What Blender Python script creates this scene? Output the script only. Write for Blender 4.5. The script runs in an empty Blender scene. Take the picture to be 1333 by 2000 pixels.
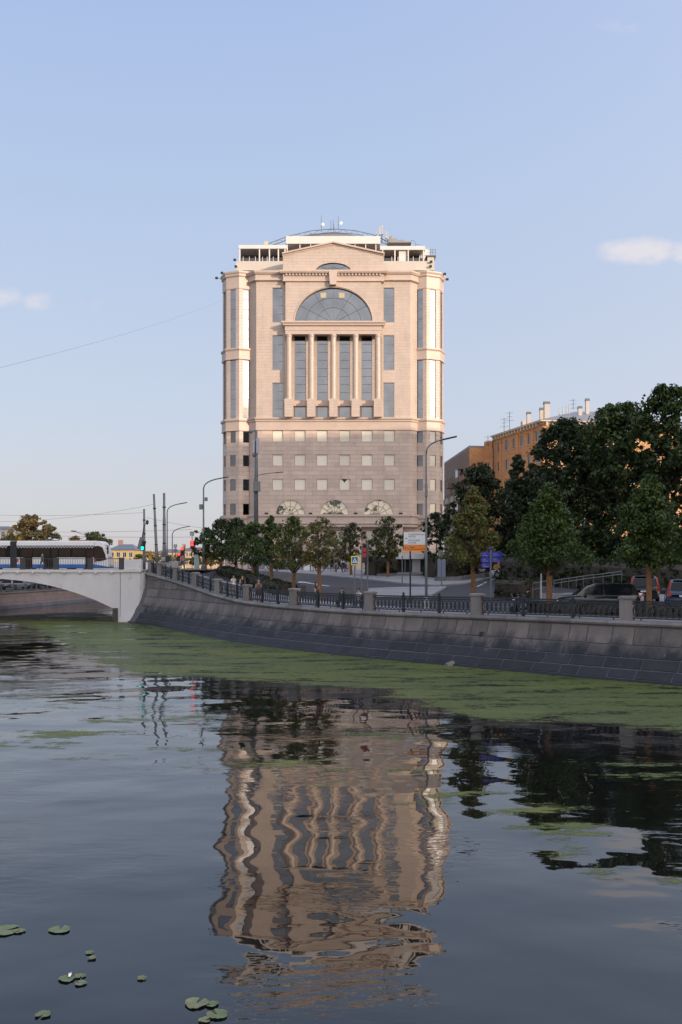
import bpy, bmesh, math, random
import numpy as np
from mathutils import Vector, Matrix, noise as mnoise

R = math.radians
sc = bpy.context.scene
col = sc.collection

# ------------------------------------------------------------------ camera, world, sun, exposure
F, HY, CX, CZ = 1750.0, 1103.0, 666.5, 5.6      # focal length in photo pixels, horizon row, centre column, eye height
cam_d = bpy.data.cameras.new('camera')
cam = bpy.data.objects.new('camera', cam_d)
col.objects.link(cam)
cam.location = (0, 0, CZ)
cam.rotation_euler = (R(90), 0, 0)
cam_d.sensor_fit = 'VERTICAL'
cam_d.sensor_height = 36.0
cam_d.lens = 36.0 * F / 2000.0
cam_d.shift_y = (HY - 1000.0) / 2000.0
cam_d.clip_start = 0.1
cam_d.clip_end = 9000
sc.camera = cam

SUN_AZ, SUN_EL = 45.0, 12.0          # degrees to the right of straight behind the camera; elevation
SDIR = Vector((math.sin(R(SUN_AZ)) * math.cos(R(SUN_EL)), -math.cos(R(SUN_AZ)) * math.cos(R(SUN_EL)), math.sin(R(SUN_EL))))

world = bpy.data.worlds.new('World')
sc.world = world
world.use_nodes = True
wn, wl = world.node_tree.nodes, world.node_tree.links
wn.clear()
sky = wn.new('ShaderNodeTexSky')
sky.sky_type = 'NISHITA'
sky.sun_disc = False
sky.sun_elevation = R(SUN_EL)
sky.sun_rotation = R(180.0 - SUN_AZ)
sky.altitude = 150
sky.air_density = 1.0
sky.dust_density = 1.6
sky.ozone_density = 1.6
bg = wn.new('ShaderNodeBackground')
bg.inputs['Strength'].default_value = 0.15
wout = wn.new('ShaderNodeOutputWorld')

# small fair-weather clouds, part of the sky itself (defined by direction, reflected in the water too)
tc = wn.new('ShaderNodeTexCoord')
def wmath(op, a, b=None, clamp=False):
    n = wn.new('ShaderNodeMath'); n.operation = op; n.use_clamp = clamp
    for i, v in enumerate((a, b)):
        if v is None: continue
        if isinstance(v, (int, float)): n.inputs[i].default_value = v
        else: wl.new(v, n.inputs[i])
    return n.outputs[0]
sep = wn.new('ShaderNodeSeparateXYZ')
wl.new(tc.outputs['Generated'], sep.inputs[0])
yy = wmath('MAXIMUM', wmath('ABSOLUTE', sep.outputs[1]), 0.02)
az = wmath('DIVIDE', sep.outputs[0], yy)
el = wmath('DIVIDE', sep.outputs[2], yy)
front = wmath('GREATER_THAN', sep.outputs[1], 0.0)
cn = wn.new('ShaderNodeTexNoise')
cn.inputs['Scale'].default_value = 34.0
cn.inputs['Detail'].default_value = 7.0
cn.inputs['Roughness'].default_value = 0.6
cmap = wn.new('ShaderNodeMapping'); cmap.inputs['Scale'].default_value = (1.0, 1.0, 1.7)
wl.new(tc.outputs['Generated'], cmap.inputs[0]); wl.new(cmap.outputs[0], cn.inputs['Vector'])
cloud = None
for (cx_, cy_, rx_, ry_, st_) in ((1255, 489, 105, 38, 1.35), (1210, 497, 60, 24, 0.9), (1345, 492, 70, 32, 1.1), (75, 588, 55, 26, 0.7), (10, 582, 55, 26, 0.75), (170, 598, 60, 26, 0.42), (1215, 50, 70, 22, 0.35)):
    a0, e0 = (cx_ - CX) / F, (HY - cy_) / F
    dx = wmath('DIVIDE', wmath('SUBTRACT', az, a0), rx_ / F)
    dy = wmath('DIVIDE', wmath('SUBTRACT', el, e0), ry_ / F)
    r2 = wmath('ADD', wmath('MULTIPLY', dx, dx), wmath('MULTIPLY', dy, dy))
    g = wmath('MULTIPLY', wmath('SUBTRACT', 1.0, r2, True), st_)
    cloud = g if cloud is None else wmath('MAXIMUM', cloud, g)
cl = wmath('ADD', wmath('MULTIPLY', cloud, 1.05), wmath('MULTIPLY', wmath('SUBTRACT', cn.outputs[0], 0.5), 2.3))
cl = wmath('MULTIPLY', wmath('SUBTRACT', cl, 0.30), 0.95, True)
cl = wmath('MULTIPLY', wmath('MULTIPLY', cl, wmath('MULTIPLY', cloud, 1.6, True)), front)
cl = wmath('MULTIPLY', cl, 0.72)
mixc = wn.new('ShaderNodeMix'); mixc.data_type = 'RGBA'
wl.new(cl, mixc.inputs['Factor'])
# hazy evening air: pale lavender towards the horizon, the same all round the compass, over the physical sky
wr = wn.new('ShaderNodeValToRGB')
nrmz = wn.new('ShaderNodeVectorMath'); nrmz.operation = 'NORMALIZE'; wl.new(tc.outputs['Generated'], nrmz.inputs[0])
sp2 = wn.new('ShaderNodeSeparateXYZ'); wl.new(nrmz.outputs[0], sp2.inputs[0])
wl.new(wmath('MAXIMUM', sp2.outputs[2], 0.0), wr.inputs[0])
stops = ((0.0, (0.60, 0.57, 0.62)), (0.082, (0.597, 0.590, 0.665)), (0.17, (0.575, 0.625, 0.753)), (0.395, (0.478, 0.592, 0.812)), (0.53, (0.42, 0.54, 0.822)), (1.0, (0.24, 0.37, 0.70)))
e = wr.color_ramp.elements
while len(e) < len(stops): e.new(0.5)
for i, (p_, c_) in enumerate(stops): e[i].position = p_; e[i].color = c_ + (1,)
vm = wn.new('ShaderNodeVectorMath'); vm.operation = 'SCALE'; vm.inputs['Scale'].default_value = 4.4; wl.new(wr.outputs[0], vm.inputs[0])
dt = wn.new('ShaderNodeVectorMath'); dt.operation = 'DOT_PRODUCT'; wl.new(nrmz.outputs[0], dt.inputs[0]); dt.inputs[1].default_value = SDIR
gl = wmath('POWER', wmath('MULTIPLY', wmath('ADD', dt.outputs['Value'], 1.0), 0.5, True), 3.0)     # haze scatters forward: brighter, warmer towards the sun
vg = wn.new('ShaderNodeVectorMath'); vg.operation = 'SCALE'; vg.inputs[0].default_value = (7.4, 6.3, 5.2); wl.new(gl, vg.inputs['Scale'])
va = wn.new('ShaderNodeVectorMath'); va.operation = 'ADD'; wl.new(vm.outputs[0], va.inputs[0]); wl.new(vg.outputs[0], va.inputs[1])
mixs = wn.new('ShaderNodeMix'); mixs.data_type = 'RGBA'; mixs.inputs['Factor'].default_value = 0.86
wl.new(sky.outputs[0], mixs.inputs['A']); wl.new(va.outputs[0], mixs.inputs['B'])
wl.new(mixs.outputs['Result'], mixc.inputs['A'])
mixc.inputs['B'].default_value = (3.75, 3.5, 3.55, 1)
wl.new(mixc.outputs['Result'], bg.inputs['Color'])
wl.new(bg.outputs[0], wout.inputs[0])

sun_d = bpy.data.lights.new('sun', 'SUN')
sun_d.energy = 2.55
sun_d.angle = R(0.5)
sun_d.color = (1.0, 0.80, 0.60)
sun = bpy.data.objects.new('sun', sun_d)
col.objects.link(sun)
sun.location = SDIR * 300
sun.rotation_euler = SDIR.to_track_quat('Z', 'Y').to_euler()

vs = sc.view_settings
vs.view_transform = 'Standard'
vs.look = 'None'
vs.gamma = 1.0
vs.use_curve_mapping = False
vs.exposure = 0.6
sc.cycles.use_denoising = True
sc.cycles.max_bounces = 8
sc.cycles.transparent_max_bounces = 16
sc.cycles.caustics_reflective = False
sc.cycles.caustics_refractive = False

# ------------------------------------------------------------------ helpers
rnd = random.Random(7)
def W(px, py, Y):                     # the point at depth Y seen at a photo pixel
    return Vector(((px - CX) / F * Y, Y, CZ + (HY - py) / F * Y))
def XP(px, Y): return (px - CX) / F * Y
def ZP(py, Y): return CZ + (HY - py) / F * Y
def lerp(a, b, t): return a + (b - a) * t
def sm(t):
    t = min(1.0, max(0.0, t)); return t * t * (3 - 2 * t)

def root_loc(o):
    while o.parent is not None: o = o.parent
    return o.location.copy()

def tag(o, label=None, cat=None, group=None, kind=None):
    if label: o['label'] = label
    if cat: o['category'] = cat
    if group: o['group'] = group
    if kind: o['kind'] = kind
    return o
def thing(name, label, cat, loc=(0, 0, 0), group=None, rz=0.0):
    o = bpy.data.objects.new(name, None)
    o.empty_display_size = 0.3
    col.objects.link(o)
    o.location = loc; o.rotation_euler = (0, 0, rz)
    return tag(o, label, cat, group)
def link_mesh(name, me, parent=None, loc=(0, 0, 0), rot=(0, 0, 0)):
    o = bpy.data.objects.new(name, me)
    col.objects.link(o)
    o.parent = parent
    o.location = loc; o.rotation_euler = rot
    return o
def copy_tree(o, parent=None):
    c = o.copy(); col.objects.link(c); c.parent = parent
    for ch in list(o.children): copy_tree(ch, c)
    return c

class MB:
    """collects faces for ONE mesh object"""
    def __init__(s): s.v = []; s.f = []; s.m = []; s.mi = 0
    def add(s, vs, fs):
        b = len(s.v); s.v.extend([tuple(p) for p in vs])
        for f in fs: s.f.append(tuple(b + i for i in f)); s.m.append(s.mi)
        return s
    def quad(s, a, b, c, d): return s.add([a, b, c, d], [(0, 1, 2, 3)])
    def box(s, x0, x1, y0, y1, z0, z1):
        return s.add([(x0, y0, z0), (x1, y0, z0), (x1, y1, z0), (x0, y1, z0), (x0, y0, z1), (x1, y0, z1), (x1, y1, z1), (x0, y1, z1)],
                     [(0, 3, 2, 1), (4, 5, 6, 7), (0, 1, 5, 4), (1, 2, 6, 5), (2, 3, 7, 6), (3, 0, 4, 7)])
    def bar(s, p, q, w, h=None, up=(0, 0, 1)):
        p, q, up = Vector(p), Vector(q), Vector(up); h = h or w
        d = (q - p).normalized()
        if abs(d.dot(up)) > 0.99: up = Vector((0, 1, 0))
        a = d.cross(up).normalized() * (w / 2); b = a.cross(d).normalized() * (h / 2)
        return s.add([p - a - b, p + a - b, p + a + b, p - a + b, q - a - b, q + a - b, q + a + b, q - a + b],
                     [(0, 1, 2, 3), (4, 7, 6, 5), (0, 4, 5, 1), (1, 5, 6, 2), (2, 6, 7, 3), (3, 7, 4, 0)])
    def tube(s, pts, rad, n=8, cap=True):
        pts = [Vector(p) for p in pts]
        if not hasattr(rad, '__len__'): rad = [rad] * len(pts)
        rings = []
        ref = None
        for i, p in enumerate(pts):
            d = (pts[min(i + 1, len(pts) - 1)] - pts[max(i - 1, 0)]).normalized()
            if ref is None:
                ref = Vector((1, 0, 0)) if abs(d.x) < 0.9 else Vector((0, 1, 0))
            a = (ref - d * ref.dot(d)).normalized(); b = d.cross(a)
            ref = a
            rings.append([p + (a * math.cos(2 * math.pi * k / n) + b * math.sin(2 * math.pi * k / n)) * rad[i] for k in range(n)])
        vs = [v for r in rings for v in r]; fs = []
        for i in range(len(pts) - 1):
            for k in range(n):
                fs.append((i * n + k, i * n + (k + 1) % n, (i + 1) * n + (k + 1) % n, (i + 1) * n + k))
        if cap:
            fs.append(tuple(range(n))[::-1]); fs.append(tuple((len(pts) - 1) * n + k for k in range(n)))
        return s.add(vs, fs)
    def prism(s, poly, y0, y1):        # polygon in (x, z) pushed along y
        n = len(poly)
        vs = [(x, y0, z) for x, z in poly] + [(x, y1, z) for x, z in poly]
        fs = [tuple(range(n)), tuple(range(2 * n - 1, n - 1, -1))]
        fs += [(i, n + i, n + (i + 1) % n, (i + 1) % n) for i in range(n)]
        return s.add(vs, fs)
    def slab(s, poly, z0, z1):         # polygon in (x, y) pushed along z
        n = len(poly)
        vs = [(x, y, z0) for x, y in poly] + [(x, y, z1) for x, y in poly]
        fs = [tuple(range(n))[::-1], tuple(range(n, 2 * n))]
        fs += [(i, (i + 1) % n, n + (i + 1) % n, n + i) for i in range(n)]
        return s.add(vs, fs)
    def lathe(s, prof, c=(0, 0, 0), n=12):   # profile of (r, z)
        vs = []; fs = []
        for r, z in prof:
            for k in range(n):
                a = 2 * math.pi * k / n
                vs.append((c[0] + r * math.cos(a), c[1] + r * math.sin(a), c[2] + z))
        for i in range(len(prof) - 1):
            for k in range(n):
                fs.append((i * n + k, i * n + (k + 1) % n, (i + 1) * n + (k + 1) % n, (i + 1) * n + k))
        fs.append(tuple(range(n))[::-1]); fs.append(tuple((len(prof) - 1) * n + k for k in range(n)))
        return s.add(vs, fs)
    def xform(s, M, start=0):
        for i in range(start, len(s.v)): s.v[i] = tuple(M @ Vector(s.v[i]))
        return s
    def mesh(s, name, mats, off=Vector((0, 0, 0)), smooth=False):
        me = bpy.data.meshes.new(name)
        me.from_pydata([(x - off.x, y - off.y, z - off.z) for x, y, z in s.v], [], s.f)
        if not isinstance(mats, (list, tuple)): mats = [mats]
        for m in mats: me.materials.append(m)
        if len(mats) > 1: me.polygons.foreach_set('material_index', s.m)
        if smooth: me.polygons.foreach_set('use_smooth', [True] * len(s.f))
        me.update()
        return me
    def build(s, name, mats, parent=None, smooth=False, bevel=0.0):
        off = root_loc(parent) if parent is not None else Vector((0, 0, 0))
        me = s.mesh(name, mats, off, smooth)
        if bevel > 0:
            bm = bmesh.new(); bm.from_mesh(me)
            bmesh.ops.recalc_face_normals(bm, faces=bm.faces)
            bmesh.ops.bevel(bm, geom=[e for e in bm.edges if e.is_manifold and e.calc_face_angle(0) > 0.5], offset=bevel, segments=1, affect='EDGES')
            bm.to_mesh(me); bm.free()
        return link_mesh(name, me, parent)

# ------------------------------------------------------------------ materials (all procedural)
MATS = {}
def srgb(r, g, b):
    f = lambda c: (c / 255 / 12.92) if c / 255 <= 0.04045 else ((c / 255 + 0.055) / 1.055) ** 2.4
    return (f(r), f(g), f(b))
def node(nt, typ, **kw):
    n = nt.nodes.new(typ)
    for k, v in kw.items(): setattr(n, k, v)
    return n
def nmath(nt, op, a, b=None, c=None, clamp=False):
    n = nt.nodes.new('ShaderNodeMath'); n.operation = op; n.use_clamp = clamp
    for i, v in enumerate((a, b, c)):
        if v is None: continue
        if isinstance(v, (int, float)): n.inputs[i].default_value = v
        else: nt.links.new(v, n.inputs[i])
    return n.outputs[0]
def nmix(nt, f, a, b, blend='MIX'):
    n = nt.nodes.new('ShaderNodeMix'); n.data_type = 'RGBA'; n.blend_type = blend
    for k, v in (('Factor', f), ('A', a), ('B', b)):
        if isinstance(v, (int, float)): n.inputs[k].default_value = v
        elif isinstance(v, (tuple, list)): n.inputs[k].default_value = tuple(v[:3]) + (1,)
        else: nt.links.new(v, n.inputs[k])
    return n.outputs['Result']
def nnoise(nt, scale, detail=4, rough=0.6, vec=None, stretch=None, coord='Object'):
    t = nt.nodes.new('ShaderNodeTexNoise')
    t.inputs['Scale'].default_value = scale; t.inputs['Detail'].default_value = detail; t.inputs['Roughness'].default_value = rough
    if vec is None:
        if coord == 'World': vec = nt.nodes.new('ShaderNodeNewGeometry').outputs['Position']
        else: vec = nt.nodes.new('ShaderNodeTexCoord').outputs[coord]
    if stretch:
        m = nt.nodes.new('ShaderNodeMapping'); m.inputs['Scale'].default_value = stretch
        nt.links.new(vec, m.inputs[0]); vec = m.outputs[0]
    nt.links.new(vec, t.inputs['Vector'])
    return t.outputs[0]
def ramp(nt, f, *stops):
    n = nt.nodes.new('ShaderNodeValToRGB')
    e = n.color_ramp.elements
    while len(e) < len(stops): e.new(0.5)
    for i, (p, c) in enumerate(stops):
        e[i].position = p
        e[i].color = (c, c, c, 1) if isinstance(c, (int, float)) else tuple(c[:3]) + (1,)
    nt.links.new(f, n.inputs[0])
    return n.outputs[0]
def newmat(name):
    m = bpy.data.materials.new(name); m.use_nodes = True
    MATS[name] = m
    nt = m.node_tree
    return m, nt, nt.nodes['Principled BSDF']
def mat(name, c, rough=0.6, var=0.18, scale=3.0, metal=0.0, bump=0.0, bscale=20.0, spec=None, stretch=None, emit=None, estr=0.0, coat=0.0):
    m, nt, b = newmat(name)
    n = nnoise(nt, scale, 5, 0.62, stretch=stretch)
    lo = tuple(x * (1 - var) for x in c); hi = tuple(min(1, x * (1 + var)) for x in c)
    nt.links.new(ramp(nt, n, (0.3, lo), (0.7, hi)), b.inputs['Base Color'])
    b.inputs['Roughness'].default_value = rough
    b.inputs['Metallic'].default_value = metal
    if spec is not None: b.inputs['Specular IOR Level'].default_value = spec
    if coat: b.inputs['Coat Weight'].default_value = coat
    if bump:
        bn = nt.nodes.new('ShaderNodeBump'); bn.inputs['Strength'].default_value = 1.0; bn.inputs['Distance'].default_value = bump
        nt.links.new(nnoise(nt, bscale, 3, 0.6), bn.inputs['Height']); nt.links.new(bn.outputs[0], b.inputs['Normal'])
    if emit: b.inputs['Emission Color'].default_value = tuple(emit) + (1,); b.inputs['Emission Strength'].default_value = estr
    return m

M_metal = mat('galvanised_grey', (0.17, 0.18, 0.19), 0.5, 0.12, 4, metal=0.3)
M_pole = mat('grey_green_pole_paint', (0.14, 0.155, 0.16), 0.5, 0.12, 3)
M_darkmetal = mat('dark_metal', (0.03, 0.033, 0.037), 0.5, 0.2, 4)
M_iron = mat('black_cast_iron', (0.022, 0.026, 0.035), 0.45, 0.3, 6)
M_white = mat('white_paint', (0.72, 0.71, 0.70), 0.5, 0.05, 2)
M_black = mat('black_plastic', (0.012, 0.012, 0.013), 0.5, 0.2, 5)
M_tyre = mat('tyre_rubber', (0.015, 0.015, 0.016), 0.8, 0.2, 8)
M_concrete = mat('pale_concrete', (0.36, 0.35, 0.34), 0.85, 0.14, 1.2, bump=0.004, bscale=14)
M_wood = mat('burlap_trunk_wrap', (0.22, 0.11, 0.045), 0.85, 0.3, 9, bump=0.006, bscale=40)
M_bark = mat('tree_bark', (0.055, 0.042, 0.032), 0.9, 0.35, 6, bump=0.015, bscale=18)
M_glassdark = mat('dark_car_glass', (0.010, 0.013, 0.017), 0.08, 0.2, 1, spec=0.35)

def stone_mat(name, c, course=0.62, width=2.3, var=0.10, joint=0.75, rough=0.6, off=0.5):
    """polished facing stone with thin joints, in world x / z (joints far below a pixel piece size)"""
    m, nt, b = newmat(name)
    g = nt.nodes.new('ShaderNodeNewGeometry')
    sp = nt.nodes.new('ShaderNodeSeparateXYZ'); nt.links.new(g.outputs['Position'], sp.inputs[0])
    cb = nt.nodes.new('ShaderNodeCombineXYZ')
    nt.links.new(nmath(nt, 'ADD', sp.outputs[0], nmath(nt, 'MULTIPLY', sp.outputs[1], 0.8)), cb.inputs[0]); nt.links.new(sp.outputs[2], cb.inputs[1])
    br = nt.nodes.new('ShaderNodeTexBrick')
    br.offset = off
    br.inputs['Scale'].default_value = 1.0
    br.inputs['Brick Width'].default_value = width; br.inputs['Row Height'].default_value = course
    br.inputs['Mortar Size'].default_value = 0.022; br.inputs['Mortar Smooth'].default_value = 0.3
    br.inputs['Color1'].default_value = tuple(x * (1 - var) for x in c) + (1,)
    br.inputs['Color2'].default_value = tuple(min(1, x * (1 + var)) for x in c) + (1,)
    br.inputs['Mortar'].default_value = tuple(x * joint for x in c) + (1,)
    nt.links.new(cb.outputs[0], br.inputs['Vector'])
    n = nnoise(nt, 0.7, 6, 0.65, coord='World', stretch=(1, 1, 0.35))
    colr = nmix(nt, 1.0, br.outputs['Color'], ramp(nt, n, (0.28, 0.84), (0.5, 0.98), (0.72, 1.06)), 'MULTIPLY')
    nt.links.new(colr, b.inputs['Base Color'])
    b.inputs['Roughness'].default_value = rough
    bn = nt.nodes.new('ShaderNodeBump'); bn.inputs['Distance'].default_value = 0.012; bn.invert = True
    nt.links.new(br.outputs['Fac'], bn.inputs['Height']); nt.links.new(bn.outputs[0], b.inputs['Normal'])
    return m

# ------------------------------------------------------------------ embankment line (top edge of the river wall), right bank
CAPPX = [(1222, 45, 2.80), (929, 51, 2.75), (719, 56.5, 2.70), (571, 62.5, 2.74), (479, 68, 2.88), (422, 73, 3.24),
         (378, 78, 3.74), (341, 82.5, 4.18), (310, 86, 4.58), (290, 88.6, 4.88)]
capc = [(45, -120, 2.8), (44, -30, 2.8), (41, 5, 2.8), (33.5, 25, 2.8), (21.8, 38.4, 2.8)] + [(XP(p, Y), Y, z) for p, Y, z in CAPPX] + \
       [(-18.6, 96, 5.1), (-18.2, 112, 5.1), (-15, 150, 4.9), (-9, 230, 4.8), (0, 340, 4.8), (60, 600, 4.8)]
def catmull(pts, k=12):
    out = []
    P = [np.array(p, float) for p in pts]
    P = [2 * P[0] - P[1]] + P + [2 * P[-1] - P[-2]]
    for i in range(1, len(P) - 2):
        for j in range(k):
            t = j / k
            a, b, c, d = P[i - 1], P[i], P[i + 1], P[i + 2]
            out.append(0.5 * ((2 * b) + (-a + c) * t + (2 * a - 5 * b + 4 * c - d) * t * t + (-a + 3 * b - 3 * c + d) * t ** 3))
    out.append(P[-2])
    return np.array(out)
CAP = catmull(capc)
def capX(y): return float(np.interp(y, CAP[:, 1], CAP[:, 0]))
def capZ(y): return float(np.interp(y, CAP[:, 1], CAP[:, 2]))
def zin(y): return 2.8 + 2.1 * sm((y - 45) / 75.0)
def zg(x, y):                         # street level on the right bank
    d = x - capX(y)
    return lerp(capZ(y) - 0.14, zin(y) - 0.05, sm(d / 15.0))
def on(px, Y): x = XP(px, Y); return Vector((x, Y, zg(x, Y)))
LEFTC = [(-58, -120), (-56, -20), (-52, 30), (-47.5, 80), (-43.2, 113), (-38.6, 142), (-33, 180), (-24, 240), (-12, 340), (45, 600)]
def leftX(y): return float(np.interp(y, [p[1] for p in LEFTC], [p[0] for p in LEFTC]))
ZL = 1.9

# asphalt / earth
m, nt, b = newmat('asphalt')
n1 = nnoise(nt, 0.35, 6, 0.6, coord='World'); n2 = nnoise(nt, 60, 2, 0.5, coord='World')
c = nmix(nt, ramp(nt, n1, (0.35, 0.0), (0.65, 1.0)), (0.040, 0.041, 0.046), (0.062, 0.062, 0.066))
c = nmix(nt, 1.0, c, ramp(nt, n2, (0.3, 0.8), (0.7, 1.15)), 'MULTIPLY')
nt.links.new(c, b.inputs['Base Color']); b.inputs['Roughness'].default_value = 0.8
M_asphalt = m
M_pave = stone_mat('pavement_slabs', (0.31, 0.30, 0.30), 0.6, 0.9, 0.06, 0.8, 0.8)
M_kerb = mat('granite_kerb', (0.30, 0.29, 0.29), 0.8, 0.2, 4)
M_earth = mat('dry_ground', (0.085, 0.08, 0.055), 0.95, 0.3, 0.4)
M_grass_dull = mat('dull_lawn', (0.045, 0.065, 0.022), 0.95, 0.35, 1.5)

# ground sheets, one for each bank
def sheet(name, rows, m, kind='structure'):
    mb = MB(); k = len(rows[0])
    vs = [p for r in rows for p in r]
    fs = [(i * k + j, i * k + j + 1, (i + 1) * k + j + 1, (i + 1) * k + j) for i in range(len(rows) - 1) for j in range(k - 1)]
    mb.add(vs, fs)
    o = mb.build(name, m, smooth=True)
    if kind: o['kind'] = kind
    return o
ys = [-120, -60, -30, 0, 15, 25, 30] + list(np.arange(33, 130, 1.5)) + [132, 140, 150, 170, 200, 250, 320, 420, 600]
ds = [0.3, 1, 2, 3, 4, 5, 6.5, 8, 10, 12, 15, 20, 30, 45, 70, 120, 250, 600, 2500]
rows = [[(capX(y) + d, y, zg(capX(y) + d, y)) for d in ds] for y in ys]
rows += [[(-2500 + 5000 * j / (len(ds) - 1), y, 4.8) for j in range(len(ds))] for y in (601, 1500, 5000)]
sheet('ground', rows, M_earth)
ys2 = [-120, -40, 0, 40, 70, 80, 90, 100, 113, 128, 142, 160, 180, 210, 240, 290, 340, 420, 600]
rows = [[(leftX(y) - d, y, ZL + 0.3 + (2.6 * sm((d - 4) / 40))) for d in (0.3, 2, 4, 8, 15, 30, 60, 200, 800, 2500)][::-1] for y in ys2]
sheet('ground', rows, M_earth)

def resample(poly, n):
    P = np.array(poly, float)
    L = np.concatenate([[0], np.cumsum(np.hypot(*np.diff(P, axis=0).T))])
    t = np.linspace(0, L[-1], n)
    return [(float(np.interp(u, L, P[:, 0])), float(np.interp(u, L, P[:, 1]))) for u in t]
def strip(name, A, B, n, mm, dz, m, kind='structure', skirt=0.14):
    A, B = resample(A, n), resample(B, n)
    rows = []
    for (ax, ay), (bx, by) in zip(A, B):
        r = []
        for j in range(mm + 1):
            x, y = lerp(ax, bx, j / mm), lerp(ay, by, j / mm)
            r.append((x, y, zg(x, y) + dz))
        if skirt:
            r = [(r[0][0], r[0][1], r[0][2] - skirt)] + r + [(r[-1][0], r[-1][1], r[-1][2] - skirt)]
        rows.append(r)
    if skirt:
        rows = [[(x, y, z - skirt) for x, y, z in rows[0]]] + rows + [[(x, y, z - skirt) for x, y, z in rows[-1]]]
    mb = MB(); k = len(rows[0])
    mb.add([p for r in rows for p in r], [(i * k + j, i * k + j + 1, (i + 1) * k + j + 1, (i + 1) * k + j) for i in range(len(rows) - 1) for j in range(k - 1)])
    o = mb.build(name, m)
    if kind: o['kind'] = kind
    return o
wys = [-30, 5, 25, 33, 40, 45, 51, 56.5, 62.5, 68, 73, 78, 82.5, 86, 89]
strip('road', [(capX(y) + 4.5, y) for y in wys], [(capX(y) + 42, y + 6) for y in wys], 70, 24, 0.006, M_asphalt, skirt=0)
strip('road', [(capX(y) + 0.6, y) for y in (89, 96, 104, 109)], [(capX(y) + 90, y) for y in (89, 96, 104, 109)], 16, 60, 0.011, M_asphalt, skirt=0)
strip('pavement', [(capX(y) + 0.35, y) for y in wys], [(capX(y) + 4.3, y + 0.6) for y in wys], 90, 4, 0.125, M_pave)
# square in front of the office block, its kerb curving round the corner
strip('pavement', [(-17.5, 108), (-9.0, 107.5), (-3.8, 101), (1.7, 90.5), (6.0, 82.0), (8.6, 79.6), (11.5, 82.5), (15, 91), (19, 101)],
      [(-17.5, 150), (-9, 150), (-4, 150), (1.7, 150), (6, 150), (8.6, 150), (11.5, 150), (16, 150), (21, 150)], 60, 20, 0.13, M_pave)
strip('pavement', [(2.2, 75.4), (5, 77.0), (9.2, 77.6)], [(2.0, 67.5), (4.4, 67.2), (6.9, 68.0)], 14, 8, 0.13, M_pave)
strip('pavement', [(21, 60), (22.5, 68), (25, 80), (27, 96)], [(60, 60), (60, 68), (60, 80), (60, 96)], 20, 12, 0.13, M_pave)
# painted lane arrow and dashes
M_paint = mat('road_paint', (0.62, 0.62, 0.6), 0.7, 0.12, 5)
mb = MB()
def flat(poly, dz=0.016):
    mb.add([(x, y, zg(x, y) + dz) for x, y in poly], [tuple(range(len(poly)))])
flat([(-3.6, 84.5), (-1.2, 79.6), (-0.9, 79.7), (-3.3, 84.7)]); flat([(-4.1, 84.2), (-2.7, 84.9), (-4.0, 86.5)])
o = mb.build('lane_arrow', M_paint); tag(o, kind='structure')
for i, (a, b_) in enumerate((((4.0, 62.5), (7.5, 60.2)), ((10, 58.6), (13.5, 56.5)), ((12.0, 79), (14.0, 86)), ((15, 89), (17.2, 97)))):
    mb = MB(); d = Vector((b_[0] - a[0], b_[1] - a[1])).normalized(); nrm = (-d.y * 0.07, d.x * 0.07)
    flat([(a[0] - nrm[0], a[1] - nrm[1]), (b_[0] - nrm[0], b_[1] - nrm[1]), (b_[0] + nrm[0], b_[1] + nrm[1]), (a[0] + nrm[0], a[1] + nrm[1])])
    tag(mb.build('lane_line', M_paint), kind='structure')

# ------------------------------------------------------------------ water
m, nt, b = newmat('river_water')
pos = nt.nodes.new('ShaderNodeNewGeometry').outputs['Position']
h = None
WAVES = [(0.24, 0.095, (0.65, 1.0, 1), 11.0), (0.52, 0.052, (0.8, 1.0, 1), -17.0), (1.5, 0.008, (0.7, 1, 1), 24.0)]
for s_, a_, st, ang in WAVES:
    mp = nt.nodes.new('ShaderNodeMapping'); mp.inputs['Rotation'].default_value = (0, 0, R(ang)); mp.inputs['Scale'].default_value = st
    nt.links.new(pos, mp.inputs[0])
    n = nmath(nt, 'MULTIPLY', nnoise(nt, s_, 1.0, 0.4, vec=mp.outputs[0]), a_)
    h = n if h is None else nmath(nt, 'ADD', h, n)
# cat's-paw ripples in patches
patch = ramp(nt, nnoise(nt, 0.16, 2, 0.5, vec=pos), (0.47, 0.03), (0.60, 1.0))
mp = nt.nodes.new('ShaderNodeMapping'); mp.inputs['Rotation'].default_value = (0, 0, R(-14)); mp.inputs['Scale'].default_value = (0.35, 1, 1)
nt.links.new(pos, mp.inputs[0])
rip = nmath(nt, 'MULTIPLY', nmath(nt, 'MULTIPLY', nnoise(nt, 5.5, 2, 0.5, vec=mp.outputs[0]), 0.0085), patch)
h = nmath(nt, 'ADD', h, rip)
bn = nt.nodes.new('ShaderNodeBump'); bn.inputs['Strength'].default_value = 1.0; bn.inputs['Distance'].default_value = 1.0
nt.links.new(h, bn.inputs['Height']); nt.links.new(bn.outputs[0], b.inputs['Normal'])
b.inputs['Base Color'].default_value = (0.007, 0.007, 0.007, 1)
b.inputs['Roughness'].default_value = 0.015
b.inputs['IOR'].default_value = 1.62
M_water = m
mb = MB(); mb.quad((-75, -120, 0), (75, -120, 0), (75, 620, 0), (-75, 620, 0))
tag(mb.build('water', M_water), kind='structure')
mb = MB(); mb.quad((-80, -125, -2.5), (90, -125, -2.5), (90, 620, -2.5), (-80, 620, -2.5))
tag(mb.build('river_bed', M_earth), kind='structure')

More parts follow.
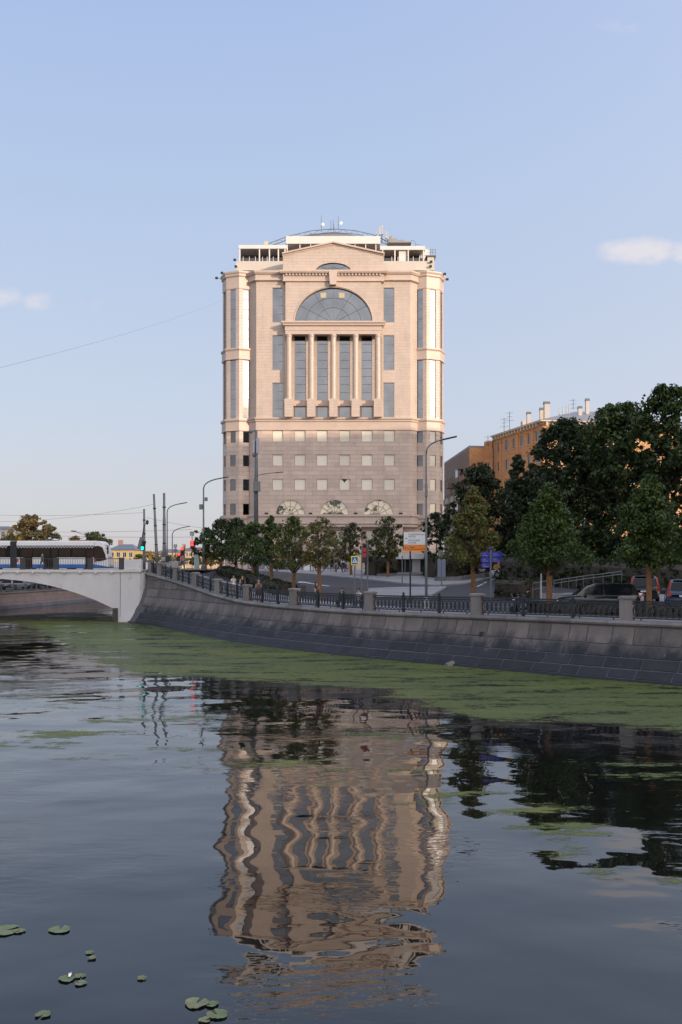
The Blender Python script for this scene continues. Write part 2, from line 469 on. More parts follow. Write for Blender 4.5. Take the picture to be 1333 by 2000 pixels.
# ------------------------------------------------------------------ embankment wall of dressed stones
def stone_block_mat(name, c, dark):
    m, nt, b = newmat(name)
    oi = nt.nodes.new('ShaderNodeObjectInfo')
    g = nt.nodes.new('ShaderNodeNewGeometry').outputs['Position']
    sp = nt.nodes.new('ShaderNodeSeparateXYZ'); nt.links.new(g, sp.inputs[0])
    n1 = nnoise(nt, 0.8, 6, 0.65, coord='World', stretch=(1.6, 1.6, 0.25))      # washed-down streaks
    n2 = nnoise(nt, 14, 4, 0.6, coord='World')
    wet = ramp(nt, nmath(nt, 'ADD', nmath(nt, 'MULTIPLY', sp.outputs[2], 0.33), nmath(nt, 'MULTIPLY', n1, 0.7)), (0.72, 1.0), (1.22, 0.0))   # river dirt up to the flood mark
    c0 = nmix(nt, wet, c, dark)
    tint = nt.nodes.new('ShaderNodeHueSaturation')
    nt.links.new(nmath(nt, 'ADD', nmath(nt, 'MULTIPLY', oi.outputs['Random'], 0.42), 0.78), tint.inputs['Value'])
    nt.links.new(c0, tint.inputs['Color'])
    c1 = nmix(nt, 1.0, tint.outputs[0], ramp(nt, n1, (0.3, 0.72), (0.55, 1.0), (0.75, 1.3)), 'MULTIPLY')
    c1 = nmix(nt, 1.0, c1, ramp(nt, n2, (0.25, 0.85), (0.75, 1.12)), 'MULTIPLY')
    st = nnoise(nt, 1.0, 3, 0.6, coord='World', stretch=(5.0, 5.0, 0.12))          # pale lime runs
    c1 = nmix(nt, ramp(nt, st, (0.66, 0.0), (0.78, 0.35)), c1, (0.34, 0.33, 0.33))
    nt.links.new(c1, b.inputs['Base Color']); b.inputs['Roughness'].default_value = 0.75
    bp = nt.nodes.new('ShaderNodeBump'); bp.inputs['Distance'].default_value = 0.012
    nt.links.new(nnoise(nt, 22, 4, 0.6, coord='World'), bp.inputs['Height']); nt.links.new(bp.outputs[0], b.inputs['Normal'])
    return m
M_stone = stone_block_mat('river_wall_granite', (0.165, 0.14, 0.125), (0.030, 0.030, 0.037))
M_capst = stone_block_mat('cap_granite', (0.22, 0.20, 0.19), (0.22, 0.20, 0.19))
M_mortar = mat('pale_mortar', (0.115, 0.112, 0.12), 0.9, 0.25, 3)
M_base = mat('wet_dark_stone', (0.012, 0.013, 0.012), 0.6, 0.3, 3)

sel = (CAP[:, 1] > 33) & (CAP[:, 1] < 88.61)
WL = CAP[sel]
SL = np.concatenate([[0], np.cumsum(np.hypot(np.diff(WL[:, 0]), np.diff(WL[:, 1])))])
SMAX = float(SL[-1])
def capS(s):
    return Vector((float(np.interp(s, SL, WL[:, 0])), float(np.interp(s, SL, WL[:, 1])), float(np.interp(s, SL, WL[:, 2]))))
def frame(s):
    a, b_ = capS(max(0, s - 0.8)), capS(min(SMAX, s + 0.8))
    t = Vector((b_.x - a.x, b_.y - a.y, 0)).normalized()
    return t, Vector((-t.y, t.x, 0)) if False else Vector((-abs(t.y), -abs(t.x), 0))   # tangent, outward (towards the water)
def wallpt(s, z, out=0.0):
    c = capS(s); t, n = frame(s)
    u = max(0.0, (c.z - z) / c.z)
    p = c + n * (0.05 + 1.85 * u ** 1.7 + out)
    return Vector((p.x, p.y, z))
base = capS(SMAX * 0.5)
wall = thing('embankment_wall', 'long curved battered embankment wall of dark grey stone blocks along the river', 'wall', (base.x, base.y, 0))
mb = MB(); N = 150
zl = [-0.9, 0, 0.3, 0.7, 1.2, 1.8, 2.5, 3.3, 4.0, 4.9]
for i in range(N):
    s0, s1 = SMAX * i / N, SMAX * (i + 1) / N
    for k in range(12):
        f0, f1 = k / 12, (k + 1) / 12
        c0, c1 = capS(s0).z - 0.2, capS(s1).z - 0.2
        mb.quad(wallpt(s0, lerp(-1.2, c0, f0)), wallpt(s1, lerp(-1.2, c1, f0)), wallpt(s1, lerp(-1.2, c1, f1)), wallpt(s0, lerp(-1.2, c0, f1)))
mb.build('mortar_backing', M_mortar, wall, smooth=True)
mb = MB()
for i in range(N):
    s0, s1 = SMAX * i / N, SMAX * (i + 1) / N
    mb.quad(wallpt(s0, -0.5, 0.16), wallpt(s1, -0.5, 0.16), wallpt(s1, 0.1, 0.13), wallpt(s0, 0.1, 0.13))
    mb.quad(wallpt(s0, 0.1, 0.13), wallpt(s1, 0.1, 0.13), wallpt(s1, 0.1, -0.1), wallpt(s0, 0.1, -0.1))
mb.build('footing', M_base, wall)
levels = [0.1, 0.52, 1.02, 1.6, 2.5, 3.3, 4.1, 4.9]
rs = random.Random(3)
stones = []
for r in range(len(levels) - 1):
    z0 = levels[r]
    s = rs.uniform(0, 0.8)
    while s < SMAX - 0.3:
        w = rs.uniform(0.75, 1.7) if r < 3 else rs.uniform(0.8, 1.25)
        w *= 1 + 0.6 * s / SMAX
        s1 = min(SMAX, s + w)
        top0 = min(levels[r + 1], capS(s).z - 0.27); top1 = min(levels[r + 1], capS(s1).z - 0.27)
        if levels[r + 1] > 2.3 and levels[r + 1] < 2.6:
            top0, top1 = min(top0, 2.5), min(top1, 2.5)
        if min(top0, top1) > z0 + 0.12:
            stones.append((s, s1, z0, top0, top1))
        s = s1
def stone_geo(mb, st):
    s0, s1, z0, t0, t1 = st
    g, e = 0.016, 0.03
    pr = 0.045 + rs.uniform(-0.008, 0.012)
    a0, a1 = s0 + g, s1 - g
    b0, b1 = z0 + g, z0 + g; c0, c1 = t0 - g, t1 - g
    outer = [wallpt(a0, b0), wallpt(a1, b1), wallpt(a1, c1), wallpt(a0, c0)]
    inner = [wallpt(a0 + e, b0 + e, pr), wallpt(a1 - e, b1 + e, pr), wallpt(a1 - e, lerp(b1, c1, 0.5), pr + 0.006), wallpt(a1 - e, c1 - e, pr),
             wallpt(a0 + e, c0 - e, pr), wallpt(a0 + e, lerp(b0, c0, 0.5), pr + 0.006)]
    mb.add(outer + inner, [(4, 5, 6, 9), (9, 6, 7, 8), (0, 1, 5, 4), (1, 2, 7, 6), (1, 6, 5), (2, 3, 8, 7), (3, 0, 4, 9), (3, 9, 8)])
stones.sort(key=lambda q: capS(q[0]).y)
for st in stones[:296]:
    mb = MB(); stone_geo(mb, st); mb.build('stone', M_stone, wall)
if len(stones) > 296:
    mb = MB()
    for st in stones[296:]: stone_geo(mb, st)
    o = mb.build('stones', M_stone, wall); o['kind'] = 'stuff'
# rounded cap stones
capprof = [(-0.62, -0.26), (-0.62, 0.0), (0.10, 0.0), (0.20, -0.04), (0.25, -0.13), (0.21, -0.22), (0.12, -0.27), (0.0, -0.29)]
s = 0.0
while s < SMAX - 0.4:
    s1 = min(SMAX, s + rs.uniform(1.9, 2.5))
    mb = MB(); rings = []
    for a in (s + 0.008, (s + s1) / 2, s1 - 0.008):
        c = capS(a); t, n = frame(a)
        rings.append([Vector((c.x, c.y, c.z)) + n * d + Vector((0, 0, z)) for d, z in capprof])
    k = len(capprof)
    mb.add([p for r_ in rings for p in r_], [(i * k + j, i * k + j + 1, (i + 1) * k + j + 1, (i + 1) * k + j) for i in range(2) for j in range(k - 1)] + [tuple(range(k)), tuple(range(2 * k, 3 * k))[::-1]])
    mb.build('cap_stone', M_capst, wall, smooth=False)
    s = s1
# two outfall pipes
def outfall(px, py, big):
    best = min(np.linspace(0, SMAX, 400), key=lambda q: min(abs((wallpt(q, z).x / wallpt(q, z).y) * F + CX - px) + abs(HY + (CZ - z) * F / wallpt(q, z).y - py) for z in np.linspace(0, 2.4, 30)))
    z = min(np.linspace(0, 2.4, 60), key=lambda z: abs(HY + (CZ - z) * F / wallpt(best, z).y - py))
    p = wallpt(best, z); t, n = frame(best)
    mb = MB()
    if big: mb.tube([p - n * 0.2 + Vector((0, 0, 0.03)), p + n * 0.5 - Vector((0, 0, 0.06))], 0.22, 14, cap=False); mb.tube([p - n * 0.2 + Vector((0, 0, 0.03)), p + n * 0.49 - Vector((0, 0, 0.06))], 0.18, 14)
    else: mb.box(p.x - 0.12, p.x + 0.12, p.y - 0.1, p.y + 0.3, p.z - 0.16, p.z + 0.16)
    mb.build('outfall_pipe' if big else 'drain_opening', [M_capst if big else M_black][0], wall)
outfall(880, 1301, True); outfall(942, 1240, False)

# left bank wall, seen beyond the bridge arch
lw = thing('embankment_wall', 'low pinkish river wall on the opposite bank seen under the bridge', 'wall', (-43, 113, 0))
mb = MB(); mb2 = MB(); mb3 = MB()
ly = [-120, -20, 30, 60, 80, 90, 100, 106, 113, 120, 128, 135, 142, 150, 160, 170, 180, 200, 220, 240, 290, 340, 450, 600]
for a, b_ in zip(ly, ly[1:]):
    xa, xb = leftX(a), leftX(b_)
    mb.quad((xa + 0.55, a, 0.5), (xb + 0.55, b_, 0.5), (xb, b_, ZL), (xa, a, ZL))
    mb2.quad((xa + 1.5, a, -1), (xb + 1.5, b_, -1), (xb + 1.3, b_, 0.5), (xa + 1.3, a, 0.5)); mb2.quad((xa + 1.3, a, 0.5), (xb + 1.3, b_, 0.5), (xb + 0.5, b_, 0.52), (xa + 0.5, a, 0.52))
    mb3.add([(xa + 0.12, a, ZL), (xb + 0.12, b_, ZL), (xb + 0.12, b_, ZL + 0.2), (xa + 0.12, a, ZL + 0.2), (xa - 0.5, a, ZL + 0.2), (xb - 0.5, b_, ZL + 0.2), (xa - 0.5, a, ZL+0.05), (xb - 0.5, b_, ZL+0.05)], [(0, 1, 2, 3), (3, 2, 5, 4), (4, 5, 7, 6)])
mb.build('wall_face', stone_mat('pink_granite_wall', (0.26, 0.19, 0.165), 0.7, 1.4, 0.1, 0.7, 0.8), lw)
mb2.build('ledge', stone_mat('grey_granite_ledge', (0.20, 0.20, 0.215), 0.7, 1.4, 0.1, 0.7, 0.8), lw)
mb3.build('coping', M_capst, lw)

# ------------------------------------------------------------------ stone pillars and iron railings along the wall top
sta = [float(np.interp(-Y, -WL[::-1, 1][::1], SL[::-1])) if False else float(np.interp(Y, WL[:, 1], SL)) for _, Y, _ in CAPPX]
def pillar(s, label, h=1.22, w=0.62):
    c = capS(s); t, n = frame(s); ang = math.atan2(t.y, t.x)
    p = c - n * 0.2
    r = thing('railing_pillar', label, 'pillar', (p.x, p.y, p.z), 'stone pillars of the embankment railing', ang)
    mb = MB(); mb.box(-w / 2, w / 2, -0.24, 0.24, -0.02, h - 0.14)
    o = mb.build('shaft', M_capst); o.parent = r
    mb = MB(); mb.box(-w / 2 - 0.06, w / 2 + 0.06, -0.30, 0.30, h - 0.14, h - 0.05); mb.add([(-w / 2 - 0.06, -0.3, h - 0.05), (w / 2 + 0.06, -0.3, h - 0.05), (w / 2 + 0.06, 0.3, h - 0.05), (-w / 2 - 0.06, 0.3, h - 0.05), (-w / 2 + 0.04, -0.2, h), (w / 2 - 0.04, -0.2, h), (w / 2 - 0.04, 0.2, h), (-w / 2 + 0.04, 0.2, h)], [(4, 5, 6, 7), (0, 1, 5, 4), (1, 2, 6, 5), (2, 3, 7, 6), (3, 0, 4, 7)])
    o = mb.build('cap', M_capst); o.parent = r
    return r
words = ['rightmost stone railing pillar, beside the black car', 'stone railing pillar below the blue direction signs', 'stone railing pillar right of the seated pair, below the traffic light',
         'stone railing pillar at the end of the clipped hedge', 'stone railing pillar right of the woman in the patterned dress', 'stone railing pillar left of the woman in white',
         'stone railing pillar at the bend, fourth from the bridge', 'third stone railing pillar from the bridge', 'second stone railing pillar from the bridge', 'stone railing pillar nearest the white bridge']
for s, wd in zip(sta, words): pillar(s, wd)
# one oval of the cast-iron pattern, shared by all
mb = MB(); n = 18
ring = [(0.225 * math.cos(2 * math.pi * k / n), 0, 0.31 * math.sin(2 * math.pi * k / n)) for k in range(n)]
vs, fs = [], []
for k, (x, y, z) in enumerate(ring):
    for dx, dy in ((1.0, -0.02), (1.0, 0.02), (0.74, 0.02), (0.74, -0.02)):
        vs.append((x * dx, dy, z * (1 - (1 - dx) * 0.6)))
for k in range(n):
    for j in range(4):
        fs.append((k * 4 + j, k * 4 + (j + 1) % 4, ((k + 1) % n) * 4 + (j + 1) % 4, ((k + 1) % n) * 4 + j))
mb.add(vs, fs)
ME_oval = mb.mesh('oval', M_iron)
mb = MB(); mb.box(-0.025, 0.025, -0.02, 0.02, -0.02, 0.12); ME_foot = mb.mesh('foot', M_iron)
def railing(s0, s1, label, single):
    a, b_ = capS(s0), capS(s1)
    ta, na = frame(s0); tb, nb = frame(s1)
    a = a - na * 0.2; b_ = b_ - nb * 0.2
    L = Vector((b_.x - a.x, b_.y - a.y)).length; ang = math.atan2(b_.y - a.y, b_.x - a.x); sl = (b_.z - a.z) / L
    r = thing('iron_railing', label, 'railing', a, 'cast iron railings between the stone pillars', ang)
    x0, x1 = 0.32, L - 0.32
    def Z(x): return sl * x
    def sub(mb, name, **kw):
        o = mb.build(name, M_iron, **kw); o.parent = r; return o
    for nm, z0, z1, th in (('top_rail', 0.92, 1.0, 0.10), ('upper_band', 0.80, 0.885, 0.05), ('bottom_rail', 0.10, 0.165, 0.06)):
        mb = MB(); mb.add([(x, y, Z(x) + z) for x in (x0, x1) for y in (-th / 2, th / 2) for z in (z0, z1)], [(0, 1, 3, 2), (4, 6, 7, 5), (0, 4, 5, 1), (2, 3, 7, 6), (1, 5, 7, 3), (0, 2, 6, 4)])
        sub(mb, nm)
    for k in (1, 2):
        x = lerp(0, L, k / 3)
        mb = MB(); z = Z(x)
        mb.box(x - 0.075, x + 0.075, -0.075, 0.075, z - 0.02, z + 1.0); mb.lathe([(0.085, 1.0), (0.1, 1.03), (0.06, 1.06), (0.05, 1.08), (0.085, 1.13), (0.05, 1.19), (0.01, 1.22)], (x, 0, z), 8)
        sub(mb, 'post')
    cnt = max(6, int(round((x1 - x0) / 0.30)))
    lat = MB()
    for k in range(cnt):
        x = lerp(x0 + 0.2, x1 - 0.2, k / (cnt - 1))
        if single:
            o = link_mesh('oval', ME_oval, r, (x, 0, Z(x) + 0.48))
        else:
            lat.add([(vx + x, vy, vz + Z(x) + 0.48) for vx, vy, vz in vs], fs)
    if not single: sub(lat, 'lattice')['kind'] = 'stuff'
    for k in range(5):
        x = lerp(x0 + 0.4, x1 - 0.4, k / 4)
        link_mesh('foot', ME_foot, r, (x, 0, Z(x)))
    return r
rl = ['iron railing with ovals at the right edge, right of the last pillar', 'iron railing with ovals in front of the black car and hedge', 'iron railing with ovals below the big white and orange road sign',
      'iron railing in front of the two seated people', 'iron railing in front of the end of the clipped hedge', 'iron railing in front of the woman in the patterned dress', 'iron railing in front of the women in white and black',
      'iron railing bay where the wall starts to climb to the bridge', 'third iron railing bay from the bridge', 'second iron railing bay from the bridge']
railing(float(np.interp(38.6, WL[:, 1], SL)), sta[0], rl[0], True)
for i in range(len(sta) - 1): railing(sta[i], sta[i + 1], rl[i + 1] if i < len(rl) - 1 else 'iron railing bay nearest the bridge', i < 3)

# ------------------------------------------------------------------ white concrete bridge
BY, BY2 = 87.6, 110.0
m, nt, b = newmat('white_bridge_concrete')
n1 = nnoise(nt, 0.5, 6, 0.65, coord='World', stretch=(1, 1, 0.5)); n2 = nnoise(nt, 0.9, 5, 0.7, coord='World')
c = nmix(nt, ramp(nt, n1, (0.35, 0.0), (0.7, 1.0)), (0.60, 0.585, 0.59), (0.69, 0.675, 0.68))
c = nmix(nt, ramp(nt, n2, (0.62, 0.0), (0.72, 0.55)), c, (0.30, 0.285, 0.275))
nt.links.new(c, b.inputs['Base Color']); b.inputs['Roughness'].default_value = 0.85
bp = nt.nodes.new('ShaderNodeBump'); bp.inputs['Distance'].default_value = 0.01
nt.links.new(nnoise(nt, 6, 5, 0.6, coord='World'), bp.inputs['Height']); nt.links.new(bp.outputs[0], b.inputs['Normal'])
M_bridge = m
bridge = thing('arch_bridge', 'white concrete arch bridge crossing the river at the left', 'bridge', (-22, BY, 0))
XC, HALF = -35.2, 12.9
def soffit(x):
    u = min(1.0, abs(x - XC) / HALF)
    return 4.25 - 2.9 * u ** 2.2
xs = [XC - HALF + 2 * HALF * k / 40 for k in range(41)]
top = 5.02
mb = MB()
X1 = -19.15
poly = [(X1, top), (-75, top), (-75, -1.2), (XC - HALF, -1.2)] + [(x, soffit(x)) for x in xs] + [(XC + HALF, -1.2), (X1, -1.2)]
# face strips so that the concave outline stays clean
def strips(mb, y):
    for x0, x1 in zip(xs, xs[1:]):
        mb.quad((x0, y, soffit(x0)), (x1, y, soffit(x1)), (x1, y, top), (x0, y, top))
    mb.quad((XC + HALF, y, -1.2), (X1 - 0.5, y, -1.2), (X1 - 0.5, y, top), (XC + HALF, y, top))
    mb.quad((-75, y, -1.2), (XC - HALF, y, -1.2), (XC - HALF, y, top), (-75, y, top))
strips(mb, BY); strips(mb, BY2)
for x0, x1 in zip(xs, xs[1:]):
    mb.quad((x0, BY, soffit(x0)), (x1, BY, soffit(x1)), (x1, BY2, soffit(x1)), (x0, BY2, soffit(x0)))
mb.quad((XC + HALF, BY, -1.2), (XC + HALF, BY2, -1.2), (XC + HALF, BY2, soffit(XC + HALF)), (XC + HALF, BY, soffit(XC + HALF)))
mb.quad((XC - HALF, BY, -1.2), (XC - HALF, BY2, -1.2), (XC - HALF, BY2, soffit(XC - HALF)), (XC - HALF, BY, soffit(XC - HALF)))
mb.quad((-75, BY, top), (X1, BY, top), (X1, BY2, top), (-75, BY2, top))
mb.build('arch_body', M_bridge, bridge)
# abutment that rounds back into the stone wall, its foot flaring out
mb = MB(); rows = []
for z, fl in ((-0.8, 0.75), (0.0, 0.62), (0.5, 0.42), (1.1, 0.24), (1.9, 0.10), (3.0, 0.02), (top, 0.0)):
    r_ = []
    for k in range(9):
        a = R(90) * k / 8
        x = X1 - 0.9 + 0.9 * math.sin(a) + 0.0; y = BY + 0.9 * (1 - math.cos(a))
        r_.append((x - fl * 0.25 * math.sin(a), y - fl * (0.6 + 0.4 * math.cos(a)) , z))
    rows.append([(-21.55, BY - 0.02 - fl * 0.15, z)] + r_)
k = len(rows[0])
mb.add([p for r_ in rows for p in r_], [(i * k + j, i * k + j + 1, (i + 1) * k + j + 1, (i + 1) * k + j) for i in range(len(rows) - 1) for j in range(k - 1)])
mb.build('abutment', M_bridge, bridge, smooth=True)
mb = MB(); mb.box(-75, -21.3, BY - 0.14, BY + 0.5, 4.86, 5.12); mb.build('deck_edge', M_bridge, bridge)
mb = MB(); mb.box(-21.3, X1 - 0.35, BY - 0.2, BY + 1.0, 4.9, 5.14); mb.build('deck_edge', M_bridge, bridge)
mb = MB(); mb.box(-21.2, X1 - 0.35, BY - 0.08, BY + 0.6, 5.14, 6.12); mb.build('end_parapet', M_bridge, bridge, bevel=0.03)
mb = MB(); mb.box(-21.60, -21.55, BY - 0.012, BY + 0.1, 0.5, 4.86); mb.build('joint', M_darkmetal, bridge)
mb = MB(); mb.box(-75, -14, BY + 4, BY2 - 3, top + 0.004, top + 0.008); mb.build('roadway', M_asphalt, bridge)
mb = MB(); mb.box(-75, -19, BY + 0.5, BY + 4, top + 0.002, top + 0.13); mb.build('footway', M_pave, bridge)
mb = MB(); mb.box(-75, -21, BY2 - 0.4, BY2, top, top + 0.9); mb.build('far_parapet', M_bridge, bridge)
# scupper brackets under the deck edge
for px in (2, 34, 64, 95, 126, 157, 187, 218):
    p = W(px, 1118, BY - 0.15)
    mb = MB(); mb.lathe([(0.05, -0.14), (0.12, -0.1), (0.14, 0.0), (0.1, 0.08), (0.12, 0.12)], (p.x, p.y - 0.02, p.z), 10); mb.box(p.x - 0.2, p.x + 0.05, p.y + 0.02, p.y + 0.2, p.z - 0.03, p.z + 0.05)
    mb.build('drain_spout', M_bridge, bridge)
MB().box(XC + HALF - 0.04, XC + HALF + 0.50, BY - 0.03, BY + 3, -1.1, 1.36).build('pier_recess_shade', mat('pier_shade_dark', (0.07, 0.062, 0.055), 0.8, 0.25, 1.5), bridge)  # dark box painting in the shade of the pier's set-back inner face
MB().add([(-20.9, BY - 0.9, -0.1), (-19.2, BY - 0.7, -0.1), (-19.3, BY - 0.2, 0.5), (-20.6, BY - 0.45, 0.16)], [(0, 1, 2, 3)]).build('moss_patch', mat('green_moss', (0.06, 0.065, 0.02), 0.9, 0.3, 4), bridge)
# bridge railings
M_brail = mat('dark_grey_railing_paint', (0.045, 0.05, 0.055), 0.55, 0.15, 4)
posts = [-160, -92, -23, 45, 110, 177]
def brail(p0, p1, label):
    a, b_ = XP(p0, BY + 0.15), XP(p1, BY + 0.15)
    r = thing('bridge_railing', label, 'railing', (a, BY + 0.15, 5.12), 'dark railings along the bridge')
    mb = MB(); mb.box(a - 0.26, a + 0.26, BY + 0.02, BY + 0.28, 5.12, 6.28); mb.build('post', M_brail, r, bevel=0.02)
    for nm, z in (('top_rail', 6.16), ('bottom_rail', 5.24)):
        mb = MB(); mb.box(a + 0.26, b_ - 0.26, BY + 0.11, BY + 0.19, z, z + 0.07); mb.build(nm, M_brail, r)
    mb = MB(); k = int((b_ - a - 0.5) / 0.16)
    for i in range(1, k):
        x = lerp(a + 0.26, b_ - 0.26, i / k); mb.box(x - 0.014, x + 0.014, BY + 0.135, BY + 0.165, 5.3, 6.165)
    mb.build('balusters', M_brail, r)['kind'] = 'stuff'
    return r
for (p0, p1), wd in zip(zip(posts, posts[1:] + [238]), ['bridge railing panel leftmost', 'bridge railing panel beyond the left edge', 'bridge railing panel in front of the grey tram joint', 'bridge railing panel behind which the person in green walks', 'bridge railing panel in front of the middle tram windows', 'bridge railing panel in front of the tram nose, next to the white parapet']):
    if p0 >= -100: brail(p0, p1, 'dark ' + wd)
x = XP(238, BY + .15)
o = MB().box(x - 0.26, x + 0.26, BY + 0.02, BY + 0.28, 5.12, 6.30).build('railing_post', M_brail, bevel=0.02)
tag(o, 'dark grey end post of the bridge railing against the white parapet', 'post')

# ------------------------------------------------------------------ tram on the bridge
TY = 96.0
def tx(px): return XP(px, TY)
def tz(py): return ZP(py, TY)
tram = thing('tram', 'white and blue modern tram with zigzag window band crossing the bridge', 'tram', (tx(120), TY, 5.03))
M_twhite = mat('tram_white', (0.80, 0.80, 0.80), 0.3, 0.04, 1, coat=0.4)
M_tblue = mat('tram_blue', srgb(30, 105, 185), 0.3, 0.05, 1, coat=0.4)
M_tblack = mat('tram_black', (0.010, 0.010, 0.011), 0.5, 0.1, 1, spec=0.15)
M_tgrey = mat('tram_bellows', (0.035, 0.036, 0.04), 0.7, 0.15, 5)
M_twin = mat('tram_window', (0.028, 0.016, 0.010), 0.12, 0.6, 0.5, spec=0.18)
M_red = mat('red_lens', (0.55, 0.02, 0.02), 0.3, 0.05)
D = 2.5
zt, zw0, zw1, zb0, zf = tz(1056), tz(1089), tz(1065.5), tz(1102), tz(1109)
def section(a, b_, nose):
    mb = MB(); mb.box(a, b_, TY, TY + D, 5.25, zw0); mb.build('lower_body', M_twhite, tram)
    mb = MB(); mb.box(a, b_, TY + 0.04, TY + D - 0.04, zw0, zw1); mb.build('window_band', M_tblack, tram)
    mb = MB(); mb.prism([(0, 0)] * 0 or [(a, zw1), (b_, zw1), (b_, zt - 0.12), (b_, zt), (a, zt), (a, zt - 0.12)], TY, TY + D)
    mb = MB(); mb.box(a, b_, TY, TY + D, zw1, zt - 0.15); mb.prism([(a, zt - 0.15), (b_, zt - 0.15), (b_, zt), (a, zt)], TY + 0.12, TY + D - 0.12)
    mb.build('roof_fairing', M_twhite, tram)
    mb = MB(); mb.box(a, b_, TY - 0.006, TY + 0.05, 5.22, zb0); mb.build('blue_skirt', M_tblue, tram)
    # zigzag ornament, raised ribbon
    mb = MB(); zz0, zz1 = zw1 - 0.20, zw1 + 0.02; w = 0.33
    k = int((b_ - a) / w)
    for i in range(k):
        x0 = a + i * w
        for (xa, za, xb, zb) in ((x0, zz1, x0 + w / 2, zz0), (x0 + w / 2, zz0, x0 + w, zz1)):
            mb.add([(xa, TY + 0.02, za - 0.1), (xb, TY + 0.02, zb - 0.1), (xb, TY + 0.02, zb), (xa, TY + 0.02, za)], [(0, 1, 2, 3)])
    mb.build('zigzag_band', mat('zigzag_grey', (0.60, 0.61, 0.61), 0.4, 0.05), tram)
def window(a, b_, z0, z1):
    mb = MB(); mb.box(a, b_, TY + 0.012, TY + 0.05, z0, z1); mb.build('window', M_twin, tram)
def door(a, b_):
    mb = MB(); mb.box(a, b_, TY - 0.012, TY + 0.03, 5.2, zw0 + 0.02); d = mb.build('door', M_tblack, tram)
    for u in (0.04, 0.52):
        mb = MB(); mb.box(lerp(a, b_, u), lerp(a, b_, u + 0.44), TY - 0.02, TY, 5.5, zw0 - 0.04); mb.build('pane', M_twin, d)
section(tx(33), tx(184), True); section(tx(-160), tx(20), False)
for p0, p1 in ((41, 63), (65, 98), (101, 113), (116, 138), (142, 167), (169, 183), (-40, -10), (-8, 10)): window(tx(p0), tx(p1), zw0 + 0.06, zw1 - 0.26)
for p0, p1 in ((46, 64), (86, 111), (167, 180), (-60, -42)): door(tx(p0), tx(p1))
mb = MB(); 
for i in range(8):
    xa, xb = lerp(tx(20), tx(33), i / 8), lerp(tx(20), tx(33), (i + 1) / 8)
    mb.box(xa + 0.01, xb - 0.01, TY + 0.06, TY + D - 0.06, 5.3, zt - 0.06)
    mb.box(xa - 0.005, xa + 0.015, TY + 0.1, TY + D - 0.1, 5.3, zt - 0.1)
mb.build('gangway_bellows', M_tgrey, tram)
# nose: side outline curves down from the roof to the bumper
a = tx(184)
nose_out = [(tx(184), zt), (tx(195), zt - 0.04), (tx(201), tz(1060)), (tx(204), tz(1066)), (tx(207), tz(1075)), (tx(210), tz(1088)), (tx(212), tz(1098)), (tx(213), 5.45), (tx(211), 5.25), (tx(184), 5.25)]
mb = MB(); mb.prism(nose_out, TY + 0.10, TY + D - 0.10); mb.build('nose', M_twhite, tram, bevel=0.06)
mb = MB(); mb.prism([(tx(184), tz(1067)), (tx(193), tz(1066)), (tx(200), tz(1069)), (tx(205.5), tz(1083)), (tx(207.5), tz(1093)), (tx(196), tz(1096)), (tx(184), tz(1096))], TY + 0.05, TY + 0.12); mb.build('window', M_twin, tram)
mb = MB(); mb.prism([(tx(184), tz(1102)), (tx(213), tz(1107)), (tx(212), 5.22), (tx(184), 5.22)], TY + 0.06, TY + 0.12); mb.build('blue_skirt', M_tblue, tram)
mb = MB(); mb.add([(tx(203.5), TY + 0.3, tz(1064.5)), (tx(210.3), TY + 0.3, tz(1089)), (tx(210.3), TY + D - 0.3, tz(1089)), (tx(203.5), TY + D - 0.3, tz(1064.5))], [(0, 1, 2, 3)]); mb.build('windscreen', M_twin, tram)
mb = MB(); mb.box(tx(211), tx(213.6), TY + 0.3, TY + 0.6, 5.55, 5.7); mb.build('headlight', M_white, tram)
for px in (34, 185): MB().box(tx(px), tx(px) + 0.16, TY - 0.012, TY + 0.02, tz(1098), tz(1090.5)).build('red_marker', M_red, tram)
MB().bar((tx(207), TY + 0.05, tz(1070)), (tx(212), TY - 0.2, tz(1072)), 0.06).bar((tx(212), TY - 0.2, tz(1067)), (tx(212), TY - 0.2, tz(1082)), 0.12, 0.2).build('mirror', M_tblack, tram)
M_pant = mat('pantograph_red', (0.22, 0.04, 0.03), 0.5, 0.2)
mb = MB(); ym = TY + D / 2
mb.tube([(tx(142), ym, zt), (tx(164), ym, tz(1046)), (tx(140), ym, tz(1037))], 0.04, 6)
mb.bar((tx(137.5), ym - 0.5, tz(1036.5)), (tx(137.5), ym + 0.5, tz(1036.5)), 0.3, 0.1)
mb.box(tx(142), tx(166), ym - 0.4, ym + 0.4, zt - 0.02, zt + 0.1)
mb.build('pantograph', M_pant, tram)
for px in (70, 150, -30):
    mb = MB(); 
    for dx in (-0.9, 0.9):
        for y in (TY + 0.4, TY + D - 0.4):
            b0 = len(mb.v); mb.lathe([(0.31, -0.06), (0.31, 0.06)], (0, 0, 0), 14); mb.xform(Matrix.Translation((tx(px) + dx, y, 5.34)) @ Matrix.Rotation(R(90), 4, 'X'), b0)
    mb.box(tx(px) - 1.2, tx(px) + 1.2, TY + 0.45, TY + D - 0.45, 5.2, 5.5)
    mb.build('bogie', M_black, tram)

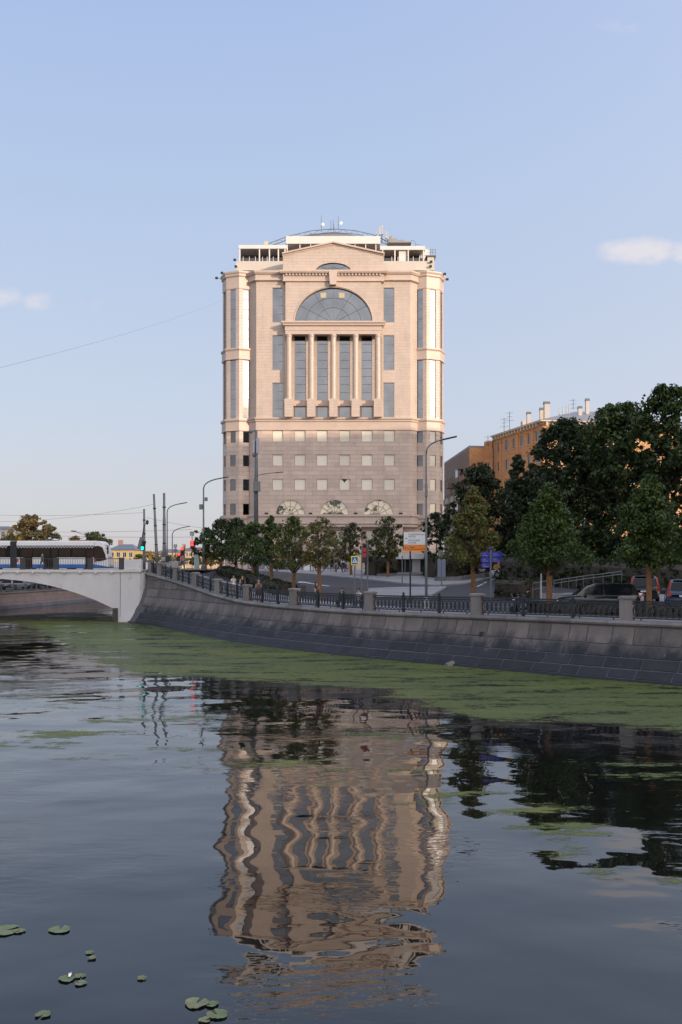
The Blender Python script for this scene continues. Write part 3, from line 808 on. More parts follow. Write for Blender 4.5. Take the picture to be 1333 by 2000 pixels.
# ------------------------------------------------------------------ the office block
FY = 136.0; CY = 135.2
M_up = stone_mat('pink_facing_stone', (0.53, 0.425, 0.355), 0.45, 1.3, 0.035, 0.88, 0.45)
M_low = stone_mat('brown_facing_stone', (0.60, 0.47, 0.385), 0.62, 2.2, 0.09, 0.70, 0.5)
M_trim = mat('pink_stone_trim', (0.53, 0.415, 0.345), 0.45, 0.07, 0.8)
M_col = mat('polished_column_stone', (0.49, 0.39, 0.325), 0.42, 0.10, 2.0)
def glass_mat(name, c, metal=1.0, rough=0.03):
    m, nt, b = newmat(name)
    n = nnoise(nt, 0.5, 3, 0.5, coord='World')
    nt.links.new(nmix(nt, ramp(nt, n, (0.3, 0.0), (0.7, 1.0)), tuple(x * 0.85 for x in c), tuple(x * 1.1 for x in c)), b.inputs['Base Color'])
    b.inputs['Metallic'].default_value = metal; b.inputs['Roughness'].default_value = rough
    bp = nt.nodes.new('ShaderNodeBump'); bp.inputs['Distance'].default_value = 0.0015
    nt.links.new(nnoise(nt, 1.1, 2, 0.5, coord='World'), bp.inputs['Height']); nt.links.new(bp.outputs[0], b.inputs['Normal'])
    return m
M_gl = glass_mat('coated_glass', (0.215, 0.225, 0.24))
M_gl2 = glass_mat('clear_glass', (0.17, 0.175, 0.18))
M_blind = mat('cream_blind', (0.84, 0.76, 0.62), 0.5, 0.05, 1.0)
_nt = M_blind.node_tree; _b = _nt.nodes['Principled BSDF']; _src = _b.inputs['Base Color'].links[0].from_socket
_oi = _nt.nodes.new('ShaderNodeObjectInfo'); _hs = _nt.nodes.new('ShaderNodeHueSaturation'); _nt.links.new(nmath(_nt, 'ADD', nmath(_nt, 'MULTIPLY', _oi.outputs['Random'], 0.24), 0.84), _hs.inputs['Value']); _nt.links.new(_src, _hs.inputs['Color']); _nt.links.new(_hs.outputs[0], _b.inputs['Base Color'])
M_bronze = mat('bronze_frame', (0.30, 0.215, 0.16), 0.45, 0.1)
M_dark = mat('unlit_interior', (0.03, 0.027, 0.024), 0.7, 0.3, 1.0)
off = thing('office_building', 'tall pale pink stone office block with arched window, columns and corner turrets', 'building', (XP(651, FY), FY, 4.8))

def wall_holes(mb, x0, x1, z0, z1, holes, y, depth, T=None):
    X = sorted({x0, x1} | {h[0] for h in holes} | {h[1] for h in holes}); Z = sorted({z0, z1} | {h[2] for h in holes} | {h[3] for h in holes})
    X = [x for x in X if x0 <= x <= x1]; Z = [z for z in Z if z0 <= z <= z1]
    st = len(mb.v)
    for a, b_ in zip(X, X[1:]):
        for c, d in zip(Z, Z[1:]):
            mx, mz = (a + b_) / 2, (c + d) / 2
            if any(h[0] < mx < h[1] and h[2] < mz < h[3] for h in holes): continue
            mb.quad((a, y, c), (b_, y, c), (b_, y, d), (a, y, d))
    for a, b_, c, d in holes:
        yb = y + depth
        mb.quad((a, y, c), (a, y, d), (a, yb, d), (a, yb, c)); mb.quad((b_, y, c), (b_, yb, c), (b_, yb, d), (b_, y, d))
        mb.quad((a, y, d), (b_, y, d), (b_, yb, d), (a, yb, d)); mb.quad((a, y, c), (a, yb, c), (b_, yb, c), (b_, y, c))
    if T is not None: mb.xform(T, st)
def arch_wall(mb, x0, x1, zb, zt, cx, rx, rz, y, depth, n=28):
    """wall panel with an arched opening that stands on zb"""
    pts = [(cx - rx * math.cos(math.pi * k / n), zb + rz * math.sin(math.pi * k / n)) for k in range(n + 1)]
    mb.quad((x0, y, zb), (cx - rx, y, zb), (cx - rx, y, zt), (x0, y, zt)); mb.quad((cx + rx, y, zb), (x1, y, zb), (x1, y, zt), (cx + rx, y, zt))
    for (a, za), (b_, zb_) in zip(pts, pts[1:]):
        mb.quad((a, y, za), (b_, y, zb_), (b_, y, zt), (a, y, zt))
        mb.quad((a, y, za), (a, y + depth, za), (b_, y + depth, zb_), (b_, y, zb_))
    return pts
def sweep(mb, path, prof, closed=False):
    """prof = (out, z) ; path runs left to right as seen from outside"""
    n = len(path); rows = []
    for i, p in enumerate(path):
        a = path[(i - 1) % n] if (closed or i > 0) else None; b_ = path[(i + 1) % n] if (closed or i < n - 1) else None
        nrm = []
        for q0, q1 in ((a, p), (p, b_)):
            if q0 is None or q1 is None: continue
            d = Vector((q1[0] - q0[0], q1[1] - q0[1])).normalized(); nrm.append(Vector((d.y, -d.x)))
        nn = nrm[0] if len(nrm) == 1 else (nrm[0] + nrm[1]) / (1 + nrm[0].dot(nrm[1]))
        rows.append([(p[0] + nn.x * o, p[1] + nn.y * o, z) for o, z in prof])
    k = len(prof); m_ = n if closed else n - 1
    mb.add([v for r_ in rows for v in r_], [(i * k + j, ((i + 1) % n) * k + j, ((i + 1) % n) * k + j + 1, i * k + j + 1) for i in range(m_) for j in range(k - 1)])
    if not closed: mb.f.append(tuple(len(mb.v) - n * k + j for j in range(k))); mb.m.append(0); mb.f.append(tuple(len(mb.v) - k + j for j in range(k))[::-1]); mb.m.append(0)
def pane_obj(x0, x1, z0, z1, y, m, parent, T=None, wob=0.004):
    w, h = (x1 - x0) / 2, (z1 - z0) / 2
    mb = MB(); e = rnd.uniform(-wob, wob) * w; g = rnd.uniform(-wob, wob) * h
    mb.quad((x0, y - e - g, z0), (x1, y + e - g, z0), (x1, y + e + g, z1), (x0, y - e + g, z1))
    if T is not None: mb.xform(T)
    return mb.build('pane', m, parent)
def window(x0, x1, z0, z1, y, nx, nz, m, parent, T=None, fr=0.05, name='window', mixed=None):
    """frame set back in its opening, each lite a pane of its own"""
    mb = MB(); yf = y - 0.05
    xs = [lerp(x0, x1, i / nx) for i in range(nx + 1)]; zs = [lerp(z0, z1, i / nz) for i in range(nz + 1)]
    for i, x in enumerate(xs):
        a, b_ = (x, x + fr) if i == 0 else ((x - fr, x) if i == nx else (x - fr / 2, x + fr / 2))
        mb.box(a, b_, yf, y + 0.04, z0, z1)
    for i, z in enumerate(zs):
        a, b_ = (z, z + fr) if i == 0 else ((z - fr, z) if i == nz else (z - fr / 2, z + fr / 2))
        mb.box(x0 + 0.002, x1 - 0.002, yf + 0.003, y + 0.037, a, b_)
    if T is not None: mb.xform(T)
    w = mb.build(name, M_bronze, parent)
    for i in range(nx):
        for k in range(nz):
            mm = m if mixed is None else mixed(i, k)
            pane_obj(xs[i], xs[i + 1], zs[k], zs[k + 1], y, mm, w, T)
    return w
def bz(py, Y=FY): return ZP(py, Y)
def bxp(px, Y=FY): return XP(px, Y)

ZTOP, ZBELT0, ZBELT1, ZBASE = bz(531), bz(816.5), bz(840), bz(1005)
# --- upper flanks of the front wall, three tall windows each
for sgn, pa, pb, w0, w1 in ((-1, 501, 558, 532.5, 553), (1, 745, 802, 749.5, 770.5)):
    holes = [(bxp(w0), bxp(w1), bz(b_), bz(a)) for a, b_ in ((562, 629.6), (655, 722.5), (747.5, 815))]
    mb = MB(); wall_holes(mb, bxp(pa), bxp(pb), ZBELT0, bz(529), holes, FY, 0.28)
    mb.build('wall', M_up, off)
    for h in holes: window(h[0], h[1], h[2], h[3], FY + 0.22, 1, 4, M_gl, off)
# --- chamfers running back to the turrets
for pa, pb in ((486.5, 501), (802, 816.5)):
    mb = MB()
    xa, xb = bxp(pa), bxp(pb); ya, yb = (FY + abs(xb - xa), FY) if pa < 600 else (FY, FY + abs(xb - xa))
    mb.quad((xa, ya, ZBELT0), (xb, yb, ZBELT0), (xb, yb, ZTOP), (xa, ya, ZTOP))
    mb.build('chamfer_wall', M_up, off)
for pa, pb in ((486.5, 501), (802, 816.5)):
    mb = MB()
    xa, xb = bxp(pa), bxp(pb); ya, yb = (FY + abs(xb - xa), FY) if pa < 600 else (FY, FY + abs(xb - xa))
    mb.quad((xa, ya, ZBASE - 1), (xb, yb, ZBASE - 1), (xb, yb, ZBELT0), (xa, ya, ZBELT0))
    mb.build('chamfer_wall', M_low, off)
xl, xr = bxp(501), bxp(802); dc = bxp(501) - bxp(486.5)
path_main = [(xl - dc, FY + dc), (xl, FY), (xr, FY), (xr + dc, FY + dc)]
# --- central bay: arched window, keystone, entablature
cx0, cx1 = XP(558, CY), XP(745.3, CY); cxm = XP(651.5, CY)
za, zt_ = ZP(629, CY), ZP(529, CY)
mb = MB(); arch_wall(mb, cx0, cx1, za, zt_, cxm, XP(726.8, CY) - cxm, ZP(561.5, CY) - za, CY, 0.55, 40)
mb.quad((cx0, CY, za), (cx0, CY, zt_), (cx0, FY + 0.3, zt_), (cx0, FY + 0.3, za)); mb.quad((cx1, CY, za), (cx1, FY + 0.3, za), (cx1, FY + 0.3, zt_), (cx1, CY, zt_))
mb.build('wall', M_up, off)
# lites of the great arch: rings and spokes
def fan_window(cx, zb, rx, rz, y, rings, spokes, name, m, mixed=None, fw=0.07, col_=None):
    mb = MB()
    def P(r, a, dy=0.0): return (cx - rx * r * math.cos(a), y + dy, zb + rz * r * math.sin(a))
    for r in rings[1:]:
        pts = [P(min(r, 0.995), math.pi * k / 32, -0.04) for k in range(33)]
        mb.tube(pts, fw / 2, 4)
    for i in range(spokes + 1):
        a = math.pi * i / spokes
        mb.bar(P(rings[0] if rings[0] > 0 else 0, a, -0.04), P(1.0, a, -0.04), fw, fw)
    mb.bar(P(1, 0, -0.04), P(1, math.pi, -0.04), fw, fw)
    w = mb.build(name, col_ or M_bronze, off)
    for j in range(len(rings) - 1):
        for i in range(spokes):
            a0, a1 = math.pi * i / spokes, math.pi * (i + 1) / spokes
            sub = 6; r0, r1 = rings[j], rings[j + 1]
            if r0 == 0.0: vs_ = [P(0, 0)] + [P(r1, lerp(a0, a1, k / sub)) for k in range(sub + 1)]; fs_ = [tuple(range(len(vs_)))]
            else:
                vs_ = [P(r0, lerp(a0, a1, k / sub)) for k in range(sub + 1)] + [P(r1, lerp(a0, a1, k / sub)) for k in range(sub + 1)]
                fs_ = [(k, k + 1, sub + 2 + k, sub + 1 + k) for k in range(sub)]
            d = rnd.uniform(-0.01, 0.01)
            vs_ = [(p[0], p[1] + d * (p[0] - cx) / rx, p[2]) for p in vs_]
            mm = m if mixed is None else mixed(j, i)
            MB().add(vs_, fs_).build('pane', mm, w)
    return w
M_archfr = mat('grey_window_frame', (0.13, 0.125, 0.12), 0.45, 0.1)
fan_window(cxm, za, XP(726.8, CY) - cxm, ZP(561.5, CY) - za, CY + 0.42, [0.0, 0.44, 0.72, 1.0], 6, 'arched_window', M_gl, col_=M_archfr, fw=0.05)
for px in (632, 668):   # lit ceiling panels seen through the arch glass
    MB().box(XP(px - 5.5, CY), XP(px + 5.5, CY), CY + 0.395, CY + 0.41, ZP(580, CY), ZP(570, CY)).build('ceiling_light_panel', mat('pale_lamp_panel', (0.50, 0.42, 0.28), 0.5, 0.05), off)
mb = MB(); r1x, r1z = XP(728.6, CY) - cxm, ZP(559.4, CY) - za
arc = [(cxm - r1x * math.cos(math.pi * k / 40), CY - 0.02, za + r1z * math.sin(math.pi * k / 40)) for k in range(41)]
mb.tube(arc, 0.09, 6); mb.build('arch_moulding', M_trim, off)
# entablature over the columns
def ledge(name, pa, pb, y0, y1, prof_px, m=M_trim, parent=off):
    """straight moulding; prof_px = (projection, photo row)"""
    xa, xb = XP(pa, y0), XP(pb, y0)
    sweepp = [(o_, ZP(r_, y0)) for o_, r_ in prof_px]
    mb = MB(); sweep(mb, [(xa, y1), (xa, y0), (xb, y0), (xb, y1)], sweepp); return mb.build(name, m, parent)
ledge('entablature', 558.5, 744.8, CY - 0.35, FY + 0.3, [(-0.2, 628), (0.62, 628.6), (0.62, 631.2), (0.42, 634), (0.42, 636), (0.12, 638), (0.12, 645.5), (0.06, 646), (0.06, 652.6), (-0.6, 652.8)])
# columns on pedestals
for px in (564.6, 608.4, 651.6, 695, 738.4):
    x = XP(px, CY); y = CY + 0.05; zt0, zb0 = ZP(653.5, CY), ZP(780, CY); r_ = 0.46
    H_ = zt0 - zb0
    mb = MB(); mb.lathe([(r_ * 1.12, 0), (r_ * 1.12, 0.12), (r_, 0.2), (r_, H_ * 0.35), (r_ * 0.97, H_ * 0.7), (r_ * 0.93, H_ - 0.5), (r_ * 0.96, H_ - 0.42), (r_ * 1.1, H_ - 0.22), (r_ * 1.14, H_)], (x, y, zb0), 24)
    mb.build('column', M_col, off, smooth=False)
    me = off.children[-1].data if False else None
    mb = MB(); mb.box(x - 0.62, x + 0.62, CY - 0.55, FY + 0.9, ZBELT0 - 0.02, zb0 - 0.0); mb.build('pedestal', M_up, off)
# recess behind the columns
RY = FY + 0.75
holes = []
for pa, pb in ((575.6, 597.2), (619.5, 640.4), (663.2, 684), (706.4, 727)):
    holes += [(XP(pa, RY), XP(pb, RY), ZP(782, RY), ZP(656, RY)), (XP(pa, RY), XP(pb, RY), ZP(815.5, RY), ZP(794.5, RY))]
mb = MB(); wall_holes(mb, XP(556, RY), XP(747, RY), ZBELT0 - 0.3, ZP(650, RY), holes, RY, 0.3)
mb.quad((XP(558, FY), FY, ZBELT0), (XP(558, FY), RY, ZBELT0), (XP(558, FY), RY, ZP(652, FY)), (XP(558, FY), FY, ZP(652, FY))); mb.quad((XP(745, FY), FY, ZBELT0), (XP(745, FY), RY, ZBELT0), (XP(745, FY), RY, ZP(652, FY)), (XP(745, FY), FY, ZP(652, FY)))
mb.build('wall', M_up, off)
for i, h in enumerate(holes): window(h[0], h[1], h[2], h[3], RY + 0.2, 1, 8 if i % 2 == 0 else 1, M_gl, off)
for pa, pb in ((575.6, 597.2), (619.5, 640.4), (663.2, 684), (706.4, 727)):      # spandrel sill between column pedestals
    MB().box(XP(pa, RY) - 0.3, XP(pb, RY) + 0.3, RY - 0.35, RY + 0.02, ZP(793.5, RY), ZP(783, RY)).build('sill', M_trim, off)
# pediment block with segmental window
PY = CY - 0.25
px0, px1 = XP(553, PY), XP(750, PY); zp0, zp1, zpa = ZP(530.5, PY), ZP(496, PY), ZP(474.5, PY); pcx = XP(651.3, PY)
rx_, rz_ = XP(686.5, PY) - pcx, ZP(513, PY) - zp0
mb = MB(); pts = arch_wall(mb, px0, px1, zp0, zp1, pcx, rx_, rz_, PY, 0.4, 24)
mb.add([(px0, PY, zp1), (px1, PY, zp1), (pcx, PY, zpa)], [(0, 1, 2)])
mb.quad((px0, PY, zp0), (px0, PY, zp1), (px0, PY + 2.6, zp1), (px0, PY + 2.6, zp0)); mb.quad((px1, PY, zp0), (px1, PY + 2.6, zp0), (px1, PY + 2.6, zp1), (px1, PY, zp1))
mb.quad((px0, PY, zp1), (pcx, PY, zpa), (pcx, PY + 2.6, zpa), (px0, PY + 2.6, zp1)); mb.quad((pcx, PY, zpa), (px1, PY, zp1), (px1, PY + 2.6, zp1), (pcx, PY + 2.6, zpa))
mb.build('pediment', M_up, off)
fan_window(pcx, zp0, rx_, rz_, PY + 0.32, [0.0, 0.5, 1.0], 4, 'arched_window', M_gl, col_=M_archfr, fw=0.04)
for (a, b_) in (((px0 - 0.1, zp1), (pcx, zpa + 0.03)), ((pcx, zpa + 0.03), (px1 + 0.1, zp1))):
    mb = MB(); mb.bar((a[0], PY + 1.1, a[1]), (b_[0], PY + 1.1, b_[1]), 3.0, 0.22); mb.bar((a[0], PY + 1.2, a[1] - 0.2), (b_[0], PY + 1.2, b_[1] - 0.2), 2.6, 0.22); mb.build('raking_cornice', M_trim, off)
# main cornice, dentils, keystone
prof = [(-0.4, bz(530.3)), (0.62, bz(530.6)), (0.62, bz(533.2)), (0.45, bz(536.6)), (0.25, bz(537)), (0.25, bz(546)), (0.42, bz(546.6)), (0.42, bz(548.6)), (0.05, bz(550.5)), (-0.2, bz(550.6))]
mb = MB(); sweep(mb, path_main, prof); mb.build('cornice', M_trim, off)
ledge('cornice', 554.4, 749.2, CY - 0.1, FY + 0.2, [(-0.3, 529.2), (0.66, 529.4), (0.66, 532.4), (0.52, 535.0), (0.1, 535.4), (0.1, 541), (0.06, 541.2), (0.06, 547.6), (0.16, 548), (0.16, 549.6), (-0.2, 549.8)])
for k in range(13):
    for p0, p1 in ((560.5, 638), (662, 743)):
        x = XP(lerp(p0, p1, k / 12), CY); MB().box(x - 0.13, x + 0.13, CY - 0.45, CY - 0.15, ZP(539.3, CY), ZP(535.6, CY)).build('dentil', M_trim, off)
mb = MB(); kz0, kz1 = ZP(558.5, CY), ZP(531, CY); kx = XP(651.2, CY)
mb.prism([(kx - 0.47, kz0), (kx + 0.47, kz0), (kx + 0.66, kz1), (kx - 0.66, kz1)], CY - 0.78, CY + 0.1); mb.build('keystone', M_trim, off)
# belt course
prof = [(-0.3, bz(816)), (0.5, bz(816.3)), (0.5, bz(818.6)), (0.3, bz(821)), (0.3, bz(823)), (0.14, bz(824.5)), (0.14, bz(838)), (0.2, bz(838.3)), (0.2, bz(840.3)), (-0.1, bz(840.6))]
mb = MB(); sweep(mb, path_main, prof); mb.build('belt_course', M_trim, off)
# --- lower storeys
cols_ = ((532.5, 553), (575.4, 597), (618.8, 640.3), (662.8, 684.4), (706.4, 728), (750, 771.6))
rows_ = ((840.6, 863), (888, 910), (935.3, 957.6))
holes = [(bxp(a), bxp(b_), bz(d), bz(c)) for a, b_ in cols_ for c, d in rows_]
ZA0, ZA1 = bz(1005), bz(968)
mb = MB(); wall_holes(mb, xl, xr, ZA1, bz(839), holes, FY, 0.22)
arches = ((567.4, 28), (653.4, 28.2), (740, 28.8))
edges = [xl, (bxp(567.4) + bxp(653.4)) / 2, (bxp(653.4) + bxp(740)) / 2, xr]
for (cpx, rp), e0, e1 in zip(arches, edges, edges[1:]):
    arch_wall(mb, e0, e1, ZA0, ZA1, bxp(cpx), rp / F * FY, ZP(976.2, FY) - ZA0, FY, 0.3, 24)
mb.build('wall', M_low, off)
for h in holes:
    w = window(h[0], h[1], h[2], h[3], FY + 0.16, 1, 1, M_blind, off, fr=0.06)
i = 3 * 3 + 2
h = holes[i]   # torn blind in one window
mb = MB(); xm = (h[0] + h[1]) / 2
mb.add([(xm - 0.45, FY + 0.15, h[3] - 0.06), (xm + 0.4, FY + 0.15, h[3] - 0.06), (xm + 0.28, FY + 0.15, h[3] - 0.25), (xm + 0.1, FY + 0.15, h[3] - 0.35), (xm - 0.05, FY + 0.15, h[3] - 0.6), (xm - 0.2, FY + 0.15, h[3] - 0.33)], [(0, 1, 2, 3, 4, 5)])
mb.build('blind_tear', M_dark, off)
# lunettes: cream panes, the dark tree reflections painted into the colour by noise
m, nt, b = newmat('lunette_reflection_paint')
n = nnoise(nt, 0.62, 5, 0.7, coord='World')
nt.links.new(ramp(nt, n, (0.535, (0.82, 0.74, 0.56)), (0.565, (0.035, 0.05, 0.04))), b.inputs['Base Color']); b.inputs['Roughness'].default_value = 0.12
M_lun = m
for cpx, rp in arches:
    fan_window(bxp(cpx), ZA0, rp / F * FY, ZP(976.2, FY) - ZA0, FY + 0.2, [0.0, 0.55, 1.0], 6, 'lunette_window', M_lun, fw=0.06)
    for k in range(7):   # voussoir stones over the lunette
        a0, a1 = R(150 - 120 * k / 7 - 1), R(150 - 120 * (k + 1) / 7 + 1)
        r0, r1 = rp / F * FY * 1.02, rp / F * FY * (1.62 if k == 3 else 1.45)
        poly = [(bxp(cpx) + r0 * math.cos(a0), ZA0 + r0 * math.sin(a0)), (bxp(cpx) + r1 * math.cos(a0), ZA0 + r1 * math.sin(a0)), (bxp(cpx) + r1 * math.cos(a1), ZA0 + r1 * math.sin(a1)), (bxp(cpx) + r0 * math.cos(a1), ZA0 + r0 * math.sin(a1))]
        MB().prism(poly[::-1], FY - 0.018, FY + 0.02).build('voussoir', M_low, off)
# --- turrets
TCY = 139.5; r_ap = 2.66
def turret(cx, face_list):
    Rv = r_ap / math.cos(R(22.5)); wf = 2 * r_ap * math.tan(R(22.5))
    octo = [(cx + Rv * math.sin(R(a)), TCY - Rv * math.cos(R(a))) for a in range(-180, 180, 45)]
    mbU, mbL = MB(), MB()
    for a in (-157.5, -112.5, -67.5, -22.5, 22.5, 67.5, 112.5, 157.5):
        Yf = TCY - r_ap * math.cos(R(a))
        # local facet frame: x along the facet (left to right from outside), y inward, z up
        T = Matrix.Translation((cx, TCY, 0)) @ Matrix.Rotation(R(a), 4, 'Z') @ Matrix.Translation((0, -r_ap, 0))
        vis = a in face_list
        hw = 0.50
        Yn = TCY - 2.5
        up = [(-hw, hw, ZP(680, Yn), ZP(565.5, Yn)), (-hw, hw, ZP(817, Yn), ZP(703.5, Yn))]
        lo = [(-hw, hw, ZP(d, Yn), ZP(c, Yn)) for c, d in ((842.6, 864.8), (889, 911), (936, 958.5), (983.6, 1006))]
        zt2, zm, zb2 = ZP(531, Yn), ZP(838, Yn), ZP(1012, Yn)
        wall_holes(mbU, -wf / 2, wf / 2, zm, zt2, up if vis else [], 0, 0.16, T)
        wall_holes(mbL, -wf / 2, wf / 2, zb2, zm, lo if vis else [], 0, 0.16, T)
        if vis:
            for h in up: window(h[0], h[1], h[2], h[3], 0.14, 1, 6, M_gl3, off, T, fr=0.045)
            for h in lo: window(h[0], h[1], h[2], h[3], 0.14, 1, 1, M_gl2, off, T, fr=0.05)
    mbU.build('turret_wall', M_up, off); mbL.build('turret_wall', M_low, off)
    path = octo
    Yn = TCY - 2.5
    z = lambda p: ZP(p, Yn)
    for nm, prof in (('turret_cornice', [(-2, z(531)), (0.36, z(531)), (0.36, z(533.5)), (0.22, z(537)), (0.22, z(540)), (0.06, z(542)), (0.06, z(564)), (-0.02, z(564.4))]),
                     ('turret_band', [(-0.02, z(680)), (0.3, z(680.4)), (0.3, z(683)), (0.14, z(686)), (0.14, z(699)), (0.2, z(699.5)), (0.2, z(702.5)), (-0.02, z(703))]),
                     ('turret_band', [(-0.02, z(818)), (0.34, z(818.5)), (0.34, z(822)), (0.16, z(825)), (0.16, z(839)), (0.22, z(839.5)), (0.22, z(842)), (-0.02, z(842.4))]),
                     ('turret_band', [(-0.02, z(1006)), (0.4, z(1006.5)), (0.4, z(1012)), (0.2, z(1016)), (0.2, z(1026)), (-0.3, z(1027))])):
        mb = MB(); sweep(mb, path, prof, closed=True); mb.build(nm, M_trim, off)
    mb = MB(); mb.slab([(x_, y_) for x_, y_ in octo], ZP(532, Yn) - 0.4, ZP(532, Yn) - 0.02); mb.build('turret_roof', M_trim, off)
    mb = MB(); mb.slab([(cx + (x_ - cx) * 0.9, TCY + (y_ - TCY) * 0.9) for x_, y_ in octo], 4.6, ZP(1020, Yn)); mb.build('turret_foot', M_low, off)
M_gl3 = glass_mat('turret_glass', (0.36, 0.36, 0.37), 1.0, 0.10)
turret(XP(468.3, TCY - 2.5), (-67.5, -22.5, 22.5)); turret(XP(833.2, TCY - 2.5), (-22.5, 22.5, 67.5))
# --- base: cornice, dark ground floor with piers
prof = [(-0.3, bz(1004.5)), (0.55, bz(1005)), (0.55, bz(1008.5)), (0.35, bz(1011)), (0.35, bz(1020)), (0.42, bz(1020.4)), (0.42, bz(1023)), (0.2, bz(1025)), (0.2, bz(1029)), (-1.6, bz(1029.3))]
mb = MB(); sweep(mb, path_main, prof); mb.build('base_cornice', M_trim, off)
mb = MB(); mb.quad((xl - 2, FY + 1.4, 4.4), (xr + 2, FY + 1.4, 4.4), (xr + 2, FY + 1.4, bz(1029)), (xl - 2, FY + 1.4, bz(1029))); mb.build('ground_floor_wall', M_low, off)
for px in (530, 567, 610, 653, 697, 740, 778):
    x = bxp(px)
    if px in (530, 610, 697, 778):
        MB().box(x - 0.7, x + 0.7, FY - 0.1, FY + 1.39, 4.4, bz(1029)).build('pier', M_low, off)
    else:
        window(x - 1.9, x + 1.9, 4.9, bz(1036), FY + 1.33, 4, 2, M_gl2, off, fr=0.08, name='shop_window')
mb = MB(); mb.box(xl - 2.5, xr + 2.5, FY + 2.0, FY + 26, 4.4, bz(545)); mb.build('core', M_up, off)
# --- terrace storey and roof
M_beam = mat('white_terrace_beam', (0.66, 0.62, 0.58), 0.5, 0.05, 1)
M_par = mat('terrace_parapet_panel', (0.55, 0.49, 0.42), 0.5, 0.06, 0.5)
M_roof = mat('grey_roof_metal', (0.27, 0.26, 0.25), 0.5, 0.12, 0.5, metal=0.3)
M_glt = glass_mat('terrace_glass', (0.10, 0.10, 0.11), 0.9, 0.06)
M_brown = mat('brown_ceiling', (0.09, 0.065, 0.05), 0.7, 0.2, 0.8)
QY = 139.2
q = lambda px: XP(px, QY)
z = lambda py: ZP(py, QY)
for p0, p1 in ((461.5, 555), (748, 848)):
    MB().box(q(p0), q(p1), QY, QY + 0.25, z(528), z(510)).build('terrace_parapet', M_par, off)
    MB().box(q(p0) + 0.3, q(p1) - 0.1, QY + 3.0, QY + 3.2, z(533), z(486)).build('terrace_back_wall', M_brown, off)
    MB().box(q(p0) + 0.05, q(p1), QY + 0.1, QY + 1.1, z(534), z(528)).build('parapet_base', M_archfr, off)
MB().box(q(466.5), q(560), QY + 0.1, QY + 3.4, z(485), z(478)).build('terrace_roof_beam', M_beam, off)
MB().box(q(743), q(831), QY + 0.1, QY + 3.4, z(487.3), z(480)).build('terrace_roof_beam', M_beam, off)
MB().box(q(559), q(743.5), QY + 0.4, QY + 9, z(474), z(459.3)).build('upper_roof_beam', M_beam, off)
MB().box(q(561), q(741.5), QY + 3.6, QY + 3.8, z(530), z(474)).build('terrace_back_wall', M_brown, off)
for px in (468.5, 507, 526.5, 544, 557, 748, 772, 798, 828): MB().box(q(px - 1.2), q(px + 1.2), QY + 0.2, QY + 0.45, z(510), z(484)).build('terrace_post', M_beam, off)
for px in (586, 607, 629, 672, 694, 715, 735, 561): MB().box(q(px - 0.9), q(px + 0.9), QY + 0.6, QY + 0.8, z(510), z(473)).build('terrace_post', M_beam, off)
for px in (475, 487, 499, 513, 522, 534, 766, 778, 808, 820): MB().box(q(px - 0.5), q(px + 0.5), QY + 0.3, QY + 0.36, z(510), z(500)).build('balustrade_post', M_beam, off)
MB().box(q(780), q(795), QY + 0.5, QY + 0.7, z(510), z(488)).build('terrace_curtain', M_beam, off)
for p0, p1 in ((469, 506), (508, 543), (750, 771), (800, 827)): MB().box(q(p0), q(p1), QY + 0.36, QY + 0.39, z(510), z(502.5)).build('balustrade_glass', M_glt, off)
# stair head at the right end, with its rail
MB().box(q(822), q(842), QY + 2, QY + 6, z(530), z(477.5)).build('stair_head', M_beam, off)
MB().box(q(836), q(849.5), QY + 0.6, QY + 4, z(532), z(499)).build('stair_head', M_par, off)
MB().box(q(833), q(852.5), QY + 0.4, QY + 4.2, z(499), z(496.5)).build('roof_slab', M_archfr, off)
def pipe(name, pts, r_, m=M_metal, n=6): return MB().tube(pts, r_, n).build(name, m, off)
for px in (842, 846, 852): pipe('roof_rail_post', [(q(px), QY + 0.6, z(496.5)), (q(px), QY + 0.6, z(484.5))], 0.035)
pipe('roof_rail', [(q(836), QY + 0.6, z(485)), (q(852), QY + 0.6, z(485))], 0.035)
pipe('roof_rail', [(q(836), QY + 0.6, z(490)), (q(852), QY + 0.6, z(490))], 0.03)
pipe('ladder_hoop', [(q(804), QY + 3, z(478)), (q(804), QY + 3, z(462)), (q(806), QY + 3, z(456.5)), (q(812), QY + 3, z(456.5)), (q(815), QY + 3, z(462)), (q(815), QY + 3, z(478))], 0.04)
pipe('ladder_hoop', [(q(815), QY + 3, z(464)), (q(823), QY + 3, z(464)), (q(823), QY + 3, z(478))], 0.03)
MB().box(q(805), q(814.5), QY + 2.6, QY + 3.4, z(480), z(469)).build('roof_unit', M_bronze, off)
# dome and its arched truss
DYc = 150.0
mb = MB(); rd = XP(760, DYc) - XP(650, DYc); zd0, zd1 = ZP(486, DYc) - 1.8, ZP(452.5, DYc) - 1.8
mb.lathe([(rd * math.cos(R(a)), zd0 + (zd1 - zd0) * math.sin(R(a))) for a in (0, 15, 30, 45, 60, 75, 88)], (XP(650, DYc), DYc, 0), 32); mb.build('dome_roof', M_roof, off, smooth=True)
def arc_pt(t, lift):   # t 0..1 from left foot to right foot
    pxs = np.interp(t, [0, 0.2, 0.4, 0.55, 0.7, 0.85, 1], [519, 561, 607, 650, 692, 728, 758]); pys = np.interp(t, [0, 0.2, 0.4, 0.55, 0.7, 0.85, 1], [478, 462, 451, 447, 450, 458, 472])
    return Vector((XP(pxs, 141.5), 141.5, ZP(pys, 141.5) + lift))
for lift in (0.0, -0.55): pipe('roof_truss_chord', [arc_pt(k / 30, lift) for k in range(31)], 0.055)
mb = MB()
for k in range(24): mb.bar(arc_pt(k / 24, 0.0 if k % 2 else -0.55), arc_pt((k + 1) / 24, -0.55 if k % 2 else 0.0), 0.05)
mb.build('roof_truss_web', M_metal, off)['kind'] = 'stuff'
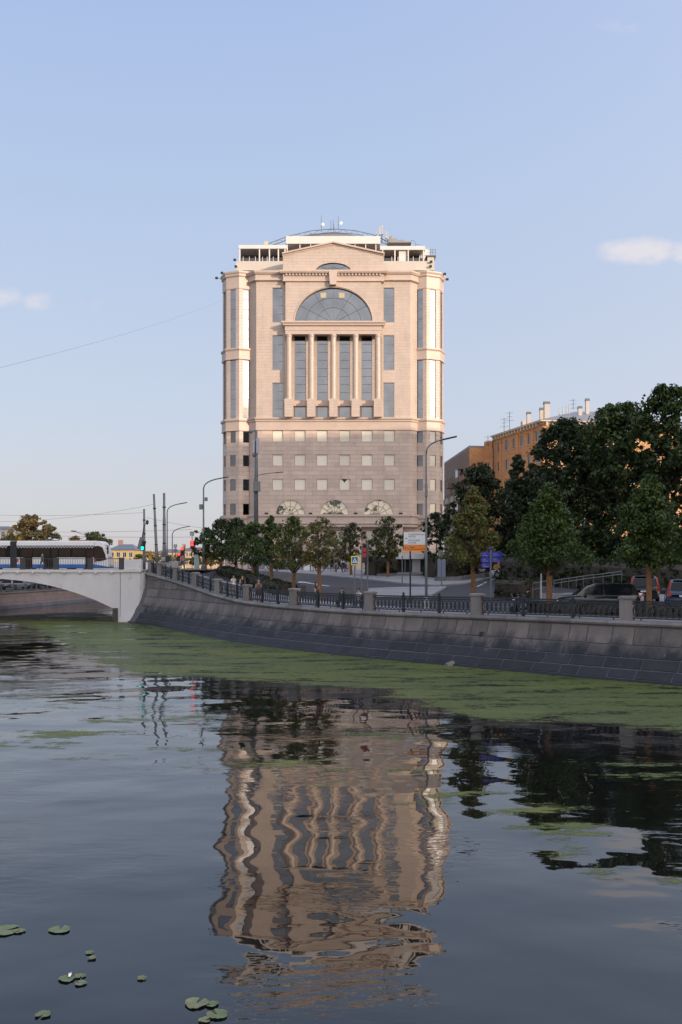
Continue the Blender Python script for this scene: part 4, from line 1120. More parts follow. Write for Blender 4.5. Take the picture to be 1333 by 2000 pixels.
# aerials, dishes and cabinets on the roof
for px, y0, y1 in ((628, 449, 420.5), (647, 450, 431), (651.5, 450, 429), (653, 450, 438), (661.3, 449, 421), (746, 475, 440)):
    pipe('aerial', [(XP(px, 141), 141, ZP(y0, 141)), (XP(px, 141), 141, ZP(y1, 141))], [0.05, 0.03])
for px, py in ((631, 438.8), (666.5, 436.2)):
    b0 = MB().lathe([(0.02, 0), (0.16, 0.02), (0.25, 0.09), (0.26, 0.1), (0.1, 0.14)], (0, 0, 0), 14).xform(Matrix.Translation((XP(px, 140.8), 140.8, ZP(py, 140.8))) @ Matrix.Rotation(R(90), 4, 'X'))
    b0.build('dish', M_white, off)
for p0, p1, y0, y1 in ((740.5, 744.5, 459, 443), (745.5, 748.5, 458, 440.5), (753, 756, 466, 452), (757, 759.5, 468, 455), (734.5, 736, 458, 450)):
    MB().box(XP(p0, 140.6), XP(p1, 140.6), 140.4, 140.9, ZP(y0, 140.6), ZP(y1, 140.6)).build('antenna_panel', mat('antenna_grey', (0.42, 0.43, 0.45), 0.4, 0.05), off)
    MB().box(XP((p0 + p1) / 2 - 0.4, 140.6), XP((p0 + p1) / 2 + 0.4, 140.6), 140.5, 140.8, ZP(478, 140.6), ZP(y0, 140.6)).build('antenna_mast', M_metal, off)
for p0, p1, y0, y1 in ((757, 766, 478, 466), (766, 776, 478, 470), (776, 790, 478, 473), (790, 803, 478, 475)):
    MB().box(XP(p0, 142), XP(p1, 142), 141, 143, ZP(y0, 142), ZP(y1, 142)).build('roof_unit', M_roof, off)
MB().box(q(515.5), q(523.5), QY + 1, QY + 1.3, z(473.5), z(466.5)).build('roof_sign_board', M_par, off); pipe('sign_post', [(q(519.5), QY + 1.2, z(478)), (q(519.5), QY + 1.2, z(473))], 0.04)
# floodlights at the cornices
for px, py in ((423.5, 543), (459, 507.5), (461, 520.5), (434, 533), (869, 535), (874, 545.5), (842.5, 511), (841.5, 520)):
    Y_ = TCY - 1.5 if px < 450 or px > 860 else QY - 0.3
    p = W(px, py, Y_)
    mb = MB(); mb.box(p.x - 0.2, p.x + 0.2, p.y - 0.15, p.y + 0.15, p.z - 0.14, p.z + 0.14)
    cx_ = XP(468.3, Y_) if px < 600 else XP(833.2, Y_)
    mb.bar(p, (lerp(p.x, cx_, 0.32), p.y + 0.5, p.z - 0.1), 0.05); mb.build('floodlight', M_black, off)
for px in (521, 607, 695, 783): MB().box(bxp(px) - 0.25, bxp(px) + 0.25, FY - 0.5, FY - 0.1, bz(1005) + 0.02, bz(1001.5)).build('floodlight', M_black, off)

# ------------------------------------------------------------------ orange brick apartment block to the right, and its lower neighbour
M_brick = stone_mat('orange_brick', (0.60, 0.325, 0.155), 0.25, 0.6, 0.12, 0.9, 0.85)
M_brick2 = stone_mat('dusky_pink_brick', (0.34, 0.225, 0.17), 0.25, 0.6, 0.1, 0.9, 0.85)
M_plaster = mat('cream_plaster', (0.60, 0.52, 0.42), 0.8, 0.1, 0.6)
M_wframe = mat('white_window_frame', (0.62, 0.60, 0.57), 0.6, 0.06)
M_roofm = stone_mat('standing_seam_roof', (0.26, 0.265, 0.285), 9.0, 0.6, 0.04, 0.6, 0.5, 0.0)
M_gla = glass_mat('apartment_glass', (0.15, 0.155, 0.16), 0.9, 0.05)
def facade(parent, A, B, z0, z1, wins, m, depth=0.25, frame_m=None):
    """wall from A to B (plan points), windows as (u0, u1, v0, v1) in metres along / up; each window a part with its panes"""
    A, B = Vector((A[0], A[1], 0)), Vector((B[0], B[1], 0)); L = (B - A).length; d = (B - A).normalized()
    T = Matrix.Translation(A) @ Matrix.Rotation(math.atan2(d.y, d.x), 4, 'Z')
    mb = MB(); wall_holes(mb, 0, L, z0, z1, wins, 0, depth, T); mb.build('wall', m, parent)
    for w in wins:
        mb = MB(); f = 0.07
        x0, x1, a, b_ = w; y = depth - 0.1
        mb.box(x0, x0 + f, y - 0.04, y + 0.05, a, b_); mb.box(x1 - f, x1, y - 0.04, y + 0.05, a, b_); mb.box((x0 + x1) / 2 - f / 2, (x0 + x1) / 2 + f / 2, y - 0.04, y + 0.05, a, b_)
        mb.box(x0 + 0.003, x1 - 0.003, y - 0.037, y + 0.047, a, a + f); mb.box(x0 + 0.003, x1 - 0.003, y - 0.037, y + 0.047, b_ - f, b_)
        mb.box(x0 - 0.08, x1 + 0.08, -0.1, y, a - 0.08, a)
        mb.xform(T); o = mb.build('window', frame_m or M_wframe, parent)
        for u0, u1 in ((x0, (x0 + x1) / 2), ((x0 + x1) / 2, x1)): pane_obj(u0, u1, a, b_, y, M_gla, o, T)
    return T, L
AY = 150.0
A0 = Vector((XP(1061, AY), AY)); eave = ZP(826, AY)
A1 = Vector((XP(966, 168.5), 168.5))                    # far end of the left-hand front
A2 = A0 + Vector((22, 3.0))
apt = thing('apartment_block', 'orange brick apartment block with bracketed eaves and grey metal roof behind the trees', 'building', (A0.x, A0.y, 4.8))
fl = 3.55
L = (A0 - A1).length
wins = []
for k in range(6):
    zb = eave - 2.9 - fl * k
    for u, w in ((1.2, 1.1), (4.6, 1.5), (7.6, 1.1), (10.6, 1.5), (13.4, 1.1), (16.3, 1.7), (18.2, 0.8)):
        if u + w < L - 0.2: wins.append((u, u + w, zb, zb + 1.9))
T, _ = facade(apt, A1, A0, 4.5, eave, wins, M_brick)
for u in (2.4, 9.3, 15.0):      # plastered pilaster strips
    mb = MB(); mb.box(u, u + 0.9, -0.16, 0.02, 6, eave - 0.6); mb.xform(T); mb.build('pilaster', M_brick, apt)
wins = [(u, u + 1.5, eave - 2.9 - fl * k, eave - 1.0 - fl * k) for k in range(6) for u in (2.4, 6.6, 10.8, 15, 19)]
T2, L2 = facade(apt, A0, A2, 4.5, eave, wins, M_brick)
back = Vector((10, 16))
# eaves with brackets
def eaves(parent, pts, z0, m):
    mb = MB(); sweep(mb, pts, [(-0.3, z0 - 0.35), (0.1, z0 - 0.35), (0.1, z0 - 0.2), (0.75, z0 - 0.06), (0.75, z0 + 0.14), (-0.3, z0 + 0.2)]); mb.build('eaves', m, parent)
pts = [(A1.x, A1.y), (A0.x, A0.y), (A2.x, A2.y)]
eaves(apt, pts, eave + 0.25, M_plaster)
for TT, LL in ((T, L), (T2, L2)):
    k = int(LL / 1.15)
    for i in range(k):
        u = 0.5 + i * 1.15; mb = MB(); mb.box(u - 0.16, u + 0.16, -0.6, 0.0, eave - 0.42, eave + 0.17); mb.xform(TT); mb.build('eaves_bracket', M_plaster, apt)
C_ = [A1, A0, A2, A2 + back * 1.0, A1 + Vector((17, 9))]
ctr = sum(C_, Vector((0, 0))) / 5
rz = eave + 0.45
mb = MB(); o_ = [(p + (p - ctr).normalized() * 0.9) for p in C_]
mb.add([(p.x, p.y, rz) for p in o_] + [(ctr.x - 3, ctr.y + 1.5, rz + 4.0), (ctr.x + 6, ctr.y + 1, rz + 4.0)], [(0, 1, 5), (1, 2, 6, 5), (2, 3, 6), (3, 4, 5, 6), (4, 0, 5)])
mb.build('roof', M_roofm, apt)
mb = MB(); mb.slab([(p.x, p.y) for p in [A1 + Vector((0.6, 0.2)), A0 + Vector((0.4, 0.6)), A2 + Vector((-0.3, 0.6)), A2 + back, A1 + Vector((17, 9))]], 4.5, eave); mb.build('core', M_brick, apt)
def chimney(px, pt, pb, w, Y, name='chimney', m=M_plaster, cap=True):
    w *= 0.85; x = XP(px, Y); mb = MB(); mb.box(x - w / 2, x + w / 2, Y - w / 2, Y + w / 2, ZP(pb, Y), ZP(pt, Y))
    c = mb.build(name, m, apt)
    if cap: MB().add([(x - w * .62, Y - w * .62, ZP(pt, Y)), (x + w * .62, Y - w * .62, ZP(pt, Y)), (x + w * .62, Y + w * .62, ZP(pt, Y)), (x - w * .62, Y + w * .62, ZP(pt, Y)), (x - w * .62, Y, ZP(pt, Y) + 0.45), (x + w * .62, Y, ZP(pt, Y) + 0.45)], [(0, 1, 5, 4), (2, 3, 4, 5), (1, 2, 5), (3, 0, 4), (0, 3, 2, 1)]).build('chimney_cowl', M_metal, c)
M_wch = mat('whitewashed_chimney', (0.50, 0.47, 0.43), 0.7, 0.08)
chimney(1068, 789, 826, 1.05, 156, m=M_wch); chimney(1058, 801, 822, 0.7, 158, m=M_plaster); chimney(1033, 809, 838, 0.8, 162, m=M_wch); chimney(1147.5, 783, 812, 0.75, 160, m=M_wch); chimney(1133, 798, 812, 0.75, 157, m=M_wch); chimney(1024, 823, 842, 1.2, 164, m=M_plaster, cap=False)
for px in (1093, 1100, 1107, 1112): MB().tube([(XP(px, 160), 160, ZP(812, 160)), (XP(px, 160), 160, ZP(796 - (px - 1093) * 0.3, 160))], 0.09, 6).build('vent_pipe', M_wch, apt)
def tv_aerial(px, pt, pb, Y, par):
    x = XP(px, Y); mb = MB(); mb.tube([(x, Y, ZP(pb, Y)), (x, Y, ZP(pt, Y))], 0.045, 5)
    for k, w in enumerate((0.7, 0.55, 0.8)): zz = ZP(pt, Y) - 0.3 - 0.7 * k; mb.bar((x - w, Y, zz), (x + w, Y, zz + 0.1), 0.04)
    mb.build('tv_aerial', M_darkmetal, par)
tv_aerial(985, 816, 845, 166, apt); tv_aerial(995.5, 804, 845, 165, apt); tv_aerial(1120, 779, 800, 160, apt); tv_aerial(953.5, 851, 870, 170, apt)
# drain pipe
mb = MB(); mb.tube([(A1.x - 0.2, A1.y - 0.3, eave), (A1.x - 0.5, A1.y - 1.0, eave - 1.2), (A1.x - 0.3, A1.y - 0.5, eave - 2.2), (A1.x - 0.3, A1.y - 0.5, 6)], 0.09, 6); mb.build('drain_pipe', M_darkmetal, apt)
# lower neighbour: step back, front panel and long side
eave2 = ZP(875, 171)
B0 = Vector((XP(946, 171), 171)); B1 = Vector((XP(917, 170.5), 170.5)); B2 = Vector((XP(868, 199), 199))
blk = thing('apartment_block', 'dusky pink brick apartment block with balconies, left of the orange one', 'building', (B1.x, B1.y, 4.8))
z2 = eave2
wins = []
Lb = (B1 - B2).length
for k in range(6):
    zb = z2 - 5.6 - 3.3 * k
    for u in np.arange(1.2, Lb - 1.5, 2.9): wins.append((u, u + 1.25, zb, zb + 1.8))
Tb, _ = facade(blk, B2, B1, 4.5, z2, wins, M_brick2)
facade(blk, B1, B0, 4.5, z2, [], M_brick)
Lc = (A1 - B0).length
facade(blk, B0, (A1.x + 0.3, A1.y + 0.2), 4.5, z2 + 1.2, [(0.3, min(Lc - 0.2, 1.3), z2 - 4.6 - 3.3 * k, z2 - 2.9 - 3.3 * k) for k in range(5)] if Lc > 1.6 else [], M_brick)
mb = MB(); mb.slab([(B1.x, B1.y), (B0.x, B0.y), (B0.x + 12, B0.y + 4), (B0.x + 14, 205), (B2.x, B2.y)], z2 + 0.003, z2 + 0.4); mb.build('roof_edge', M_roof, blk)
mb = MB(); mb.slab([(B1.x + 0.7, B1.y + 0.6), (B0.x, B0.y + 0.6), (B0.x + 12, B0.y + 4), (B0.x + 14, 205), (B2.x + 0.8, B2.y)], 4.5, z2 - 0.01); mb.build('core', M_brick2, blk)
for (u, k) in ((19.6, 0), (19.6, 1), (19.6, 2), (14, 1), (14, 2), (14, 3), (8, 0), (8, 1), (8, 2), (3.2, 1), (3.2, 2), (24, 0), (24, 1)):
    if u + 3 > Lb: continue
    zb = z2 - 6.0 - 3.3 * k
    mb = MB(); mb.box(u, u + 2.8, -1.1, 0.0, zb - 0.15, zb); mb.box(u, u + 2.8, -1.1, -1.03, zb, zb + 1.0); mb.box(u, u + 0.06, -1.03, 0, zb, zb + 1.0); mb.box(u + 2.74, u + 2.8, -1.03, 0, zb, zb + 1.0)
    mb.xform(Tb); bo = mb.build('balcony', M_plaster if k % 2 else M_brick2, blk)
    if (u, k) in ((19.6, 0), (14, 2), (19.6, 2)):
        mb = MB(); mb.box(u + 0.05, u + 2.75, -1.06, -1.0, zb + 1.0, zb + 2.5); mb.box(u, u + 2.8, -1.2, 0.0, zb + 2.5, zb + 2.6); mb.xform(Tb); mb.build('glazing', M_gla, bo)

# ------------------------------------------------------------------ far houses on the left
def far_house(px0, px1, yb_, eaves_py, ridge_py, Y, wall_c, roof_c, label, wins, depth=9.0, zb=3.0, chim=()):
    x0, x1 = XP(px0, Y), XP(px1, Y); ze, zr = ZP(eaves_py, Y), ZP(ridge_py, Y)
    h = thing('house', label, 'house', ((x0 + x1) / 2, Y, zb))
    mw = mat('house_plaster', wall_c, 0.8, 0.08, 0.5); mr = mat('house_roof', roof_c, 0.6, 0.12, 0.6)
    W_ = x1 - x0
    holes = []
    nx, nz = wins
    for i in range(nx):
        for k in range(nz):
            u = W_ * (i + 0.5) / nx; v = ze - 1.9 - 3.1 * k
            if v - 0.2 > zb + 0.3: holes.append((u - 0.5, u + 0.5, v - 0.2, v + 1.3))
    facade(h, (x0, Y), (x1, Y), zb, ze, holes, mw, 0.15)
    mb = MB(); mb.quad((x0, Y, zb), (x0, Y + depth, zb), (x0, Y + depth, ze), (x0, Y, ze)); mb.build('wall', mw, h)
    mb = MB(); mb.quad((x1, Y, zb), (x1, Y + depth, zb), (x1, Y + depth, ze), (x1, Y, ze)); mb.build('wall', mw, h)
    ov = 0.4; ins = min(W_ * 0.25, depth / 2)
    mb = MB(); mb.add([(x0 - ov, Y - ov, ze), (x1 + ov, Y - ov, ze), (x1 + ov, Y + depth, ze), (x0 - ov, Y + depth, ze), (x0 + ins, Y + depth / 2, zr), (x1 - ins, Y + depth / 2, zr)], [(0, 1, 5, 4), (1, 2, 5), (2, 3, 4, 5), (3, 0, 4), (0, 3, 2, 1)]); rf = mb.build('roof', mr, h)
    for c in chim:
        x = XP(c, Y + depth / 2); MB().box(x - 0.6, x + 0.6, Y + depth / 2 - 0.4, Y + depth / 2 + 0.4, zr - 0.8, zr + 1.2).build('chimney', M_brick2, rf)
    return h
far_house(213, 262, 1100, 1074, 1062, 240, srgb(190, 166, 118), (0.13, 0.15, 0.2), 'yellow plastered house with blue-grey roof beyond the tram', (4, 3), 12, 2.5, (236,))
far_house(-60, 22, 1100, 1033, 1026, 235, srgb(220, 212, 196), (0.2, 0.2, 0.22), 'white house at the left edge above the tram roof', (8, 4), 12, 2.5)
far_house(305, 352, 1100, 1079, 1072, 300, srgb(205, 180, 140), (0.16, 0.14, 0.15), 'low cream house between the tram poles and traffic lights', (7, 2), 12, 2.8)
far_house(345, 440, 1100, 1076, 1068, 330, srgb(190, 160, 125), (0.17, 0.13, 0.13), 'long tan house with brownish roof beyond the traffic lights', (12, 3), 14, 2.8, (360, 400))
far_house(-200, 10, 1100, 1095, 1085, 170, srgb(150, 140, 130), (0.15, 0.14, 0.15), 'low riverside house seen under the bridge arch', (10, 2), 10, 2.2)

# ------------------------------------------------------------------ added tall blocks on the near right bank, out of frame: the evening sun comes over them
def tower(p0, p1, q0, q1, za, zb, label):
    f = lambda p, q, z: ((p + q) * 0.70711, (p - q) * 0.70711, z)
    t = thing('added_tower_block', label, 'building', f((p0 + p1) / 2, q0, 2.8), 'added unseen tall blocks on the near bank behind the camera')
    c = [f(p0, q0, 2.6), f(p0, q1, 2.6), f(p1, q1, 2.6), f(p1, q0, 2.6), f(p0, q0, za), f(p0, q1, za), f(p1, q1, zb), f(p1, q0, zb)]
    MB().add(c, [(0, 1, 2, 3), (4, 7, 6, 5), (0, 4, 5, 1), (1, 5, 6, 2), (2, 6, 7, 3), (3, 7, 4, 0)]).build('wall', M_tower, t)
    mb = MB(); n = int((min(za, zb) - 7) / 3.4)
    for k in range(n):
        zz = 5 + k * 3.4
        mb.quad(f(p0 + 1, q0 - 0.06, zz), f(p1 - 1, q0 - 0.06, zz), f(p1 - 1, q0 - 0.06, zz + 1.7), f(p0 + 1, q0 - 0.06, zz + 1.7))
    mb.build('window_bands', M_gl2, t)['kind'] = 'stuff'
M_tower = mat('tower_cladding', (0.30, 0.27, 0.25), 0.8, 0.1, 0.3)
tower(18, 50, 62, 78, 60.5, 60.5, 'added unseen grey tower block on the near bank, left of three behind the camera')
tower(50.01, 78, 60, 78, 61.5, 61.5, 'added unseen grey tower block on the near bank, middle of three behind the camera')
tower(78.01, 119, 60, 78, 60.9, 55.9, 'added unseen grey tower block with sloping roof on the near bank, right of three behind the camera')  # roof slope shaped so the cast shade ends level on the office front

# ------------------------------------------------------------------ trees and hedges
def leaf_mat(name, c, c2, dead=None, deadamt=0.0):
    m, nt, b = newmat(name)
    g = nt.nodes.new('ShaderNodeNewGeometry')
    r_ = g.outputs['Random Per Island']
    n = nnoise(nt, 0.9, 3, 0.6, coord='World')
    cc = nmix(nt, r_, c, c2)
    cc = nmix(nt, 1.0, cc, ramp(nt, n, (0.3, 0.72), (0.7, 1.25)), 'MULTIPLY')
    if dead: cc = nmix(nt, nmath(nt, 'LESS_THAN', nmath(nt, 'ADD', nmath(nt, 'MULTIPLY', r_, 0.6), nmath(nt, 'MULTIPLY', n, 0.4)), deadamt), cc, dead)
    nt.links.new(cc, b.inputs['Base Color']); b.inputs['Roughness'].default_value = 0.42
    b.inputs['Specular IOR Level'].default_value = 0.32
    tr = nt.nodes.new('ShaderNodeBsdfTranslucent'); nt.links.new(cc, tr.inputs['Color'])
    mx = nt.nodes.new('ShaderNodeMixShader'); mx.inputs[0].default_value = 0.2
    nt.links.new(b.outputs[0], mx.inputs[1]); nt.links.new(tr.outputs[0], mx.inputs[2])
    nt.links.new(mx.outputs[0], nt.nodes['Material Output'].inputs['Surface'])
    return m
L_green = leaf_mat('maple_leaves', (0.046, 0.078, 0.018), (0.098, 0.142, 0.034))
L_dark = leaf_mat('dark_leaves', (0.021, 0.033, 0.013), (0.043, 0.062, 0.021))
L_olive = leaf_mat('olive_leaves', (0.11, 0.135, 0.035), (0.18, 0.19, 0.055), (0.25, 0.14, 0.045), 0.30)
L_brown = leaf_mat('browning_leaves', (0.10, 0.115, 0.035), (0.175, 0.155, 0.055), (0.21, 0.12, 0.045), 0.34)
L_gold = leaf_mat('golden_leaves', (0.26, 0.20, 0.06), (0.38, 0.28, 0.08), (0.40, 0.21, 0.07), 0.3)
L_hedge = leaf_mat('hedge_leaves', (0.025, 0.04, 0.014), (0.05, 0.07, 0.022))
def leaves_mesh(name, centers, cl_r, per, size, m, seed, squash=0.8):
    rg = np.random.default_rng(seed)
    C = np.repeat(np.array(centers), per, axis=0)
    rr = np.repeat(np.array(cl_r), per)
    d = rg.normal(size=C.shape); d /= np.linalg.norm(d, axis=1)[:, None]
    rad = rr * rg.random(len(C)) ** 0.45
    P = C + d * rad[:, None] * np.array([1, 1, squash])
    n = len(P)
    nrm = d * 0.8 + rg.normal(size=(n, 3)) * 0.6 + np.array([0, 0, 0.45]); nrm /= np.linalg.norm(nrm, axis=1)[:, None]
    a = np.cross(nrm, rg.normal(size=(n, 3))); a /= np.linalg.norm(a, axis=1)[:, None] + 1e-9
    b_ = np.cross(nrm, a)
    sz = size * rg.uniform(0.6, 1.25, n)[:, None]
    fold = nrm * sz * 0.18
    V = np.stack([P - a * sz * 0.55, P + b_ * sz * 0.36 + fold, P + a * sz * 0.6, P - b_ * sz * 0.36 + fold], axis=1).reshape(-1, 3)
    me = bpy.data.meshes.new(name)
    me.vertices.add(4 * n); me.vertices.foreach_set('co', V.astype(np.float32).ravel())
    me.loops.add(4 * n); me.loops.foreach_set('vertex_index', np.arange(4 * n, dtype=np.int32))
    me.polygons.add(n); me.polygons.foreach_set('loop_start', np.arange(0, 4 * n, 4, dtype=np.int32)); me.polygons.foreach_set('loop_total', np.full(n, 4, dtype=np.int32))
    me.materials.append(m); me.update(calc_edges=True)
    return me
def crown_centers(H0, H1, rx, shape, n, seed):
    """clump centres filling a crown envelope from height H0 to H1"""
    rg = random.Random(seed); out = []; rad = []
    ph = [rg.uniform(0, 6.28) for _ in range(4)]
    while len(out) < n:
        t = rg.random(); a = rg.uniform(0, 2 * math.pi)
        if shape == 'cone': env = (1 - t) ** 0.75 * min(1, (t + 0.03) / 0.16) ** 0.6
        elif shape == 'egg': env = math.sin(math.pi * min(1, (t * 0.93 + 0.05)) ** 0.8) ** 0.7
        else: env = math.sin(math.pi * (0.08 + 0.90 * t)) ** 0.55
        env *= 1 + 0.20 * math.sin(3 * a + ph[0] + t * 5) + 0.17 * math.sin(5 * a + ph[1] - t * 9) + 0.14 * math.sin(2 * a + t * 11 + ph[2])
        r_ = rx * env * (rg.random() ** 0.42)
        cr = rx * rg.choice((0.09, 0.13, 0.17, 0.22, 0.27)) * rg.uniform(0.85, 1.15)
        if shape == 'cone' and t > 0.8: cr *= 0.55
        out.append((r_ * math.cos(a), r_ * math.sin(a), lerp(H0, H1 - cr * 0.6, t))); rad.append(cr)
    return out, rad
def tree(px, Y, top_py, bot_py, half_px, m, label, cat='tree', shape='egg', leaf=0.2, clumps=110, per=50, seed=1, wrap=True, group=None, trunk_r=0.10, name='maple_tree', ground=None, wrap_px=None, mixin=None):
    p = on(px, Y) if ground is None else Vector((XP(px, Y), Y, ground))
    H0, H1 = ZP(bot_py, Y) - p.z, ZP(top_py, Y) - p.z; rx = half_px / F * Y
    t = thing(name, label, cat, p, group)
    rg = random.Random(seed)
    cen, rad = crown_centers(H0, H1, rx, shape, clumps, seed)
    hh = H0 + (H1 - H0) * 0.8
    mb = MB(); lean = rg.uniform(-0.03, 0.03)
    spine = [(lean * k * hh / 6 + rg.uniform(-0.03, 0.03) * (k > 1), rg.uniform(-0.03, 0.03) * (k > 1), hh * k / 6) for k in range(7)]
    mb.tube(spine, [trunk_r * (1.25 if k == 0 else 1) * (1 - 0.125 * k) for k in range(7)], 8)
    o = mb.build('trunk', M_bark, smooth=True); o.parent = t
    mb = MB()
    for i in rg.sample(range(len(cen)), min(len(cen), 34)):
        c = Vector(cen[i]); z0 = max(H0 * 0.75, c.z - (Vector((c.x, c.y)).length) * rg.uniform(0.5, 1.1)); z0 = min(z0, hh * 0.95)
        s0 = Vector((lean * z0 * 1.0, 0, z0)); mid = s0.lerp(c, 0.5) + Vector((0, 0, 0.12 * (c - s0).length))
        mb.tube([s0, mid, c], [trunk_r * 0.36, trunk_r * 0.22, trunk_r * 0.08], 5)
    o = mb.build('limbs', M_bark); o.parent = t
    me = leaves_mesh('crown', cen, rad, per, leaf, m, seed)
    if mixin is not None:
        me.materials.append(mixin)
        ks = np.random.default_rng(seed + 5).random(len(me.polygons)); hz = np.zeros(len(me.vertices) * 3, np.float32); me.vertices.foreach_get('co', hz)
        zc = hz.reshape(-1, 4, 3)[:, 0, 2]; u = (zc - H0) / max(0.1, H1 - H0)
        me.polygons.foreach_set('material_index', (ks < 0.25 + 0.5 * u).astype(np.int32))
    link_mesh('crown', me, t)
    if wrap:
        w0, w1 = 0.0, H0 + 0.25
        mb = MB(); mb.tube([(0, 0, -0.05), (lean * 0.3, 0, w1 * 0.5), (lean * w1, 0, w1)], [trunk_r + 0.055, trunk_r + 0.045, trunk_r + 0.03], 10); o = mb.build('trunk_wrap', M_wood); o.parent = t
    return t
G1 = 'young wrapped street trees'
# young wrapped maples near the wall
tree(1268, 48.5, 927, 1104, 84, L_green, 'dense pointed maple with orange wrapped trunk at the right edge', shape='cone', leaf=0.17, clumps=220, per=75, seed=11, group=G1, trunk_r=0.11)
tree(1073, 52.5, 942, 1104, 80, L_green, 'pointed maple with orange wrapped trunk behind the black car bonnet', shape='cone', leaf=0.17, clumps=220, per=75, seed=12, group=G1, trunk_r=0.12)
tree(925, 59.5, 950, 1102, 64, L_olive, 'yellowing olive maple with wrapped trunk left of the blue direction signs', shape='cone', leaf=0.19, clumps=170, per=55, seed=13, group=G1, trunk_r=0.11)
tree(625, 67.5, 1007, 1106, 47, L_brown, 'browning thin maple behind the woman at the railing', leaf=0.19, clumps=72, per=46, seed=14, group=G1, mixin=L_olive)
tree(574, 72, 1009, 1108, 50, L_olive, 'olive brown maple right of the clipped hedge', leaf=0.19, clumps=88, per=49, seed=15, group=G1, mixin=L_green)
tree(531, 76.5, 1007, 1106, 45, L_green, 'green maple in the hedge behind the woman in the patterned dress', leaf=0.2, clumps=88, per=52, seed=16, group=G1, shape='cone')
tree(494, 82, 1017, 1100, 45, L_green, 'green maple in the hedge, second in from the hedge end', leaf=0.21, clumps=88, per=52, seed=17, group=G1)
tree(462, 87.5, 1011, 1098, 44, L_green, 'green maple in the hedge behind the woman in black', leaf=0.21, clumps=88, per=52, seed=18, group=G1, mixin=L_dark)
tree(433, 93, 1013, 1092, 42, L_green, 'green maple left of the clipped hedge, below the turret', leaf=0.22, clumps=88, per=49, seed=19, group=G1, mixin=L_dark)
tree(402, 98, 1030, 1088, 30, L_dark, 'leftmost small maple beside the red traffic light', leaf=0.22, clumps=80, per=36, seed=20, group=G1)
tree(686, 97, 1021, 1092, 38, L_brown, 'thin dark brownish tree on the square behind the crossing sign', leaf=0.22, clumps=72, per=39, seed=21, group=G1, mixin=L_dark)
tree(758, 93, 1007, 1090, 42, L_olive, 'olive tree on the square left of the big road sign', leaf=0.22, clumps=88, per=46, seed=22, group=G1, mixin=L_dark)
tree(852, 100, 1000, 1098, 33, L_dark, 'dark tree behind the tall lamp post by the building corner', leaf=0.24, clumps=110, per=42, seed=23, group=G1, wrap=False)
# big old trees behind
G2 = 'large dark trees on the slope'
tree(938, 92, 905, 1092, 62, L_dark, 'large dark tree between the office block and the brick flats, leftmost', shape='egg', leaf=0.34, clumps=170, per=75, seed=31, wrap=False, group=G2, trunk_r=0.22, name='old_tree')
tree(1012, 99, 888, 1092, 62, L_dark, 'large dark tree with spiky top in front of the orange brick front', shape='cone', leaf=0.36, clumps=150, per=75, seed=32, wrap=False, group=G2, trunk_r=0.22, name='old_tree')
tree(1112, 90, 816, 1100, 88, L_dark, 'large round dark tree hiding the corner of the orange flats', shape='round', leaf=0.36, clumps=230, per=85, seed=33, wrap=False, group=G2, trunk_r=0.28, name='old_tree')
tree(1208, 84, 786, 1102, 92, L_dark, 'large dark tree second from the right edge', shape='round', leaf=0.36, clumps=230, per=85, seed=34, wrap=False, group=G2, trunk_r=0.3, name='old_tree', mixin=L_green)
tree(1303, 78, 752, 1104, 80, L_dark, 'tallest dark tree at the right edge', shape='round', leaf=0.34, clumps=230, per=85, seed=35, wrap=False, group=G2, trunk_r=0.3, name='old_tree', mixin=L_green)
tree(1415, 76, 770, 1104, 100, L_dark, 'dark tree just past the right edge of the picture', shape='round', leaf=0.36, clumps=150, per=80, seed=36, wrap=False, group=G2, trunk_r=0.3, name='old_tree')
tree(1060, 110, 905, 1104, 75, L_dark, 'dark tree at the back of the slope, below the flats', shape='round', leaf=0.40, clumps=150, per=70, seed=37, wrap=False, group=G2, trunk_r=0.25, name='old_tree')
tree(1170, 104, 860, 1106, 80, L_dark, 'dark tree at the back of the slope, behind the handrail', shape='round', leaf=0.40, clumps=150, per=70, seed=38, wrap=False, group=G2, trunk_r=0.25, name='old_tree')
# far trees on the left
G3 = 'far trees beyond the bridge'
tree(62, 190, 1006, 1070, 36, L_gold, 'tall golden tree behind the tram', shape='round', leaf=0.5, clumps=90, per=60, seed=41, wrap=False, group=G3, trunk_r=0.25, name='far_tree', ground=2.6)
tree(20, 200, 1045, 1085, 40, L_olive, 'low olive tree behind the tram at the left edge', shape='round', leaf=0.5, clumps=70, per=50, seed=42, wrap=False, group=G3, trunk_r=0.2, name='far_tree', ground=2.6)
tree(185, 205, 1038, 1085, 34, L_olive, 'pale olive tree behind the tram nose', shape='round', leaf=0.5, clumps=70, per=55, seed=43, wrap=False, group=G3, trunk_r=0.2, name='far_tree', ground=2.6)
tree(150, 215, 1046, 1088, 22, L_gold, 'small golden tree behind the pantograph', shape='round', leaf=0.5, clumps=50, per=45, seed=44, wrap=False, group=G3, trunk_r=0.2, name='far_tree', ground=2.6)
tree(95, 210, 1022, 1078, 24, L_olive, 'thin olive tree right of the tall golden one', shape='round', leaf=0.5, clumps=50, per=45, seed=45, wrap=False, group=G3, trunk_r=0.2, name='far_tree', ground=2.6)
for i, (px, tp, hw) in enumerate(((272, 1082, 14), (292, 1076, 18), (318, 1080, 16), (350, 1082, 18), (382, 1086, 16), (412, 1084, 18))):
    tree(px, 235 + 6 * i, tp, 1102, hw, L_gold if i % 2 else L_olive, ['low olive tree right of the yellow house', 'low golden tree behind the green traffic light', 'low olive tree between the two tram poles', 'low golden tree under the far lamps', 'low olive tree behind the red traffic light', 'low golden tree behind the leftmost maple'][i], shape='round', leaf=0.5, clumps=45, per=40, seed=51 + i, wrap=False, group=G3, trunk_r=0.18, name='far_tree', ground=2.8)
